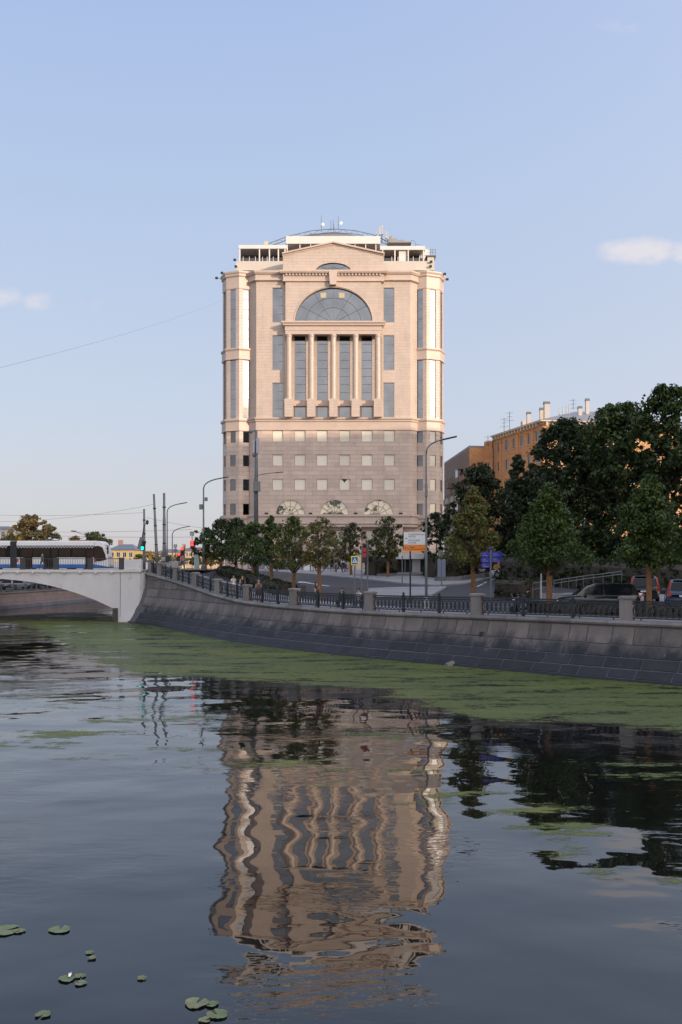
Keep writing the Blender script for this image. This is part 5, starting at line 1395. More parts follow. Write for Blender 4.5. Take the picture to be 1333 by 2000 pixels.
for i, px in enumerate((-60, 20, 75, 130)):
    tree(px, 165, 1108, 1150, 40, L_dark, ['dark riverside tree left of the picture', 'dark riverside tree under the bridge crown', 'dark riverside tree seen under the arch', 'dark riverside tree seen under the low end of the arch'][i], shape='round', leaf=0.5, clumps=45, per=40, seed=61 + i, wrap=False, group='riverside trees under the arch', trunk_r=0.18, name='far_tree', ground=2.2)

def hedge(name, label, path, w, h, m, leaf=0.14, dens=260, seed=5, round_=0.3, group=None):
    """clipped hedge following a plan path"""
    a = Vector(path[0])
    t = thing(name, label, 'hedge', (a.x, a.y, zg(a.x, a.y)), group)
    rg = random.Random(seed); cen = []; rad = []
    P = resample(path, 60)
    L = sum((Vector(q) - Vector(p)).length for p, q in zip(P, P[1:]))
    core = MB(); rows = []
    for i, p in enumerate(P):
        q = P[min(i + 1, len(P) - 1)]; pr = P[max(i - 1, 0)]
        d = Vector((q[0] - pr[0], q[1] - pr[1])).normalized(); nn = Vector((-d.y, d.x)); ww = w * (0.42 if 0 < i < len(P) - 1 else 0.25)
        z0 = zg(*p)
        rows.append([(p[0] + nn.x * s_ * ww - a.x, p[1] + nn.y * s_ * ww - a.y, z0 + zz * h - zg(a.x, a.y)) for s_, zz in ((-1, 0), (-0.95, 0.75), (-0.6, 0.9), (0.6, 0.9), (0.95, 0.75), (1, 0))])
    core.add([v for r_ in rows for v in r_], [(i * 6 + j, i * 6 + j + 1, (i + 1) * 6 + j + 1, (i + 1) * 6 + j) for i in range(len(P) - 1) for j in range(5)] + [(0, 1, 2, 3, 4, 5), tuple(range(6 * len(P) - 6, 6 * len(P)))])
    o = core.build('stems', M_bark); o.parent = t
    for _ in range(int(dens * L / 10)):
        i = rg.randrange(len(P) - 1); p, q = Vector(P[i]), Vector(P[i + 1]); c = p.lerp(q, rg.random()); d = (q - p).normalized(); nn = Vector((-d.y, d.x))
        s_ = rg.uniform(-0.5, 0.5) * w; edge = abs(s_) / (0.5 * w); zz = rg.uniform(0.05, 1) if edge > 0.7 else rg.uniform(0.75, 1)
        zz *= 1 - round_ * edge ** 3
        c = c + nn * s_
        cen.append((c.x - a.x, c.y - a.y, zg(c.x, c.y) + zz * h - zg(a.x, a.y) - 0.05)); rad.append(rg.uniform(0.12, 0.22))
    link_mesh('foliage', leaves_mesh('foliage', cen, rad, 14, leaf, m, seed), t)
    return t
hedge('hedge', 'low clipped dark hedge behind the railing in front of the parked cars', [(capX(y) + 5.9, y + 0.5) for y in (38, 42, 45, 48, 51, 53.0)], 1.1, 0.7, L_hedge, 0.12, 420, 5)
hedge('hedge', 'long clipped hedge under the young maples by the embankment footway', [(XP(p, Y), Y) for p, Y in ((562, 72), (545, 74), (520, 77.5), (490, 82.5), (462, 87.5), (440, 92))], 2.2, 0.95, L_hedge, 0.14, 520, 6)
hedge('hedge', 'round dark shrubs on the grass right of the direction signs', [(XP(p, Y), Y) for p, Y in ((985, 66), (1010, 65), (1035, 64))], 2.6, 1.5, L_hedge, 0.16, 700, 7, 0.5)
hedge('hedge', 'dark shrubs in the raised planter in front of the kiosk', [(XP(p, Y), Y) for p, Y in ((838, 92), (870, 93), (905, 96), (950, 99))], 2.6, 2.3, L_hedge, 0.2, 800, 8, 0.5)
hedge('hedge', 'dark shrubs around the square left of the kiosk', [(XP(p, Y), Y) for p, Y in ((722, 96), (745, 97), (768, 98))], 2.0, 2.2, L_hedge, 0.2, 800, 9, 0.5)
hedge('hedge', 'dark understory shrubs on the slope behind the ramp', [(XP(p, Y), Y) for p, Y in ((1000, 88), (1080, 82), (1180, 76), (1300, 70), (1400, 68))], 4.0, 2.6, L_hedge, 0.26, 800, 10, 0.4)

# ------------------------------------------------------------------ lamps, poles, signals, signs, wires
def text_part(s, size, loc, m, parent, rz=0.0, align='LEFT'):
    cu = bpy.data.curves.new('lettering', 'FONT'); cu.body = s; cu.size = size; cu.align_x = align; cu.extrude = 0.002
    o = bpy.data.objects.new('tmp', cu); col.objects.link(o)
    dg = bpy.context.evaluated_depsgraph_get(); dg.update()
    me = bpy.data.meshes.new_from_object(o.evaluated_get(dg)); bpy.data.objects.remove(o)
    me.materials.clear(); me.materials.append(m)
    q = link_mesh('lettering', me, parent, (0, 0, 0), (R(90), 0, rz))
    q.location = Vector(loc) - root_loc(parent)
    return q
def lamp(px, Y, elbow_py, tip, r, label, foot=None, boxes=(), name='street_lamp', zb=None):
    p = on(px, Y) if zb is None else Vector((XP(px, Y), Y, zb))
    t = thing(name, label, 'street lamp', p)
    e = W(px, elbow_py, Y); q = W(tip[0], tip[1], Y)
    c1 = Vector((e.x, Y, lerp(e.z, q.z, 0.75)))
    pts = [e.lerp(c1, 0)] + [((1 - u) ** 2) * e + 2 * u * (1 - u) * c1 + u * u * q for u in [float(q_) for q_ in np.linspace(0.15, 1, 9)]]
    MB().tube([p + Vector((0, 0, -0.1)), p.lerp(e, 0.35), p.lerp(e, 0.36), e], [r, r, r * 0.75, r * 0.6], 10).build('pole', M_pole, t, smooth=True)
    MB().tube(pts, [r * 0.5] * len(pts), 8).build('arm', M_pole, t, smooth=True)
    d = (pts[-1] - pts[-2]).normalized()
    MB().bar(pts[-1] - d * 0.1, pts[-1] + d * 0.85, 0.26, 0.09).build('lamp_head', M_darkmetal, t, bevel=0.03)
    MB().lathe([(r * 2.0, 0), (r * 2.0, 0.55), (r * 1.3, 0.75), (r * 1.1, 0.8)], p, 10).build('base', foot or M_pole, t)
    for (bx_, by_, w, h) in boxes:
        c = W(bx_, by_, Y - 0.15); MB().box(c.x - w / 2, c.x + w / 2, c.y - 0.12, c.y + 0.12, c.z - h / 2, c.z + h / 2).build('cabinet', M_metal, t, bevel=0.01)
    return t
H = lamp(833, 58.5, 885, (868, 858), 0.09, 'tall grey street lamp right of the big road sign', M_concrete, ((833, 958, 0.16, 0.8),))
lamp(398, 96, 955, (432, 934), 0.13, 'street lamp with cameras in front of the left turret', None, ((393, 990, 0.35, 0.55), (403, 975, 0.3, 0.4)))
lamp(327, 105, 1000, (352, 984), 0.11, 'taller of the two plain street lamps by the tram poles')
lamp(337, 120, 1045, (360, 1030), 0.11, 'shorter, farther street lamp by the tram poles')
lamp(497, 112, 935, (541, 923), 0.10, 'street lamp with long arm in front of the office facade', None, ())
# equipment mast by the turret
p = on(501, 90); t = thing('equipment_mast', 'tall grey mast with camera arms and antenna boxes in front of the office block', 'mast', p)
MB().tube([p + Vector((0, 0, -0.1)), W(501, 900, 90), W(501, 840, 90)], [0.26, 0.17, 0.12], 10).build('pole', M_metal, t, smooth=True)
for x_, y0, y1, w in ((504, 886, 856, 0.3), (496, 886, 860, 0.22)):
    a, b_ = W(x_, y0, 89.8), W(x_, y1, 89.8); MB().box(a.x - w / 2, a.x + w / 2, 89.6, 89.9, a.z, b_.z).build('antenna_panel', mat('antenna_pale', (0.42, 0.42, 0.46), 0.5, 0.05), t, bevel=0.02)
for (x_, y_) in ((490, 843), (496, 889), (499, 960), (505, 950)):
    c = W(x_, y_, 89.8); MB().bar((c.x, c.y, c.z), (XP(501, 90), 90, c.z), 0.05).build('bracket', M_metal, t)
    MB().lathe([(0.04, 0.16), (0.16, 0.1), (0.17, -0.05), (0.1, -0.16), (0.03, -0.19)], c, 10).build('dome_camera', M_metal, t, smooth=True)
c = W(502, 950, 89.7); MB().box(c.x - 0.35, c.x + 0.35, 89.5, 89.9, c.z - 0.5, c.z + 0.5).build('cabinet', M_metal, t, bevel=0.02)
# tram-wire poles
def mast(px0, px1, py0, py1, Y, r, label):
    a, b_ = W(px0, py0, Y), W(px1, py1, Y); a.z = min(a.z, zg(a.x, Y)) - 0.05 if a.x > capX(Y) else 5.0
    t = thing('tram_wire_pole', label, 'pole', a, 'tram wire poles')
    d = (b_ - a)
    MB().tube([a, a + d * 0.33, a + d * 0.34, a + d * 0.68, a + d * 0.69, b_], [r, r * 0.96, r * 0.82, r * 0.8, r * 0.66, r * 0.62], 10).build('pole', M_metal, t, smooth=True)
    for u in (0.36, 0.6, 0.82): q = a + d * u; MB().lathe([(r * 0.95, -0.06), (r * 0.95, 0.06)], q, 10).build('clamp_band', M_darkmetal, t)
    return t
mast(282, 282, 1096, 994, 92, 0.16, 'shortest tram wire pole beside the green traffic light')
mast(308, 301, 1100, 965, 90, 0.17, 'leaning tram wire pole, middle of the three')
mast(321.5, 321, 1092, 963, 94, 0.2, 'thick straight tram wire pole, right of the three')
# signals
def emis(name, c, s_): return mat(name, tuple(x * 0.5 for x in c), 0.4, 0.02, emit=c, estr=s_)
E_green = emis('green_signal', (0.0, 0.85, 0.62), 3.0); E_red = emis('red_signal', (1.0, 0.04, 0.03), 2.4); E_reddim = emis('dim_red_signal', (0.35, 0.01, 0.015), 0.25)
def lens(p, r, m, parent): 
    return MB().lathe([(r, 0), (r * 0.9, 0.04), (r * 0.5, 0.07), (0.02, 0.08)], (0, 0, 0), 14).xform(Matrix.Translation(p) @ Matrix.Rotation(R(90), 4, 'X')).build('lens', m, parent, smooth=True)
def signal(px, Y, y0, y1, w, lit, lm, label, pole=True, tilt=0.0, bars=3, square=False, back=None, base_py=None):
    top, bot = W(px, y0, Y), W(px, y1, Y); h = top.z - bot.z
    p = on(px, Y) if base_py is None else W(px, base_py, Y)
    t = thing('traffic_light', label, 'traffic light', p)
    c = (top + bot) / 2
    M_ = Matrix.Translation(c) @ Matrix.Rotation(tilt, 4, 'Y')
    MB().box(-w / 2, w / 2, -0.12, 0.12, -h / 2, h / 2).xform(M_).build('housing', M_black, t, bevel=0.02)
    for k in range(bars):
        z_ = h / 2 - h * (k + 0.5) / bars; q = M_ @ Vector((0, -0.125, z_)); r_ = min(w * 0.4, h / bars * 0.42)
        m_ = lm if k in lit else M_black
        if square: MB().box(-r_, r_, -0.15, -0.121, z_ - r_, z_ + r_).xform(M_).build('lens', m_, t)
        else: lens(q, r_ * (1.15 if k in lit else 1), m_, t)
    if pole:
        MB().tube([p + Vector((w * 0.5 + 0.06, 0.16, -0.1)), (p.x + w * 0.5 + 0.06, Y + 0.16, top.z + 0.25)], 0.06, 8).build('pole', M_metal, t)
        for z_ in (top.z - 0.1, bot.z + 0.1): MB().bar((c.x, Y + 0.1, z_), (p.x + w * 0.5 + 0.06, Y + 0.16, z_), 0.05).build('bracket', M_darkmetal, t)
    if back:
        x0, x1 = (back[0] - px) / F * Y, (back[1] - px) / F * Y
        MB().box(x0, x1, 0.02, 0.06, -h / 2 - 0.05, h / 2 + 0.25).xform(M_).build('back_board', M_metal, t)
    return t
t = signal(280.5, 88.2, 1056, 1073.5, 0.36, (2,), E_green, 'tilted traffic light showing green on the short tram pole', pole=False, tilt=R(14), back=(270, 277), base_py=1099)
MB().tube([W(277, 1057, 88.3), W(282, 1028, 88.4), W(288, 1018, 88.5)], [0.06, 0.05, 0.03], 6).build('arm', M_darkmetal, t)
MB().lathe([(0.03, -0.25), (0.14, -0.1), (0.15, 0.1), (0.03, 0.25)], W(288, 1020, 88.5), 8).build('bell', M_darkmetal, t)
MB().tube([W(282, 1099, 88.6), W(282, 1062, 88.6)], 0.07, 8).build('pole', M_metal, t)
signal(376, 99, 1056, 1072, 0.42, (0, 1), E_red, 'large red traffic light with countdown left of the maples', square=True, bars=3)
signal(356.5, 110, 1069, 1086, 0.4, (0,), E_red, 'farther red traffic light beyond the pink walker')
signal(350, 118, 1081, 1090, 0.4, (0,), E_red, 'smallest and farthest red traffic light', bars=2)
signal(712, 63, 1069, 1099.5, 0.34, (0, 1), E_reddim, 'dim red pedestrian light beside the crossing sign', square=True)
p = on(707, 62.8); o = MB().tube([p + Vector((0, 0, -0.05)), W(707, 1068, 62.8)], 0.045, 8).build('sign_pole', M_metal); o['label'] = 'slim grey pole left of the dim red pedestrian light'; o['category'] = 'pole'
signal(537, 108, 1064, 1074, 0.36, (0,), E_red, 'red traffic light glimpsed through the olive maple', bars=2)
# crossing signs
M_yel = mat('fluorescent_yellow', srgb(215, 225, 40), 0.4, 0.03); M_sblue = mat('sign_blue', srgb(25, 70, 170), 0.4, 0.04); M_swhite = mat('sign_white', (0.75, 0.75, 0.76), 0.4, 0.03); M_sorange = mat('sign_orange', srgb(235, 130, 10), 0.4, 0.04)
def crossing(px, py, Y, w, h, label, rnd_sign=False, base=True):
    c = W(px, py, Y); p = on(px, Y)
    t = thing('crossing_sign', label, 'road sign', p, 'pedestrian crossing signs')
    MB().box(c.x - w / 2, c.x + w / 2, Y - 0.02, Y + 0.02, c.z - h / 2, c.z + h / 2).build('border', M_yel, t, bevel=0.02)
    MB().box(c.x - w * 0.37, c.x + w * 0.37, Y - 0.028, Y - 0.021, c.z - h * 0.38, c.z + h * 0.38).build('blue_panel', M_sblue, t)
    a = w * 0.33
    MB().add([(c.x - a, Y - 0.033, c.z - h * 0.24), (c.x + a, Y - 0.033, c.z - h * 0.24), (c.x, Y - 0.033, c.z + h * 0.33)], [(0, 1, 2)]).build('triangle', M_swhite, t)
    mb = MB(); y = Y - 0.038; s_ = h * 0.5
    def L_(a_, b_, w_): mb.bar((c.x + a_[0] * s_, y, c.z + a_[1] * s_), (c.x + b_[0] * s_, y, c.z + b_[1] * s_), w_ * s_, 0.002, up=(0, 1, 0))
    def L2(a_, b_, w_):
        A_, B_ = Vector((c.x + a_[0] * s_, c.z + a_[1] * s_)), Vector((c.x + b_[0] * s_, c.z + b_[1] * s_)); d = (B_ - A_).normalized(); n_ = Vector((-d.y, d.x)) * w_ * s_ / 2
        mb.add([(A_.x - n_.x, y, A_.y - n_.y), (B_.x - n_.x, y, B_.y - n_.y), (B_.x + n_.x, y, B_.y + n_.y), (A_.x + n_.x, y, A_.y + n_.y)], [(0, 1, 2, 3)])
    L2((0.0, 0.12), (0.02, -0.12), 0.12); L2((0.02, -0.1), (-0.18, -0.42), 0.08); L2((0.02, -0.1), (0.16, -0.42), 0.08); L2((0.0, 0.1), (-0.14, -0.05), 0.06); L2((0.0, 0.1), (0.14, -0.06), 0.06); L2((-0.04, 0.2), (0.05, 0.2), 0.1)
    mb.build('walking_figure', M_black, t)
    MB().tube([p + Vector((0, 0.07, -0.1)), (c.x, Y + 0.07, c.z + h * 0.45)], 0.045, 8).build('pole', M_metal, t)
    return t
crossing(693.5, 1095, 61, 0.52, 0.64, 'yellow bordered crossing sign nearest the river')
crossing(375.5, 1042, 101, 0.5, 0.5, 'yellow bordered crossing sign above the large red light')
crossing(343, 1066.5, 117, 0.5, 0.5, 'crossing sign above the round no-parking sign')
p = W(343, 1075.5, 116.8); t = thing('no_parking_sign', 'round blue and red no-parking sign under a crossing sign', 'road sign', p)
for nm, r_, m_, dy in (('rim', 0.27, M_red, 0), ('face', 0.22, mat('sign_violet', (0.18, 0.15, 0.4), 0.5), -0.02)): MB().lathe([(r_, 0), (r_, 0.02)], (0, 0, 0), 18).xform(Matrix.Translation(p + Vector((0, dy, 0))) @ Matrix.Rotation(R(90), 4, 'X')).build(nm, m_, t)
# the big route sign
SY = 63.5
a, b_ = W(789, 1076.5, SY), W(831, 1039.5, SY); mid = ZP(1064, SY)
p = on(802, SY); t = thing('route_sign', 'big white and orange route sign on a dark pole', 'road sign', p)
MB().box(a.x, b_.x, SY - 0.03, SY + 0.03, mid, b_.z).build('white_panel', M_swhite, t, bevel=0.01); MB().box(a.x, b_.x, SY - 0.028, SY + 0.028, a.z, mid - 0.003).build('orange_panel', M_sorange, t)
MB().tube([p + Vector((0, 0.1, -0.1)), (p.x, SY + 0.1, b_.z - 0.2)], 0.06, 8).build('pole', M_darkmetal, t); MB().box(p.x - 0.14, p.x + 0.14, SY - 0.04, SY + 0.24, p.z - 0.05, p.z + 0.35).build('foot', M_darkmetal, t)
u = SY / F; y = SY - 0.035
for s_, px_, py_, sz in (('САДОВНИЧЕСКИЙ', 798, 1045.5, 3.7), ('проезд', 798, 1049.3, 3.2), ('ЯУЗСКИЙ', 798, 1057.2, 3.7), ('бульвар', 798, 1061.2, 3.2)): text_part(s_, sz * 1.25 * u, W(px_, py_, y), M_black, t)
def arrow(px, py, Y, s_, rot, parent, m):
    c = W(px, py, Y); mb = MB()
    pts = [(-1, 0), (-0.1, 0.62), (-0.1, 0.22), (1, 0.1), (1, -0.1), (-0.1, -0.22), (-0.1, -0.62)]
    ca, sa = math.cos(rot), math.sin(rot)
    mb.add([(c.x + (x * ca - z_ * sa) * s_, c.y, c.z + (x * sa + z_ * ca) * s_) for x, z_ in pts], [tuple(range(7))[::-1]]); return mb.build('arrow', m, parent)
arrow(794.3, 1051.8, y, 2.4 * u, 0, t, M_black); arrow(792.8, 1070.4, y, 2.4 * u, R(-90), t, M_black)
MB().box(XP(796.3, y), XP(799.7, y), y - 0.006, y, ZP(1072.2, y), ZP(1068.2, y)).build('parking_symbol', M_sblue, t); text_part('P', 4.4 * u, W(797, 1071.8, y - 0.012), M_swhite, t)
def illegible(x0, x1, z0, h, y, m, parent, seed):      # print too small to read: broken dark dashes
    rg = random.Random(seed); x = x0
    while x < x1:
        w = rg.uniform(0.6, 1.6) * h; MB().box(x, min(x1, x + w), y - 0.003, y, z0, z0 + h * rg.uniform(0.75, 1.0)).build('lettering', m, parent); x += w + rg.uniform(0.25, 0.6) * h
illegible(XP(801.5, y), XP(810, y), ZP(1069.6, y), 1.7 * u, y, M_black, t, 1); illegible(XP(801.5, y), XP(830, y), ZP(1073, y), 1.1 * u, y, M_black, t, 2)
# blue fingerpost
p = on(959, 56.5); Y = 56.5; t = thing('fingerpost', 'blue pedestrian fingerpost with five blades', 'sign', p)
MB().tube([p + Vector((0, 0, -0.1)), W(959, 1072, Y)], 0.06, 10).build('pole', M_metal, t); M_fb = mat('fingerpost_blue', srgb(50, 55, 160), 0.4, 0.05); M_fl = mat('fingerpost_lettering', (0.30, 0.33, 0.55), 0.5, 0.05)
for x0, x1, y0, y1, tip in ((942, 957.8, 1087.5, 1078, -1), (942, 957.8, 1098.5, 1089, -1), (942, 957.8, 1108.5, 1100, -1), (960.5, 980, 1087.5, 1077.5, 1), (960.5, 980, 1098, 1089, 1)):
    A_, B_ = W(x0, y0, Y), W(x1, y1, Y); mb = MB(); zc = (A_.z + B_.z) / 2
    poly = [(A_.x, A_.z), (B_.x, A_.z), (B_.x + (0.09 if tip > 0 else 0), zc), (B_.x, B_.z), (A_.x, B_.z), (A_.x - (0.09 if tip < 0 else 0), zc)]
    o = mb.prism(poly, Y - 0.02, Y + 0.02).build('blade', M_fb, t)
    for k in range(2): illegible(A_.x + 0.08, B_.x - (0.12 if k else 0.28), B_.z - 0.13 - 0.11 * k, 0.05, Y - 0.021, M_fl, o, k + int(y0))
MB().box(p.x - 0.1, p.x + 0.1, Y - 0.1, Y + 0.1, ZP(1074, Y), ZP(1069.5, Y)).build('finial', M_fb, t, bevel=0.02)
p = on(945, 60); t = thing('flower_holder', 'slim post with hanging flower basket left of the fingerpost', 'planter', p)
MB().tube([p + Vector((0, 0, -0.1)), W(945, 1116, 60)], 0.035, 8).build('post', M_metal, t); c = W(942, 1113, 60); MB().lathe([(0.1, -0.12), (0.2, 0.0), (0.22, 0.06)], c, 10).build('basket', M_swhite, t)
link_mesh('flowers', leaves_mesh('flowers', [tuple(c - p + Vector((rnd.uniform(-.12, .12), rnd.uniform(-.1, .1), 0.12 + rnd.uniform(0, .2)))) for _ in range(8)], [0.08] * 8, 8, 0.09, mat('pink_petals', (0.45, 0.08, 0.12), 0.6, 0.3, 20), 3), t)
# slim bollard lights / posts seen against the ramp
for px, yt, m_, lb in ((1057.5, 1120, M_swhite, 'slim pale post with markings left of the wrapped maple'), (1077.5, 1111, M_metal, 'slim grey post right of the wrapped maple'), (786, 1085, M_metal, 'slim grey post left of the route sign'), (863, 1090, M_metal, 'sign post with round back left of the planter')):
    Y = 54 if px > 1000 else 80; p = on(px, Y); o = MB().tube([p + Vector((0, 0, -0.05)), W(px, yt, Y)], 0.05, 8).build('post', m_); tag(o, lb, 'post')
p = W(862, 1082, 80); t = thing('round_sign', 'back of a round grey road sign by the planter', 'road sign', p); MB().lathe([(0.3, 0), (0.3, 0.02)], (0, 0, 0), 18).xform(Matrix.Translation(p) @ Matrix.Rotation(R(90), 4, 'X')).build('disc', M_metal, t); MB().box(p.x - 0.02, p.x + 0.9, 79.98, 80.02, p.z - 0.14, p.z - 0.06).build('bar', M_metal, t)
# pylon, board, bollards, bins
def simple_box(px, Y, y0, y1, w, d, m, name, label, cat, bev=0.03, zb=None):
    p = on(px, Y); o = MB().box(p.x - w / 2, p.x + w / 2, Y, Y + d, p.z - 0.05, ZP(y0, Y)).build(name, m, bevel=bev); return tag(o, label, cat)
M_pyl = mat('pale_green_glass_panel', (0.36, 0.46, 0.44), 0.3, 0.06)
t = thing('information_pylon', 'pale green information pylon left of the maples', 'pylon', on(384.5, 97)); p = on(384.5, 97)
MB().box(p.x - 0.28, p.x + 0.28, 97, 97.14, p.z + 0.15, ZP(1083, 97)).build('panel', M_pyl, t, bevel=0.03); MB().box(p.x - 0.3, p.x + 0.3, 96.97, 97.17, p.z - 0.05, p.z + 0.15).build('base', M_darkmetal, t)
t = thing('advertising_pylon', 'blue grey standing information pylon behind the planter', 'pylon', on(863, 88)); p = on(863, 88)
MB().box(p.x - 0.4, p.x + 0.4, 88, 88.2, p.z + 0.1, ZP(1092, 88)).build('panel', mat('blue_grey_panel', (0.16, 0.19, 0.26), 0.35, 0.05), t, bevel=0.03); MB().box(p.x - 0.45, p.x + 0.45, 87.95, 88.25, p.z - 0.05, p.z + 0.1).build('base', M_darkmetal, t)
simple_box(415.5, 84, 1116, 0, 0.32, 0.32, M_darkmetal, 'bollard', 'dark bollard on the footway between railing and hedge', 'bollard')
simple_box(592, 71, 1143, 0, 0.42, 0.42, mat('bin_grey', (0.06, 0.06, 0.06), 0.5), 'litter_bin', 'dark litter bin at the kerb right of the hedge', 'bin')
# concrete block wall by the tram poles with cabinets
for px0, px1, y0, Y, m_, lb, nm, ct in ((312, 349, 1096, 93, M_concrete, 'low concrete block by the tram poles', 'concrete_block', 'block'), (315, 323, 1088, 92.6, M_concrete, 'white cabinet on the concrete block', 'cabinet', 'cabinet'), (325, 331, 1086, 92.8, M_darkmetal, 'dark cabinet behind the concrete block', 'cabinet', 'cabinet')):
    x0, x1 = XP(px0, Y), XP(px1, Y); zb = zg(x0, Y) - 0.05 if nm == 'concrete_block' else ZP(1096, Y)
    tag(MB().box(x0, x1, Y, Y + 0.7, zb, ZP(y0, Y)).build(nm, m_, bevel=0.03), lb, ct)
# planters, kerbed low walls
M_plant = stone_mat('planter_granite', (0.17, 0.17, 0.175), 0.4, 1.1, 0.08, 0.7, 0.8)
def lowwall(name, label, cat, path, h, w, m):
    a = path[0]; t = thing(name, label, cat, (a[0], a[1], zg(*a)))
    P = resample(path, max(2, int(sum(math.dist(p, q) for p, q in zip(path, path[1:])) / 1.2)))
    for p, q in zip(P, P[1:]):
        z0 = min(zg(*p), zg(*q)) - 0.1; z1 = max(zg(*p), zg(*q)) + h
        d = Vector((q[0] - p[0], q[1] - p[1])).normalized()
        p_, q_ = Vector(p) + d * 0.008, Vector(q) - d * 0.008
        mb = MB(); mb.bar((p_.x, p_.y, (z0 + z1) / 2), (q_.x, q_.y, (z0 + z1) / 2), w, z1 - z0); mb.build('slab', m, t)
    return t
lowwall('planter_wall', 'low granite planter wall at the corner of the square', 'wall', [(9.0, 85.5), (11.5, 86.5), (14.5, 91.5), (17.5, 100)], 0.5, 0.35, M_plant)
lowwall('planter_wall', 'low stone step of the square in front of the kiosk', 'wall', [(3.8, 95.5), (6.5, 95.5), (9.5, 95.5)], 0.35, 1.4, M_plant)
lowwall('ramp_wall', 'pale concrete ramp wall beside the black car', 'wall', [(XP(1062, 57), 57), (XP(1110, 58), 58), (XP(1200, 59), 59)], 0.85, 0.25, M_concrete)
# stainless handrails of the ramp
t = thing('handrail', 'stainless steel ramp handrail rising to the right', 'handrail', on(1041, 58))
def rail_run(pts, hs, nposts):
    for h in hs: MB().tube([Vector(p) + Vector((0, 0, h)) for p in pts], 0.028, 6).build('rail', M_pole, t)
    P = [Vector(p) for p in pts]
    for k in range(nposts):
        u = k / (nposts - 1) * (len(P) - 1); i = min(int(u), len(P) - 2); q = P[i].lerp(P[i + 1], u - i); MB().tube([q + Vector((0, 0, -0.3)), q + Vector((0, 0, hs[0]))], 0.024, 6).build('post', M_pole, t)
rail_run([W(1041, 1165, 58), W(1068, 1160, 58.5)], (0.85, 0.45), 3)
rail_run([W(1082, 1147, 59.5), W(1140, 1138, 62), W(1215, 1128, 65)], (0.45, 0.25), 9)
# overhead wires (each its own thing)
def wire(a, b_, sag, r, label):
    a, b_ = Vector(a), Vector(b_)
    pts = [a.lerp(b_, u) - Vector((0, 0, sag * 4 * u * (1 - u))) for u in [float(q_) for q_ in np.linspace(0, 1, 17)]]
    o = MB().tube(pts, r * 0.75, 4).build('overhead_wire', M_metal); return tag(o, label, 'wire')
wire(W(-60, 733, 60), W(434, 587, 138), 0.5, 0.011, 'thin overhead cable slanting up to the left turret')
wire(W(-40, 1019, 100), W(301, 985, 92), 0.5, 0.016, 'uppermost faint wire left of the leaning tram pole')
wire(W(-40, 1005, 98), W(282, 1001, 92), 0.2, 0.016, 'faint wire ending at the top of the short tram pole')
wire(W(-40, 1037, 97), W(376, 1034, 97), 0.2, 0.018, 'upper of the two level contact wires above the tram')
wire(W(-40, 1042, 97.5), W(440, 1048, 97.5), 0.2, 0.02, 'lower of the two level contact wires above the tram')
wire(W(285, 1010, 92), W(395, 1031, 96), 0.1, 0.018, 'wire slanting down right from the tram poles')
# white kiosk with awning in front of the building corner
p = on(800, 104); t = thing('kiosk', 'kiosk with white awning at the building corner', 'kiosk', p)
x0, x1 = XP(736, 104), XP(842, 104); za, zb = ZP(1092, 104), ZP(1083, 104)
MB().prism([(x0, za), (x1, za), (x1, zb), (x0, zb)], 102.5, 106).build('awning', M_white, t); MB().box(x0 + 0.3, x1 - 0.3, 104.5, 107, p.z - 0.1, za + 0.1).build('body', M_dark, t)
MB().box(XP(806, 104), XP(822, 104), 104.3, 104.48, ZP(1118, 104), ZP(1093, 104)).build('menu_board', M_swhite, t)
for px in (740, 790, 838): MB().tube([(XP(px, 104), 102.7, p.z - 0.1), (XP(px, 104), 102.7, za)], 0.05, 6).build('post', M_metal, t)
# plaza clutter: boxes, chairs
for i, (px, Y, w, h, m_, nm, lb, ct) in enumerate(((602, 112, 1.1, 0.9, M_swhite, 'white_planter_box', 'white box planter on the square behind the olive maple', 'planter'), (588, 113, 0.9, 1.2, M_concrete, 'ticket_machine', 'grey machine beside the white box planter', 'machine'), (553, 114, 1.4, 2.2, M_metal, 'service_cabin', 'grey service cabin on the square behind the maples', 'cabin'), (500, 120, 2.2, 2.6, M_metal, 'service_cabin', 'taller grey cabin near the left turret', 'cabin'))):
    p = on(px, Y); tag(MB().box(p.x - w / 2, p.x + w / 2, Y, Y + w * 0.7, p.z - 0.05, p.z + 0.13 + h).build(nm, m_, bevel=0.04), lb, ct)
def cafe_chair(px, Y, rz, label):
    p = on(px, Y) + Vector((0, 0, 0.13)); t = thing('cafe_chair', label, 'chair', p, 'dark chairs on the square', rz)
    def pt(mb, nm): o = mb.build(nm, M_darkmetal); o.parent = t
    pt(MB().box(-0.24, 0.24, -0.24, 0.24, 0.43, 0.47), 'seat'); pt(MB().box(-0.24, 0.24, 0.2, 0.24, 0.5, 0.9), 'backrest')
    for sx in (-0.2, 0.2):
        for sy in (-0.2, 0.2): pt(MB().box(sx - 0.02, sx + 0.02, sy - 0.02, sy + 0.02, 0, 0.43), 'leg')
for i, (px, Y) in enumerate(((638, 108), (650, 106), (674, 104), (680, 105))): cafe_chair(px, Y, 0.4 * i, ['dark chair left of the group on the square', 'dark chair nearest the group on the square', 'dark chair behind the wrapped trunk on the square', 'dark chair beside the crossing sign on the square'][i])

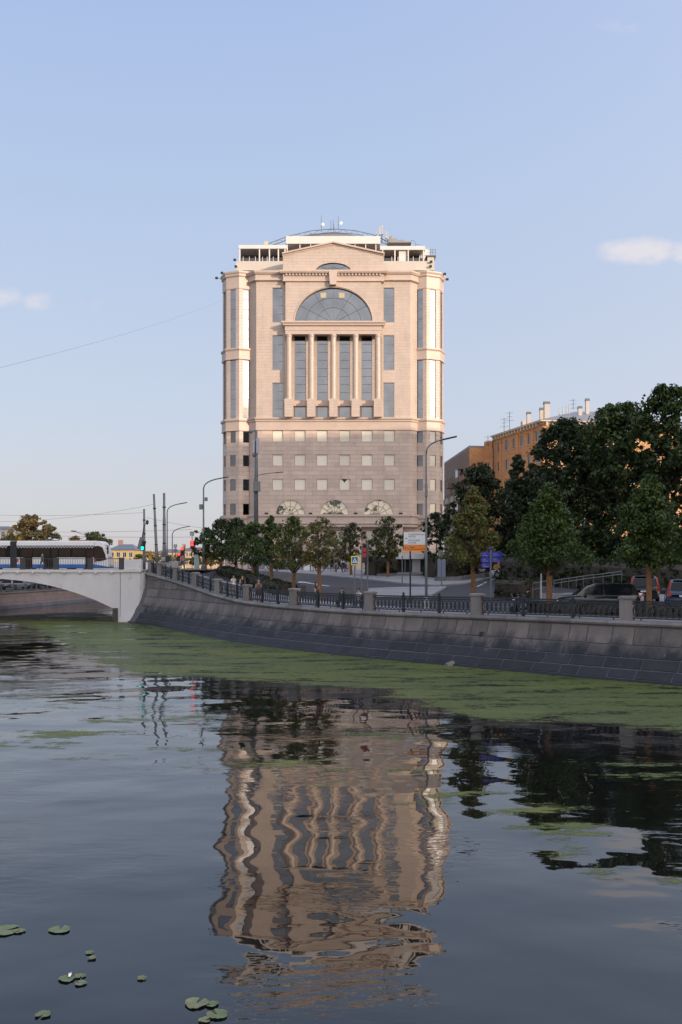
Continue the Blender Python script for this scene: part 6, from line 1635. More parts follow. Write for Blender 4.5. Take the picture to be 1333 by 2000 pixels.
# ------------------------------------------------------------------ cars
def car(loc, rz, L, Wd, Hh, paint, label, tail=None, group=None, suv=True, name='parked_car'):
    """local x forward; built around the wheel base centre"""
    t = thing(name, label, 'car', loc, group, rz)
    def part(mb, nm, m, par=None, smooth=False):
        o = mb.build(nm, m, smooth=smooth); o.parent = par or t; return o
    hw = Wd / 2; zb = Hh * 0.57; zs = 0.30
    # stations: x, belt height, half width
    st = [(-0.5, 0.52, 0.84), (-0.485, 0.60, 0.94), (-0.42, 0.60, 1.0), (-0.2, 0.585, 1.0), (0.1, 0.575, 1.0), (0.26, 0.565, 1.0), (0.36, 0.54, 0.97), (0.46, 0.49, 0.9), (0.5, 0.40, 0.78)]
    mb = MB(); rows = []
    for x, b_, w in st:
        z1 = Hh * b_; y = hw * w
        half = [(y * 0.90, zs), (y * 0.99, zs + 0.14), (y, (zs + z1) / 2), (y * 0.965, z1 - 0.06), (y * 0.9, z1)]
        rows.append([(x * L, -a, z) for a, z in half] + [(x * L, a, z) for a, z in half[::-1]])
    k = 10
    mb.add([v for r_ in rows for v in r_], [(i * k + j, i * k + (j + 1) % k, (i + 1) * k + (j + 1) % k, (i + 1) * k + j) for i in range(len(st) - 1) for j in range(k)] + [tuple(range(k)), tuple(range((len(st) - 1) * k, len(st) * k))[::-1]])
    part(mb, 'body', paint, smooth=True)
    # greenhouse: roof outline
    gh = [(-0.485, 0.59), (-0.44, 0.90), (-0.38, 0.985), (-0.15, 1.0), (0.02, 0.975), (0.11, 0.90), (0.27, 0.565)] if suv else [(-0.40, 0.59), (-0.28, 0.93), (-0.1, 1.0), (0.04, 0.97), (0.25, 0.565)]
    mb = MB(); rows = []
    for x, h in gh:
        u = (h - 0.57) / 0.43; y = hw * lerp(0.93, 0.74, max(0, u)); rows.append([(x * L, -hw * 0.92, Hh * 0.565), (x * L, -y, h * Hh - 0.02), (x * L, -y * 0.86, h * Hh), (x * L, y * 0.86, h * Hh), (x * L, y, h * Hh - 0.02), (x * L, hw * 0.92, Hh * 0.565)])
    mb.add([v for r_ in rows for v in r_], [(i * 6 + j, i * 6 + j + 1, (i + 1) * 6 + j + 1, (i + 1) * 6 + j) for i in range(len(gh) - 1) for j in range(5)])
    part(mb, 'roof', paint, smooth=False)
    # side windows
    for sy in (-1, 1):
        spans = ((-0.40, -0.29), (-0.28, -0.08), (-0.065, 0.15)) if suv else ((-0.30, -0.1), (-0.085, 0.16))
        for x0, x1 in spans:
            def yt(x, z_): return sy * (hw * lerp(0.935, 0.765, (z_ / Hh - 0.57) / 0.40) + 0.012)
            zt = lambda x: Hh * (np.interp(x, [g_[0] for g_ in gh], [g_[1] for g_ in gh]) - 0.055)
            z0 = Hh * 0.60
            xt1 = x1 if zt(x1) > z0 + 0.05 else x1
            mb = MB(); mb.add([(x0 * L, yt(x0, z0), z0), (x1 * L, yt(x1, z0), z0), ((x1 - 0.0) * L, yt(x1, max(zt(x1), z0 + 0.03)), max(zt(x1), z0 + 0.03)), (lerp(x0, x1, 0.5) * L, yt(x0, zt(lerp(x0, x1, 0.5))), zt(lerp(x0, x1, 0.5))), (x0 * L, yt(x0, zt(x0)), zt(x0))], [(0, 1, 2, 3, 4)])
            part(mb, 'side_window', M_glassdark)
    g0, g1 = gh[0], gh[1]
    mb = MB(); y0, y1 = hw * 0.80, hw * 0.68; mb.add([(g0[0] * L - 0.015, -y0, Hh * 0.62), (g0[0] * L - 0.015, y0, Hh * 0.62), (g1[0] * L - 0.015, y1, Hh * 0.88), (g1[0] * L - 0.015, -y1, Hh * 0.88)], [(0, 1, 2, 3)]); part(mb, 'rear_window', M_glassdark)
    a_, b_ = gh[-1], gh[-2]
    mb = MB(); mb.add([(a_[0] * L - 0.02, -y0, Hh * 0.60), (a_[0] * L - 0.02, y0, Hh * 0.60), (b_[0] * L + 0.02, y1, Hh * (b_[1] - 0.02)), (b_[0] * L + 0.02, -y1, Hh * (b_[1] - 0.02))], [(0, 1, 2, 3)]); part(mb, 'windscreen', M_glassdark)
    for sx in (-0.30, 0.30):
        for sy in (-1, 1):
            c = (sx * L, sy * (hw - 0.10), 0.35)
            o = part(MB().lathe([(0.20, -0.11), (0.35, -0.11), (0.36, 0.0), (0.35, 0.11), (0.20, 0.11)], (0, 0, 0), 20).xform(Matrix.Translation(c) @ Matrix.Rotation(R(90), 4, 'X')), 'wheel', M_tyre)
            part(MB().lathe([(0.21, -0.115), (0.21, 0.115)], (0, 0, 0), 12).xform(Matrix.Translation(c) @ Matrix.Rotation(R(90), 4, 'X')), 'rim', M_metal, o)
    for sy in (-1, 1):
        mb = MB(); xr_ = -0.5 * L
        if tail == 'tall':
            mb.add([(xr_ - 0.01, sy * hw * 0.72, Hh * 0.42), (xr_ - 0.01, sy * hw * 0.93, Hh * 0.42), (xr_ + 0.03, sy * hw * 0.97, Hh * 0.62), (xr_ + 0.20, sy * hw * 0.84, Hh * 0.93), (xr_ + 0.19, sy * hw * 0.70, Hh * 0.93), (xr_ + 0.015, sy * hw * 0.86, Hh * 0.60), (xr_ - 0.01, sy * hw * 0.72, Hh * 0.52)], [(0, 1, 2, 3, 4, 5, 6)])
        else: mb.box(xr_ - 0.02, xr_ + 0.14, sy * hw * 0.82 - 0.17, sy * hw * 0.82 + 0.17, Hh * 0.50, Hh * 0.57)
        part(mb, 'tail_light', E_tail)
        part(MB().box(0.455 * L, 0.49 * L, sy * hw * 0.68 - 0.2, sy * hw * 0.68 + 0.2, Hh * 0.37, Hh * 0.43), 'headlight', M_swhite)
        part(MB().box(0.13 * L, 0.16 * L, sy * (hw * 0.95) - 0.02 + (0.12 if sy > 0 else -0.12) - 0.1, sy * (hw * 0.95) + 0.02 + (0.12 if sy > 0 else -0.12) + 0.1, Hh * 0.58, Hh * 0.67), 'mirror', paint)
    part(MB().box(-0.5 * L - 0.03, -0.5 * L + 0.02, -0.26, 0.26, Hh * 0.40, Hh * 0.46), 'number_plate', M_swhite)
    part(MB().box(-0.5 * L - 0.02, -0.5 * L + 0.05, -hw * 0.7, hw * 0.7, Hh * 0.475, Hh * 0.50), 'tailgate_trim', M_metal)
    part(MB().box(-0.52 * L, -0.46 * L, -hw * 0.85, hw * 0.85, zs, zs + 0.22), 'bumper', M_black)
    if suv: part(MB().box(-0.47 * L, -0.40 * L, -hw * 0.62, hw * 0.62, Hh * 0.955, Hh * 0.975), 'spoiler', M_black)
    return t
E_tail = mat('tail_lens', (0.42, 0.05, 0.02), 0.3, 0.05)
def paint(name, c): return mat(name, c, 0.22, 0.03, 1, coat=0.8)
P_black = paint('black_car_paint', (0.01, 0.01, 0.012)); P_dark = paint('dark_grey_car_paint', (0.03, 0.032, 0.035)); P_blue = paint('slate_blue_car_paint', (0.10, 0.14, 0.24)); P_white = paint('white_car_paint', (0.6, 0.6, 0.6)); P_silver = paint('silver_car_paint', (0.3, 0.31, 0.33))
GC = 'cars on the embankment road'
p = on(1164, 54.0); car(p + Vector((0, 0, 0.01)), R(172), 4.9, 1.95, 1.72, P_black, 'black car in side view behind the right-hand railing', None, GC)
p = on(1255, 62); car(p + Vector((0, 0, 0.01)), R(75), 4.8, 1.95, 1.85, P_dark, 'dark off-road car seen from behind, left of the wrapped maple at right', 'tall', GC)
p = on(1332, 57); car(p + Vector((0, 0, 0.01)), R(72), 4.8, 1.95, 1.8, P_blue, 'slate blue car seen from behind at the right edge', 'tall', GC)
p = on(1003, 92); car(p + Vector((0, 0, 0.01)), R(150), 4.6, 1.9, 1.6, P_white, 'white van-like car far up the side street', None, GC)
p = on(1180, 57.3); car(p + Vector((0, 0, 0.01)), R(175), 4.6, 1.85, 1.5, P_white, 'white car mostly hidden behind the black car', None, GC, False)
for i, (px, pc) in enumerate(((2, P_silver), (22, P_blue), (42, P_dark), (62, P_white), (84, P_silver), (106, P_dark), (128, P_blue))):
    Y = 128 + i * 3.2; x = leftX(Y) - 3.6 - (i % 2) * 0.3
    car((x, Y - 6, ZL + 0.32), R(80 + 3 * (i % 3)), 4.4, 1.8, 1.5, pc, ['silver car on the far bank under the bridge crown', 'blue car on the far bank, second from left under the arch', 'dark car on the far bank, third from left under the arch', 'white car on the far bank under the arch', 'silver car on the far bank right of the white one', 'dark car on the far bank near the low end of the arch', 'blue car on the far bank, farthest right under the arch'][i], None, 'cars parked on the far bank', i % 2 == 0)
# far bank railing
t = thing('river_railing', 'grey railing on the far bank under the bridge arch', 'railing', (leftX(113), 113, ZL + 0.2))
P = [(leftX(y_) - 0.2, y_) for y_ in np.arange(84, 190, 3.0)]
for z_ in (0.95, 0.12): MB().tube([(x_, y_, ZL + 0.2 + z_) for x_, y_ in P], 0.045, 5).build('rail', M_metal, t)
for x_, y_ in P: MB().box(x_ - 0.07, x_ + 0.07, y_ - 0.07, y_ + 0.07, ZL + 0.18, ZL + 1.25).build('post', M_metal, t)
mb = MB()
for (x_, y_), (x2, y2) in zip(P, P[1:]):
    for k in range(1, 14): u = k / 14; mb.box(lerp(x_, x2, u) - 0.012, lerp(x_, x2, u) + 0.012, lerp(y_, y2, u) - 0.012, lerp(y_, y2, u) + 0.012, ZL + 0.3, ZL + 1.15)
mb.build('bars', M_darkmetal, t)['kind'] = 'stuff'

# ------------------------------------------------------------------ people
M_skin = mat('skin', (0.46, 0.27, 0.19), 0.55, 0.06)
CL = {}
def cloth(c):
    k = tuple(round(x, 3) for x in c)
    if k not in CL: CL[k] = mat('cloth', c, 0.85, 0.12, 9)
    return CL[k]
def person(loc, rz, label, pose='stand', h=1.7, shirt=(0.6, 0.6, 0.6), legs=(0.03, 0.03, 0.04), shoes=(0.02, 0.02, 0.02), hair=(0.03, 0.02, 0.015), sleeve='short', dress=None, long_hair=False, bag=None, ph=0.0, group=None):
    """faces -y before turning by rz; one continuous skinned body, hair and dress as clothing on it"""
    s = h / 1.72
    J = {'pel': (0, 0, 0.95), 'wai': (0, 0.01, 1.10), 'che': (0, 0.01, 1.28), 'nek': (0, 0.0, 1.46), 'hea': (0, -0.015, 1.58), 'top': (0, -0.005, 1.66)}
    rad = {'pel': 0.125, 'wai': 0.112, 'che': 0.135, 'nek': 0.052, 'hea': 0.088, 'top': 0.07}
    E = [('pel', 'wai'), ('wai', 'che'), ('che', 'nek'), ('nek', 'hea'), ('hea', 'top')]
    st = {'stand': 0.05, 'walk': 0.30, 'sit': 0.0, 'ride': 0.0}[pose]
    for sd, sx in (('l', -1), ('r', 1)):
        f = st * (sx if pose == 'walk' else 0.3)
        J['hip' + sd] = (sx * 0.09, 0, 0.90)
        if pose in ('sit', 'ride'):
            J['kne' + sd] = (sx * (0.12 if pose == 'sit' else 0.2), -0.44, 0.92 if pose == 'sit' else 0.86); J['ank' + sd] = (sx * (0.12 if pose == 'sit' else 0.2), -0.46, 0.50 if pose == 'sit' else 0.45); J['toe' + sd] = (sx * 0.12, -0.62, 0.46 if pose == 'sit' else 0.4)
        else:
            J['kne' + sd] = (sx * 0.095, -f * 0.6 - 0.03, 0.50); J['ank' + sd] = (sx * 0.095, -f + (0.10 if f < 0 else 0.0), 0.09 + (0.05 if f < -0.1 else 0)); J['toe' + sd] = (sx * 0.11, -f - 0.14 + (0.10 if f < 0 else 0), 0.035)
        g = -f * 0.8 if pose == 'walk' else 0.02 * sx
        J['sho' + sd] = (sx * 0.175, 0.01, 1.41); J['elb' + sd] = (sx * 0.225, 0.03 - g * 0.5, 1.13); J['wri' + sd] = (sx * 0.235, -0.06 - g, 0.90); J['han' + sd] = (sx * 0.228, -0.085 - g * 1.15, 0.81)
        if pose == 'ride': J['elb' + sd] = (sx * 0.27, -0.2, 1.2); J['wri' + sd] = (sx * 0.3, -0.42, 1.1); J['han' + sd] = (sx * 0.3, -0.5, 1.09)
        if pose == 'sit': J['elb' + sd] = (sx * 0.22, -0.05, 1.15); J['wri' + sd] = (sx * 0.12, -0.28, 1.05); J['han' + sd] = (sx * 0.10, -0.36, 1.05)
        if bag == 'phone' and sd == 'r': J['elbr'] = (0.23, 0.0, 1.15); J['wrir'] = (0.12, -0.22, 1.28); J['hanr'] = (0.09, -0.26, 1.34)
        rad.update({'hip' + sd: 0.088, 'kne' + sd: 0.056, 'ank' + sd: 0.04, 'toe' + sd: 0.033, 'sho' + sd: 0.062, 'elb' + sd: 0.042, 'wri' + sd: 0.029, 'han' + sd: 0.033})
        E += [('pel', 'hip' + sd), ('hip' + sd, 'kne' + sd), ('kne' + sd, 'ank' + sd), ('ank' + sd, 'toe' + sd), ('che', 'sho' + sd), ('sho' + sd, 'elb' + sd), ('elb' + sd, 'wri' + sd), ('wri' + sd, 'han' + sd)]
    names = list(J); idx = {n: i for i, n in enumerate(names)}
    me = bpy.data.meshes.new('body_skeleton'); me.from_pydata([J[n] for n in names], [(idx[a], idx[b_]) for a, b_ in E], [])
    o = bpy.data.objects.new('tmp', me); col.objects.link(o)
    o.modifiers.new('skin', 'SKIN').use_smooth_shade = True
    for n in names:
        sv = me.skin_vertices[0].data[idx[n]]; r_ = rad[n]; sv.radius = (r_ * (1.25 if n in ('che', 'pel', 'wai') else 1), r_ * (0.85 if n in ('che', 'wai') else 1)); sv.use_root = n == 'pel'
    o.modifiers.new('sub', 'SUBSURF').levels = 1
    dg = bpy.context.evaluated_depsgraph_get(); dg.update()
    body = bpy.data.meshes.new_from_object(o.evaluated_get(dg)); bpy.data.objects.remove(o)
    # fingers: five on each hand, unequal and slightly curled, joined into the same mesh
    fb = MB()
    for sd, sx in (('l', -1), ('r', 1)):
        wv, hv = Vector(J['wri' + sd]), Vector(J['han' + sd]); d = (hv - wv).normalized(); sidev = d.cross(Vector((sx, 0, 0))).normalized()
        for k, (o_, ln) in enumerate(((-0.025, 0.065), (-0.008, 0.078), (0.009, 0.073), (0.025, 0.055))):
            b0 = hv + d * 0.02 + sidev * o_; fb.tube([b0, b0 + d * ln * 0.55 + Vector((-sx * 0.006, 0, 0)), b0 + d * ln + Vector((-sx * 0.02, 0, 0))], [0.009, 0.0085, 0.006], 5)
        b0 = wv.lerp(hv, 0.45) - sidev * 0.03; fb.tube([b0, b0 - sidev * 0.025 + d * 0.03, b0 - sidev * 0.03 + d * 0.065], [0.011, 0.01, 0.007], 5)
    bm = bmesh.new(); bm.from_mesh(body); fm = fb.mesh('fingers', M_skin); bm.from_mesh(fm); bm.to_mesh(body); bm.free(); bpy.data.meshes.remove(fm)
    mats = [M_skin, cloth(shirt), cloth(legs), cloth(shoes)]
    body.materials.clear()
    for m_ in mats: body.materials.append(m_)
    segs = []
    for a, b_ in E:
        key = b_[:3]
        mi = {'wai': 1, 'che': 1, 'nek': 1, 'hea': 0, 'top': 0, 'hip': 2, 'kne': 2, 'ank': 2, 'toe': 3, 'sho': 1, 'elb': 0 if sleeve == 'none' else 1, 'wri': 1 if sleeve == 'long' else 0, 'han': 0}[key]
        segs.append((Vector(J[a]), Vector(J[b_]), mi, key))
    bare = dress is not None
    for p in body.polygons:
        c = p.center; best = None
        for a, b_, mi, key in segs:
            ab = b_ - a; u = max(0, min(1, (c - a).dot(ab) / ab.dot(ab))); dd = (a + ab * u - c).length
            if best is None or dd < best[0]: best = (dd, mi, key, u)
        mi = best[1]
        if best[2] == 'nek' and best[3] > 0.55: mi = 0
        if best[2] == 'elb' and sleeve == 'short' and best[3] > 0.55: mi = 0
        if bare and best[2] in ('ank',): mi = 0
        if bare and best[2] == 'kne' and best[3] > 0.6: mi = 0
        p.material_index = mi; p.use_smooth = True
    body.transform(Matrix.Scale(s, 4))
    t = thing('person', label, 'person', loc, group, rz)
    link_mesh('body', body, t)
    def pt(mb, nm, m_, smooth=True):
        mb.xform(Matrix.Scale(s, 4)); q = mb.build(nm, m_, smooth=smooth); q.parent = t; return q
    hc = Vector(J['hea']) + Vector((0, 0.01, 0.03))
    mb = MB(); n = 12; vs_ = []
    for i in range(7):
        th = R(8 + (i / 6) * (100 if not long_hair else 118))
        for k in range(n):
            a = 2 * math.pi * k / n; front = max(0, -math.sin(a)); rr = 0.104
            thh = min(th, R(62)) if front > 0.45 else th
            x, y, z_ = rr * 0.95 * math.sin(thh) * math.cos(a), rr * 1.08 * math.sin(thh) * math.sin(a), rr * 1.12 * math.cos(thh)
            if long_hair and i > 4 and front < 0.3: z_ -= 0.09 * (i - 4); x *= 1.05
            vs_.append((hc.x + x, hc.y + y, hc.z + z_))
    mb.add(vs_, [(i * n + k, i * n + (k + 1) % n, (i + 1) * n + (k + 1) % n, (i + 1) * n + k) for i in range(6) for k in range(n)] + [tuple(range(n))])
    pt(mb, 'hair', cloth(hair))
    for sx in (-1, 1):
        pt(MB().lathe([(0.004, -0.008), (0.011, 0), (0.004, 0.008)], (sx * 0.033, hc.y - 0.098, hc.z - 0.022), 6), 'eye', M_black); pt(MB().lathe([(0.008, -0.03), (0.016, 0), (0.008, 0.03)], (sx * 0.092, hc.y + 0.005, hc.z - 0.04), 6), 'ear', M_skin)
    pt(MB().add([(-0.012, hc.y - 0.092, hc.z - 0.065), (0.012, hc.y - 0.092, hc.z - 0.065), (0, hc.y - 0.118, hc.z - 0.06), (0, hc.y - 0.094, hc.z - 0.015)], [(0, 1, 2), (0, 2, 3), (2, 1, 3)]), 'nose', M_skin, False)
    pt(MB().box(-0.022, 0.022, hc.y - 0.098, hc.y - 0.085, hc.z - 0.095, hc.z - 0.085), 'mouth', cloth((0.3, 0.09, 0.08)), False)
    if dress:
        c_, zb, fl_ = dress
        mb = MB(); prof = [(0.155, 1.06), (0.17, 0.96), (0.18 + 0.2 * fl_, lerp(0.96, zb, 0.5)), (0.185 + 0.45 * fl_, zb)]
        mb.lathe(prof[::-1], (0, 0, 0), 14); b0 = len(mb.v)
        for i in range(b0): x, y, z_ = mb.v[i]; mb.v[i] = (x, y * 0.85 - (st * 0.0), z_)
        pt(mb, 'skirt', cloth(c_))
    if bag == 'bag': pt(MB().box(0.2, 0.34, -0.08, 0.12, 0.72, 0.98), 'handbag', cloth((0.03, 0.025, 0.02)), False)
    if bag == 'phone': pt(MB().box(0.06, 0.12, -0.30, -0.285, 1.36, 1.48), 'phone', M_black, False)
    return t
def foot(px, Y, dz=0.13): p = on(px, Y); p.z += dz; return p
GP = 'people on the embankment'
W_ = (0.62, 0.62, 0.62); BK = (0.012, 0.012, 0.014)
person(foot(357, 100), R(200), 'walker in a pink shirt and blue trousers near the tram poles', 'walk', 1.72, (0.55, 0.22, 0.30), (0.10, 0.16, 0.26), hair=(0.02, 0.015, 0.012), group=GP, sleeve='long')
person(foot(456.5, 71.5), R(20), 'woman in a white off-shoulder dress at the railing', 'walk', 1.66, W_, W_, hair=(0.12, 0.06, 0.03), dress=(W_, 0.45, 0.35), long_hair=True, group=GP)
person(foot(474, 71.2), R(15), 'woman in a black sleeveless dress beside the woman in white', 'walk', 1.68, BK, BK, hair=(0.03, 0.018, 0.012), sleeve='none', dress=(BK, 0.5, 0.1), group=GP)
person(foot(505.5, 67.3), R(10), 'woman with pale hair in a brown patterned dress', 'stand', 1.62, (0.12, 0.07, 0.055), (0.12, 0.07, 0.055), hair=(0.4, 0.36, 0.33), sleeve='none', dress=((0.12, 0.07, 0.055), 0.5, 0.2), group=GP)
person(foot(617.5, 62.8), R(75), 'dark-haired woman in dark clothes looking at her phone by the railing', 'stand', 1.68, (0.03, 0.035, 0.035), BK, hair=(0.05, 0.028, 0.018), long_hair=True, bag='phone', group=GP)
# bench with the seated pair
p = foot(684, 60.3); t = thing('park_bench', 'bench behind the railing with two people sitting on it', 'bench', p, None, R(-25))
for nm, bx_ in (('seat', (-1.0, 1.0, -0.22, 0.22, 0.42, 0.47)), ('backrest', (-1.0, 1.0, 0.2, 0.25, 0.52, 0.82)), ('leg', (-0.9, -0.82, -0.2, 0.2, 0, 0.42)), ('leg', (0.82, 0.9, -0.2, 0.2, 0, 0.42))):
    o = MB().box(*bx_).build(nm, M_darkmetal); o.parent = t
person(foot(668.5, 60.6) + Vector((0, 0, -0.42)), R(-10), 'person in black sitting on the bench, left', 'sit', 1.72, BK, BK, hair=(0.012, 0.01, 0.01), sleeve='long', group=GP)
person(foot(701, 60.0) + Vector((0, 0, -0.42)), R(-40), 'dark-haired person in a pale top sitting on the bench, right', 'sit', 1.70, (0.5, 0.52, 0.55), (0.10, 0.12, 0.18), hair=(0.012, 0.008, 0.008), group=GP)
person(Vector((XP(83, 90.0), 90.0, 5.15)), R(70), 'person in green walking across the bridge in front of the tram', 'walk', 1.62, (0.03, 0.10, 0.07), (0.04, 0.06, 0.06), hair=(0.05, 0.03, 0.02), sleeve='long')
GS = 'people on the square in front of the office block'
for px, Y, rz_, sh, lg, po, lb, kw in (
    (451, 112, 10, (0.55, 0.33, 0.33), W_, 'walk', 'person in a pale pink dress left of the first service cabin', dict(dress=((0.55, 0.33, 0.33), 0.4, 0.2))),
    (473, 112, 30, (0.60, 0.59, 0.55), BK, 'stand', 'person in a cream shirt between the first maples', dict(sleeve='long')),
    (489, 114, -20, (0.56, 0.60, 0.70), (0.5, 0.5, 0.5), 'stand', 'person in pale blue and white left of the tall cabin', dict(sleeve='long')),
    (507, 112, 60, (0.5, 0.24, 0.20), (0.4, 0.3, 0.28), 'walk', 'person in salmon pink walking past the tall cabin', {}),
    (519, 111, 160, (0.50, 0.50, 0.52), (0.35, 0.5, 0.68), 'walk', 'person in a grey shirt and light blue shorts', {}),
    (525.5, 112, -30, (0.05, 0.06, 0.2), (0.04, 0.05, 0.16), 'stand', 'person in dark blue behind the green maple', dict(sleeve='long')),
    (578.5, 108, 0, (0.58, 0.60, 0.66), BK, 'stand', 'person in a pale shirt and black trousers behind the olive maple', dict(sleeve='long')),
    (606.5, 108, 70, (0.66, 0.66, 0.72), (0.2, 0.2, 0.24), 'stand', 'person in a white shirt in the group on the square', dict(sleeve='long')),
    (612.5, 107.5, -60, BK, BK, 'stand', 'woman in a black dress in the group on the square', dict(dress=(BK, 0.62, 0.2), sleeve='none', long_hair=True)),
    (619, 109, 200, (0.40, 0.25, 0.20), (0.08, 0.06, 0.07), 'stand', 'person in a tan top in the group on the square', {}),
    (657, 105, -70, (0.55, 0.60, 0.75), (0.05, 0.06, 0.12), 'stand', 'person in a pale blue shirt left of the crossing sign', dict(sleeve='long')),
    (663.5, 102, 80, BK, BK, 'walk', 'person in black walking left of the crossing sign', dict(sleeve='long')),
    (671, 106, 0, (0.68, 0.68, 0.72), BK, 'stand', 'waiter in a white shirt and black apron behind the crossing sign', dict(sleeve='long', dress=(BK, 0.55, 0.02)))):
    person(foot(px, Y), R(rz_), lb, po, rnd.uniform(1.64, 1.8), sh, lg, group=GS, **kw)
# motor scooter and its rider behind the railing
p = on(1022, 52.3); p.z += 0.01; t = thing('motor_scooter', 'dark motor scooter behind the railing', 'scooter', p, None, R(-70))
def sp_(mb, nm, m_, par=None, smooth=False): o = mb.build(nm, m_, smooth=smooth); o.parent = par or t; return o
for y_ in (-0.62, 0.62):
    w_ = sp_(MB().lathe([(0.17, -0.06), (0.27, -0.05), (0.29, 0), (0.27, 0.05), (0.17, 0.06)], (0, 0, 0), 18).xform(Matrix.Translation((0, y_, 0.29)) @ Matrix.Rotation(R(90), 4, 'Y')), 'wheel', M_tyre)
    sp_(MB().lathe([(0.16, -0.05), (0.16, 0.05)], (0, 0, 0), 12).xform(Matrix.Translation((0, y_, 0.29)) @ Matrix.Rotation(R(90), 4, 'Y')), 'rim', M_metal, w_)
sp_(MB().add([(-0.2, -0.5, 0.4), (0.2, -0.5, 0.4), (0.16, -0.62, 1.0), (-0.16, -0.62, 1.0), (-0.2, -0.42, 0.4), (0.2, -0.42, 0.4), (0.16, -0.55, 1.0), (-0.16, -0.55, 1.0)], [(0, 1, 2, 3), (4, 7, 6, 5), (0, 3, 7, 4), (1, 5, 6, 2), (3, 2, 6, 7), (0, 4, 5, 1)]), 'leg_shield', P_black)
sp_(MB().prism([(0, 0)] * 0 or [(-0.5, 0.3), (0.2, 0.3), (0.75, 0.5), (0.78, 0.72), (0.2, 0.76), (0.08, 0.42), (-0.5, 0.38)], -0.18, 0.18).xform(Matrix.Rotation(R(90), 4, 'Z')), 'frame', P_black)
sp_(MB().box(-0.16, 0.16, 0.1, 0.75, 0.76, 0.84), 'seat', M_tyre)
sp_(MB().tube([(-0.36, -0.5, 1.06), (0, -0.58, 1.02), (0.36, -0.5, 1.06)], 0.02, 6), 'handlebar', M_metal)
sp_(MB().lathe([(0.09, 0), (0.1, 0.06), (0.03, 0.1)], (0, 0, 0), 12).xform(Matrix.Translation((0, -0.6, 0.92)) @ Matrix.Rotation(R(90), 4, 'X')), 'headlight', M_swhite)
for sx in (-1, 1): sp_(MB().tube([(sx * 0.3, -0.52, 1.05), (sx * 0.36, -0.55, 1.22)], 0.012, 5).box(sx * 0.36 - 0.05, sx * 0.36 + 0.05, -0.57, -0.54, 1.2, 1.27), 'mirror', M_metal)
pr = person(p + Matrix.Rotation(R(-70), 3, 'Z') @ Vector((0, 0.35, -0.06)), R(-70), 'rider in black with a helmet on the motor scooter', 'ride', 1.74, BK, BK, sleeve='long', hair=(0.02, 0.02, 0.022))
o = MB().lathe([(0.09, -0.13), (0.125, -0.08), (0.14, 0.0), (0.13, 0.08), (0.08, 0.14), (0.01, 0.155)], (0, 0, 1.62), 14).build('helmet', M_black, smooth=True); o.parent = pr

# ------------------------------------------------------------------ duckweed film and water-lily pads
def to_px(x, y): return x / y * F + CX, HY + CZ * F / y
def wxy(px, py): Y = CZ * F / (py - HY); return XP(px, Y), Y
main = [(-40, 1222), (20, 1216), (60, 1236), (110, 1262), (180, 1296), (262, 1322), (330, 1326), (400, 1324), (480, 1334), (560, 1338), (640, 1346), (700, 1346), (740, 1352), (700, 1364), (790, 1370), (830, 1390), (900, 1404), (970, 1421), (1040, 1413), (1110, 1410), (1220, 1430), (1340, 1441), (1500, 1452), (1700, 1465)]
up = [(1700, 1330), (1333, 1318), (929, 1290), (571, 1255), (378, 1230), (250, 1205), (200, 1196), (120, 1196), (40, 1200), (-40, 1205)]
poly = np.array([wxy(*q) for q in main + up])
gx = np.arange(-46, 40, 0.4); gy = np.arange(10.5, 105, 0.4)
GX, GY = np.meshgrid(gx, gy); PX = np.stack([GX.ravel(), GY.ravel()], 1)
inside = np.zeros(len(PX), bool); dist = np.full(len(PX), 1e9)
for (x0, y0), (x1, y1) in zip(poly, np.roll(poly, -1, axis=0)):
    c = ((y0 > PX[:, 1]) != (y1 > PX[:, 1])) & (PX[:, 0] < (x1 - x0) * (PX[:, 1] - y0) / (y1 - y0 + 1e-12) + x0); inside ^= c
    ab = np.array([x1 - x0, y1 - y0]); u = np.clip(((PX - [x0, y0]) @ ab) / (ab @ ab), 0, 1); dist = np.minimum(dist, np.hypot(*(PX - ([x0, y0] + u[:, None] * ab)).T))
sd = np.where(inside, dist, -dist)
den = np.clip(0.5 + sd / 2.6, 0, 1) * 0.585
for (cx_, cy_, rx_, ry_, a_) in ((640, 1513, 330, 40, 0.34), (520, 1496, 220, 24, 0.33), (905, 1556, 190, 40, 0.40), (1045, 1572, 170, 40, 0.42), (1130, 1612, 190, 56, 0.43), (1110, 1660, 100, 50, 0.42), (1190, 1695, 130, 40, 0.38), (1310, 1725, 110, 44, 0.38), (1260, 1640, 170, 36, 0.34), (140, 1440, 320, 60, 0.30), (330, 1470, 240, 40, 0.29), (60, 1370, 190, 46, 0.30), (300, 1405, 280, 40, 0.29), (980, 1770, 90, 20, 0.25), (1250, 1500, 220, 36, 0.33), (800, 1440, 300, 40, 0.30), (120, 1230, 150, 36, 0.40)):
    x_, y_ = wxy(cx_, cy_); xr = rx_ / F * y_; y0, y1 = wxy(cx_, cy_ - ry_)[1], wxy(cx_, cy_ + ry_)[1]; yr = abs(y0 - y1) / 2
    den = np.maximum(den, (a_ + 0.07) * np.exp(-(((PX[:, 0] - x_) / xr) ** 2 + ((PX[:, 1] - y_) / yr) ** 2) * 0.9))
me = bpy.data.meshes.new('duckweed')
nx, ny = len(gx), len(gy)
keep = den.reshape(ny, nx)
fs = []
for i in range(ny - 1):
    for j in range(nx - 1):
        if max(keep[i, j], keep[i + 1, j], keep[i, j + 1], keep[i + 1, j + 1]) > 0.1: fs.append((i * nx + j, i * nx + j + 1, (i + 1) * nx + j + 1, (i + 1) * nx + j))
me.from_pydata([(x_, y_, 0.004) for x_, y_ in PX], [], fs)
at = me.attributes.new('weed_cover', 'FLOAT', 'POINT'); at.data.foreach_set('value', den.astype(np.float32))
m, nt, b = newmat('duckweed')
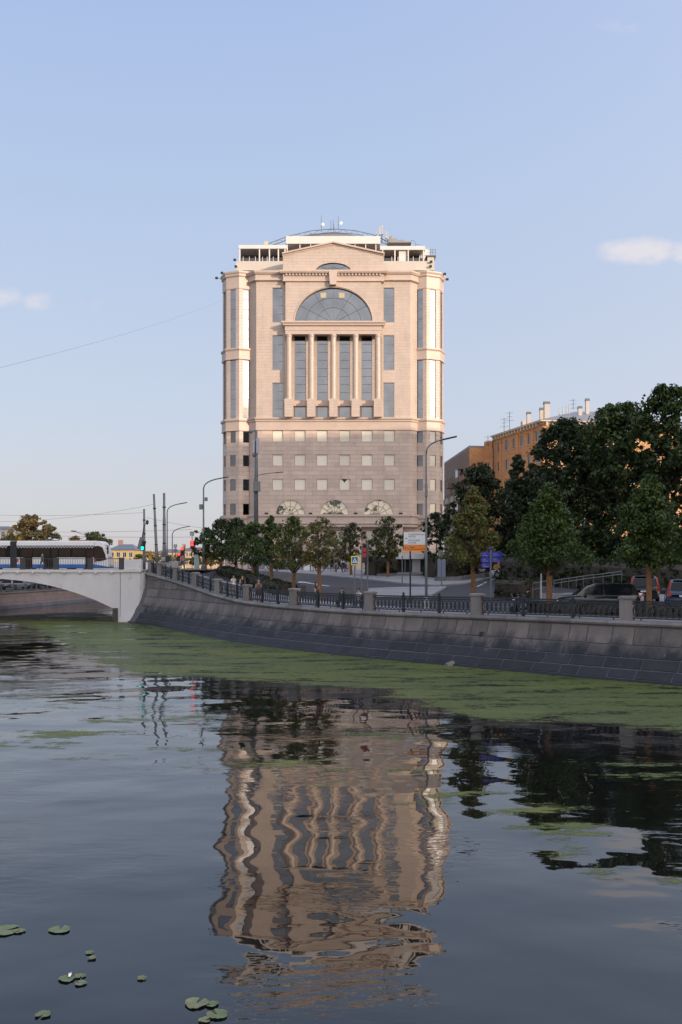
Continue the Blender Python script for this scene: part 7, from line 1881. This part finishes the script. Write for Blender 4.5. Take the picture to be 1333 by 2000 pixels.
g = nt.nodes.new('ShaderNodeNewGeometry').outputs['Position']
an = nt.nodes.new('ShaderNodeAttribute'); an.attribute_name = 'weed_cover'
n1 = nnoise(nt, 0.55, 8, 0.68, vec=g, stretch=(0.45, 1.5, 1)); n2 = nnoise(nt, 4.5, 7, 0.75, vec=g, stretch=(0.55, 1.0, 1)); n4 = nnoise(nt, 30, 3, 0.6, vec=g); n3 = nnoise(nt, 0.2, 3, 0.6, vec=g, stretch=(0.4, 1.4, 1))
f = nmath(nt, 'ADD', an.outputs['Fac'], nmath(nt, 'SUBTRACT', nmath(nt, 'ADD', nmath(nt, 'MULTIPLY', n1, 1.5), nmath(nt, 'MULTIPLY', n2, 0.62)), 1.34))
al = ramp(nt, f, (0.13, 0.0), (0.24, 0.82), (0.5, 1.0))
cc = nmix(nt, ramp(nt, n3, (0.35, 0.0), (0.65, 1.0)), (0.10, 0.132, 0.042), (0.165, 0.185, 0.045))
cc = nmix(nt, 1.0, cc, ramp(nt, n2, (0.3, 0.62), (0.7, 1.3)), 'MULTIPLY')
cc = nmix(nt, 1.0, cc, ramp(nt, n4, (0.3, 0.75), (0.7, 1.2)), 'MULTIPLY')
nt.links.new(cc, b.inputs['Base Color']); b.inputs['Roughness'].default_value = 0.6; b.inputs['Specular IOR Level'].default_value = 0.25
tr = nt.nodes.new('ShaderNodeBsdfTransparent'); mx = nt.nodes.new('ShaderNodeMixShader')
nt.links.new(nmath(nt, 'MULTIPLY', al, 0.93), mx.inputs[0]); nt.links.new(tr.outputs[0], mx.inputs[1]); nt.links.new(b.outputs[0], mx.inputs[2]); nt.links.new(mx.outputs[0], nt.nodes['Material Output'].inputs['Surface'])
me.materials.append(m)
tag(link_mesh('duckweed', me), 'green film of duckweed floating on the river along the embankment wall', 'duckweed', kind='stuff')
M_lily = mat('lily_pad_green', (0.12, 0.155, 0.06), 0.4, 0.25, 5, bump=0.002, bscale=30); M_lily2 = mat('lily_pad_pale', (0.16, 0.175, 0.085), 0.45, 0.3, 7)
def pad(px, py, wpx, label, rot, m_=None, flower=False):
    x, y = wxy(px, py); r_ = wpx * 0.45 / F * y; rg = random.Random(int(px * 7 + py)); n = 22; rot = R(rot)
    t = thing('lily_pad', label, 'lily pad', (x, y, 0.0), 'water-lily pads')
    vs_ = [(0, 0, 0.012)]; ring = []
    for k in range(n + 1):
        a = rot + R(14) + (2 * math.pi - R(28)) * k / n; rr = r_ * (1 + 0.07 * math.sin(3 * a + px) + rg.uniform(-0.05, 0.05)); ring.append((rr * math.cos(a), rr * 0.92 * math.sin(a)))
    for f_, z_ in ((0.55, 0.010), (1.0, 0.014)):
        for k, (a_, b_) in enumerate(ring): vs_.append((a_ * f_, b_ * f_, z_ + (0.012 * rg.random() * (f_ == 1.0))))
    k_ = n + 1; fs_ = [(0, 1 + k, 2 + k) for k in range(n)] + [(1 + k, 1 + k_ + k, 2 + k_ + k, 2 + k) for k in range(n)]
    fs_ += []
    o = MB().add(vs_, fs_).build('leaf', m_ or M_lily, smooth=True); o.parent = t
    if flower:
        link_mesh('flower', leaves_mesh('flower', [(0, 0, 0.04)], [0.02], 12, 0.045, M_swhite, 4), t, (0.02, 0.06, 0))
    return t
for i, (px, py, w, lb, rot, fl_) in enumerate((
    (12, 1818, 62, 'large lily pad cut by the left edge', 30, 0), (38, 1820, 26, 'small lily pad touching the large one at the left edge', 200, 0), (117, 1817, 46, 'oval lily pad alone right of the left-edge pair', 95, 0),
    (176, 1862, 19, 'upper of two tiny lily pads', 10, 0), (180, 1872.5, 20, 'lower of two tiny lily pads', 180, 0), (131, 1913, 36, 'lily pad with a small white flower', 60, 1), (157, 1908, 24, 'lily pad right of the flowering one', 300, 0), (158, 1922, 26, 'lily pad below right of the flowering one', 150, 0),
    (278, 1912, 21, 'single small lily pad between the flowering cluster and the reflection', 0, 0), (85, 1983, 34, 'single lily pad at the bottom left', 250, 0), (384, 1961, 52, 'largest lily pad of the group by the reflection', 70, 0), (414, 1963, 30, 'lily pad touching the largest one by the reflection', 190, 0), (425, 1983, 46, 'lowest lily pad of the group by the reflection', 130, 0), (400, 1994, 26, 'sunken pale lily pad at the bottom edge', 20, 0))):
    pad(px, py, w, lb, rot, M_lily2 if i % 3 == 1 else M_lily, bool(fl_))
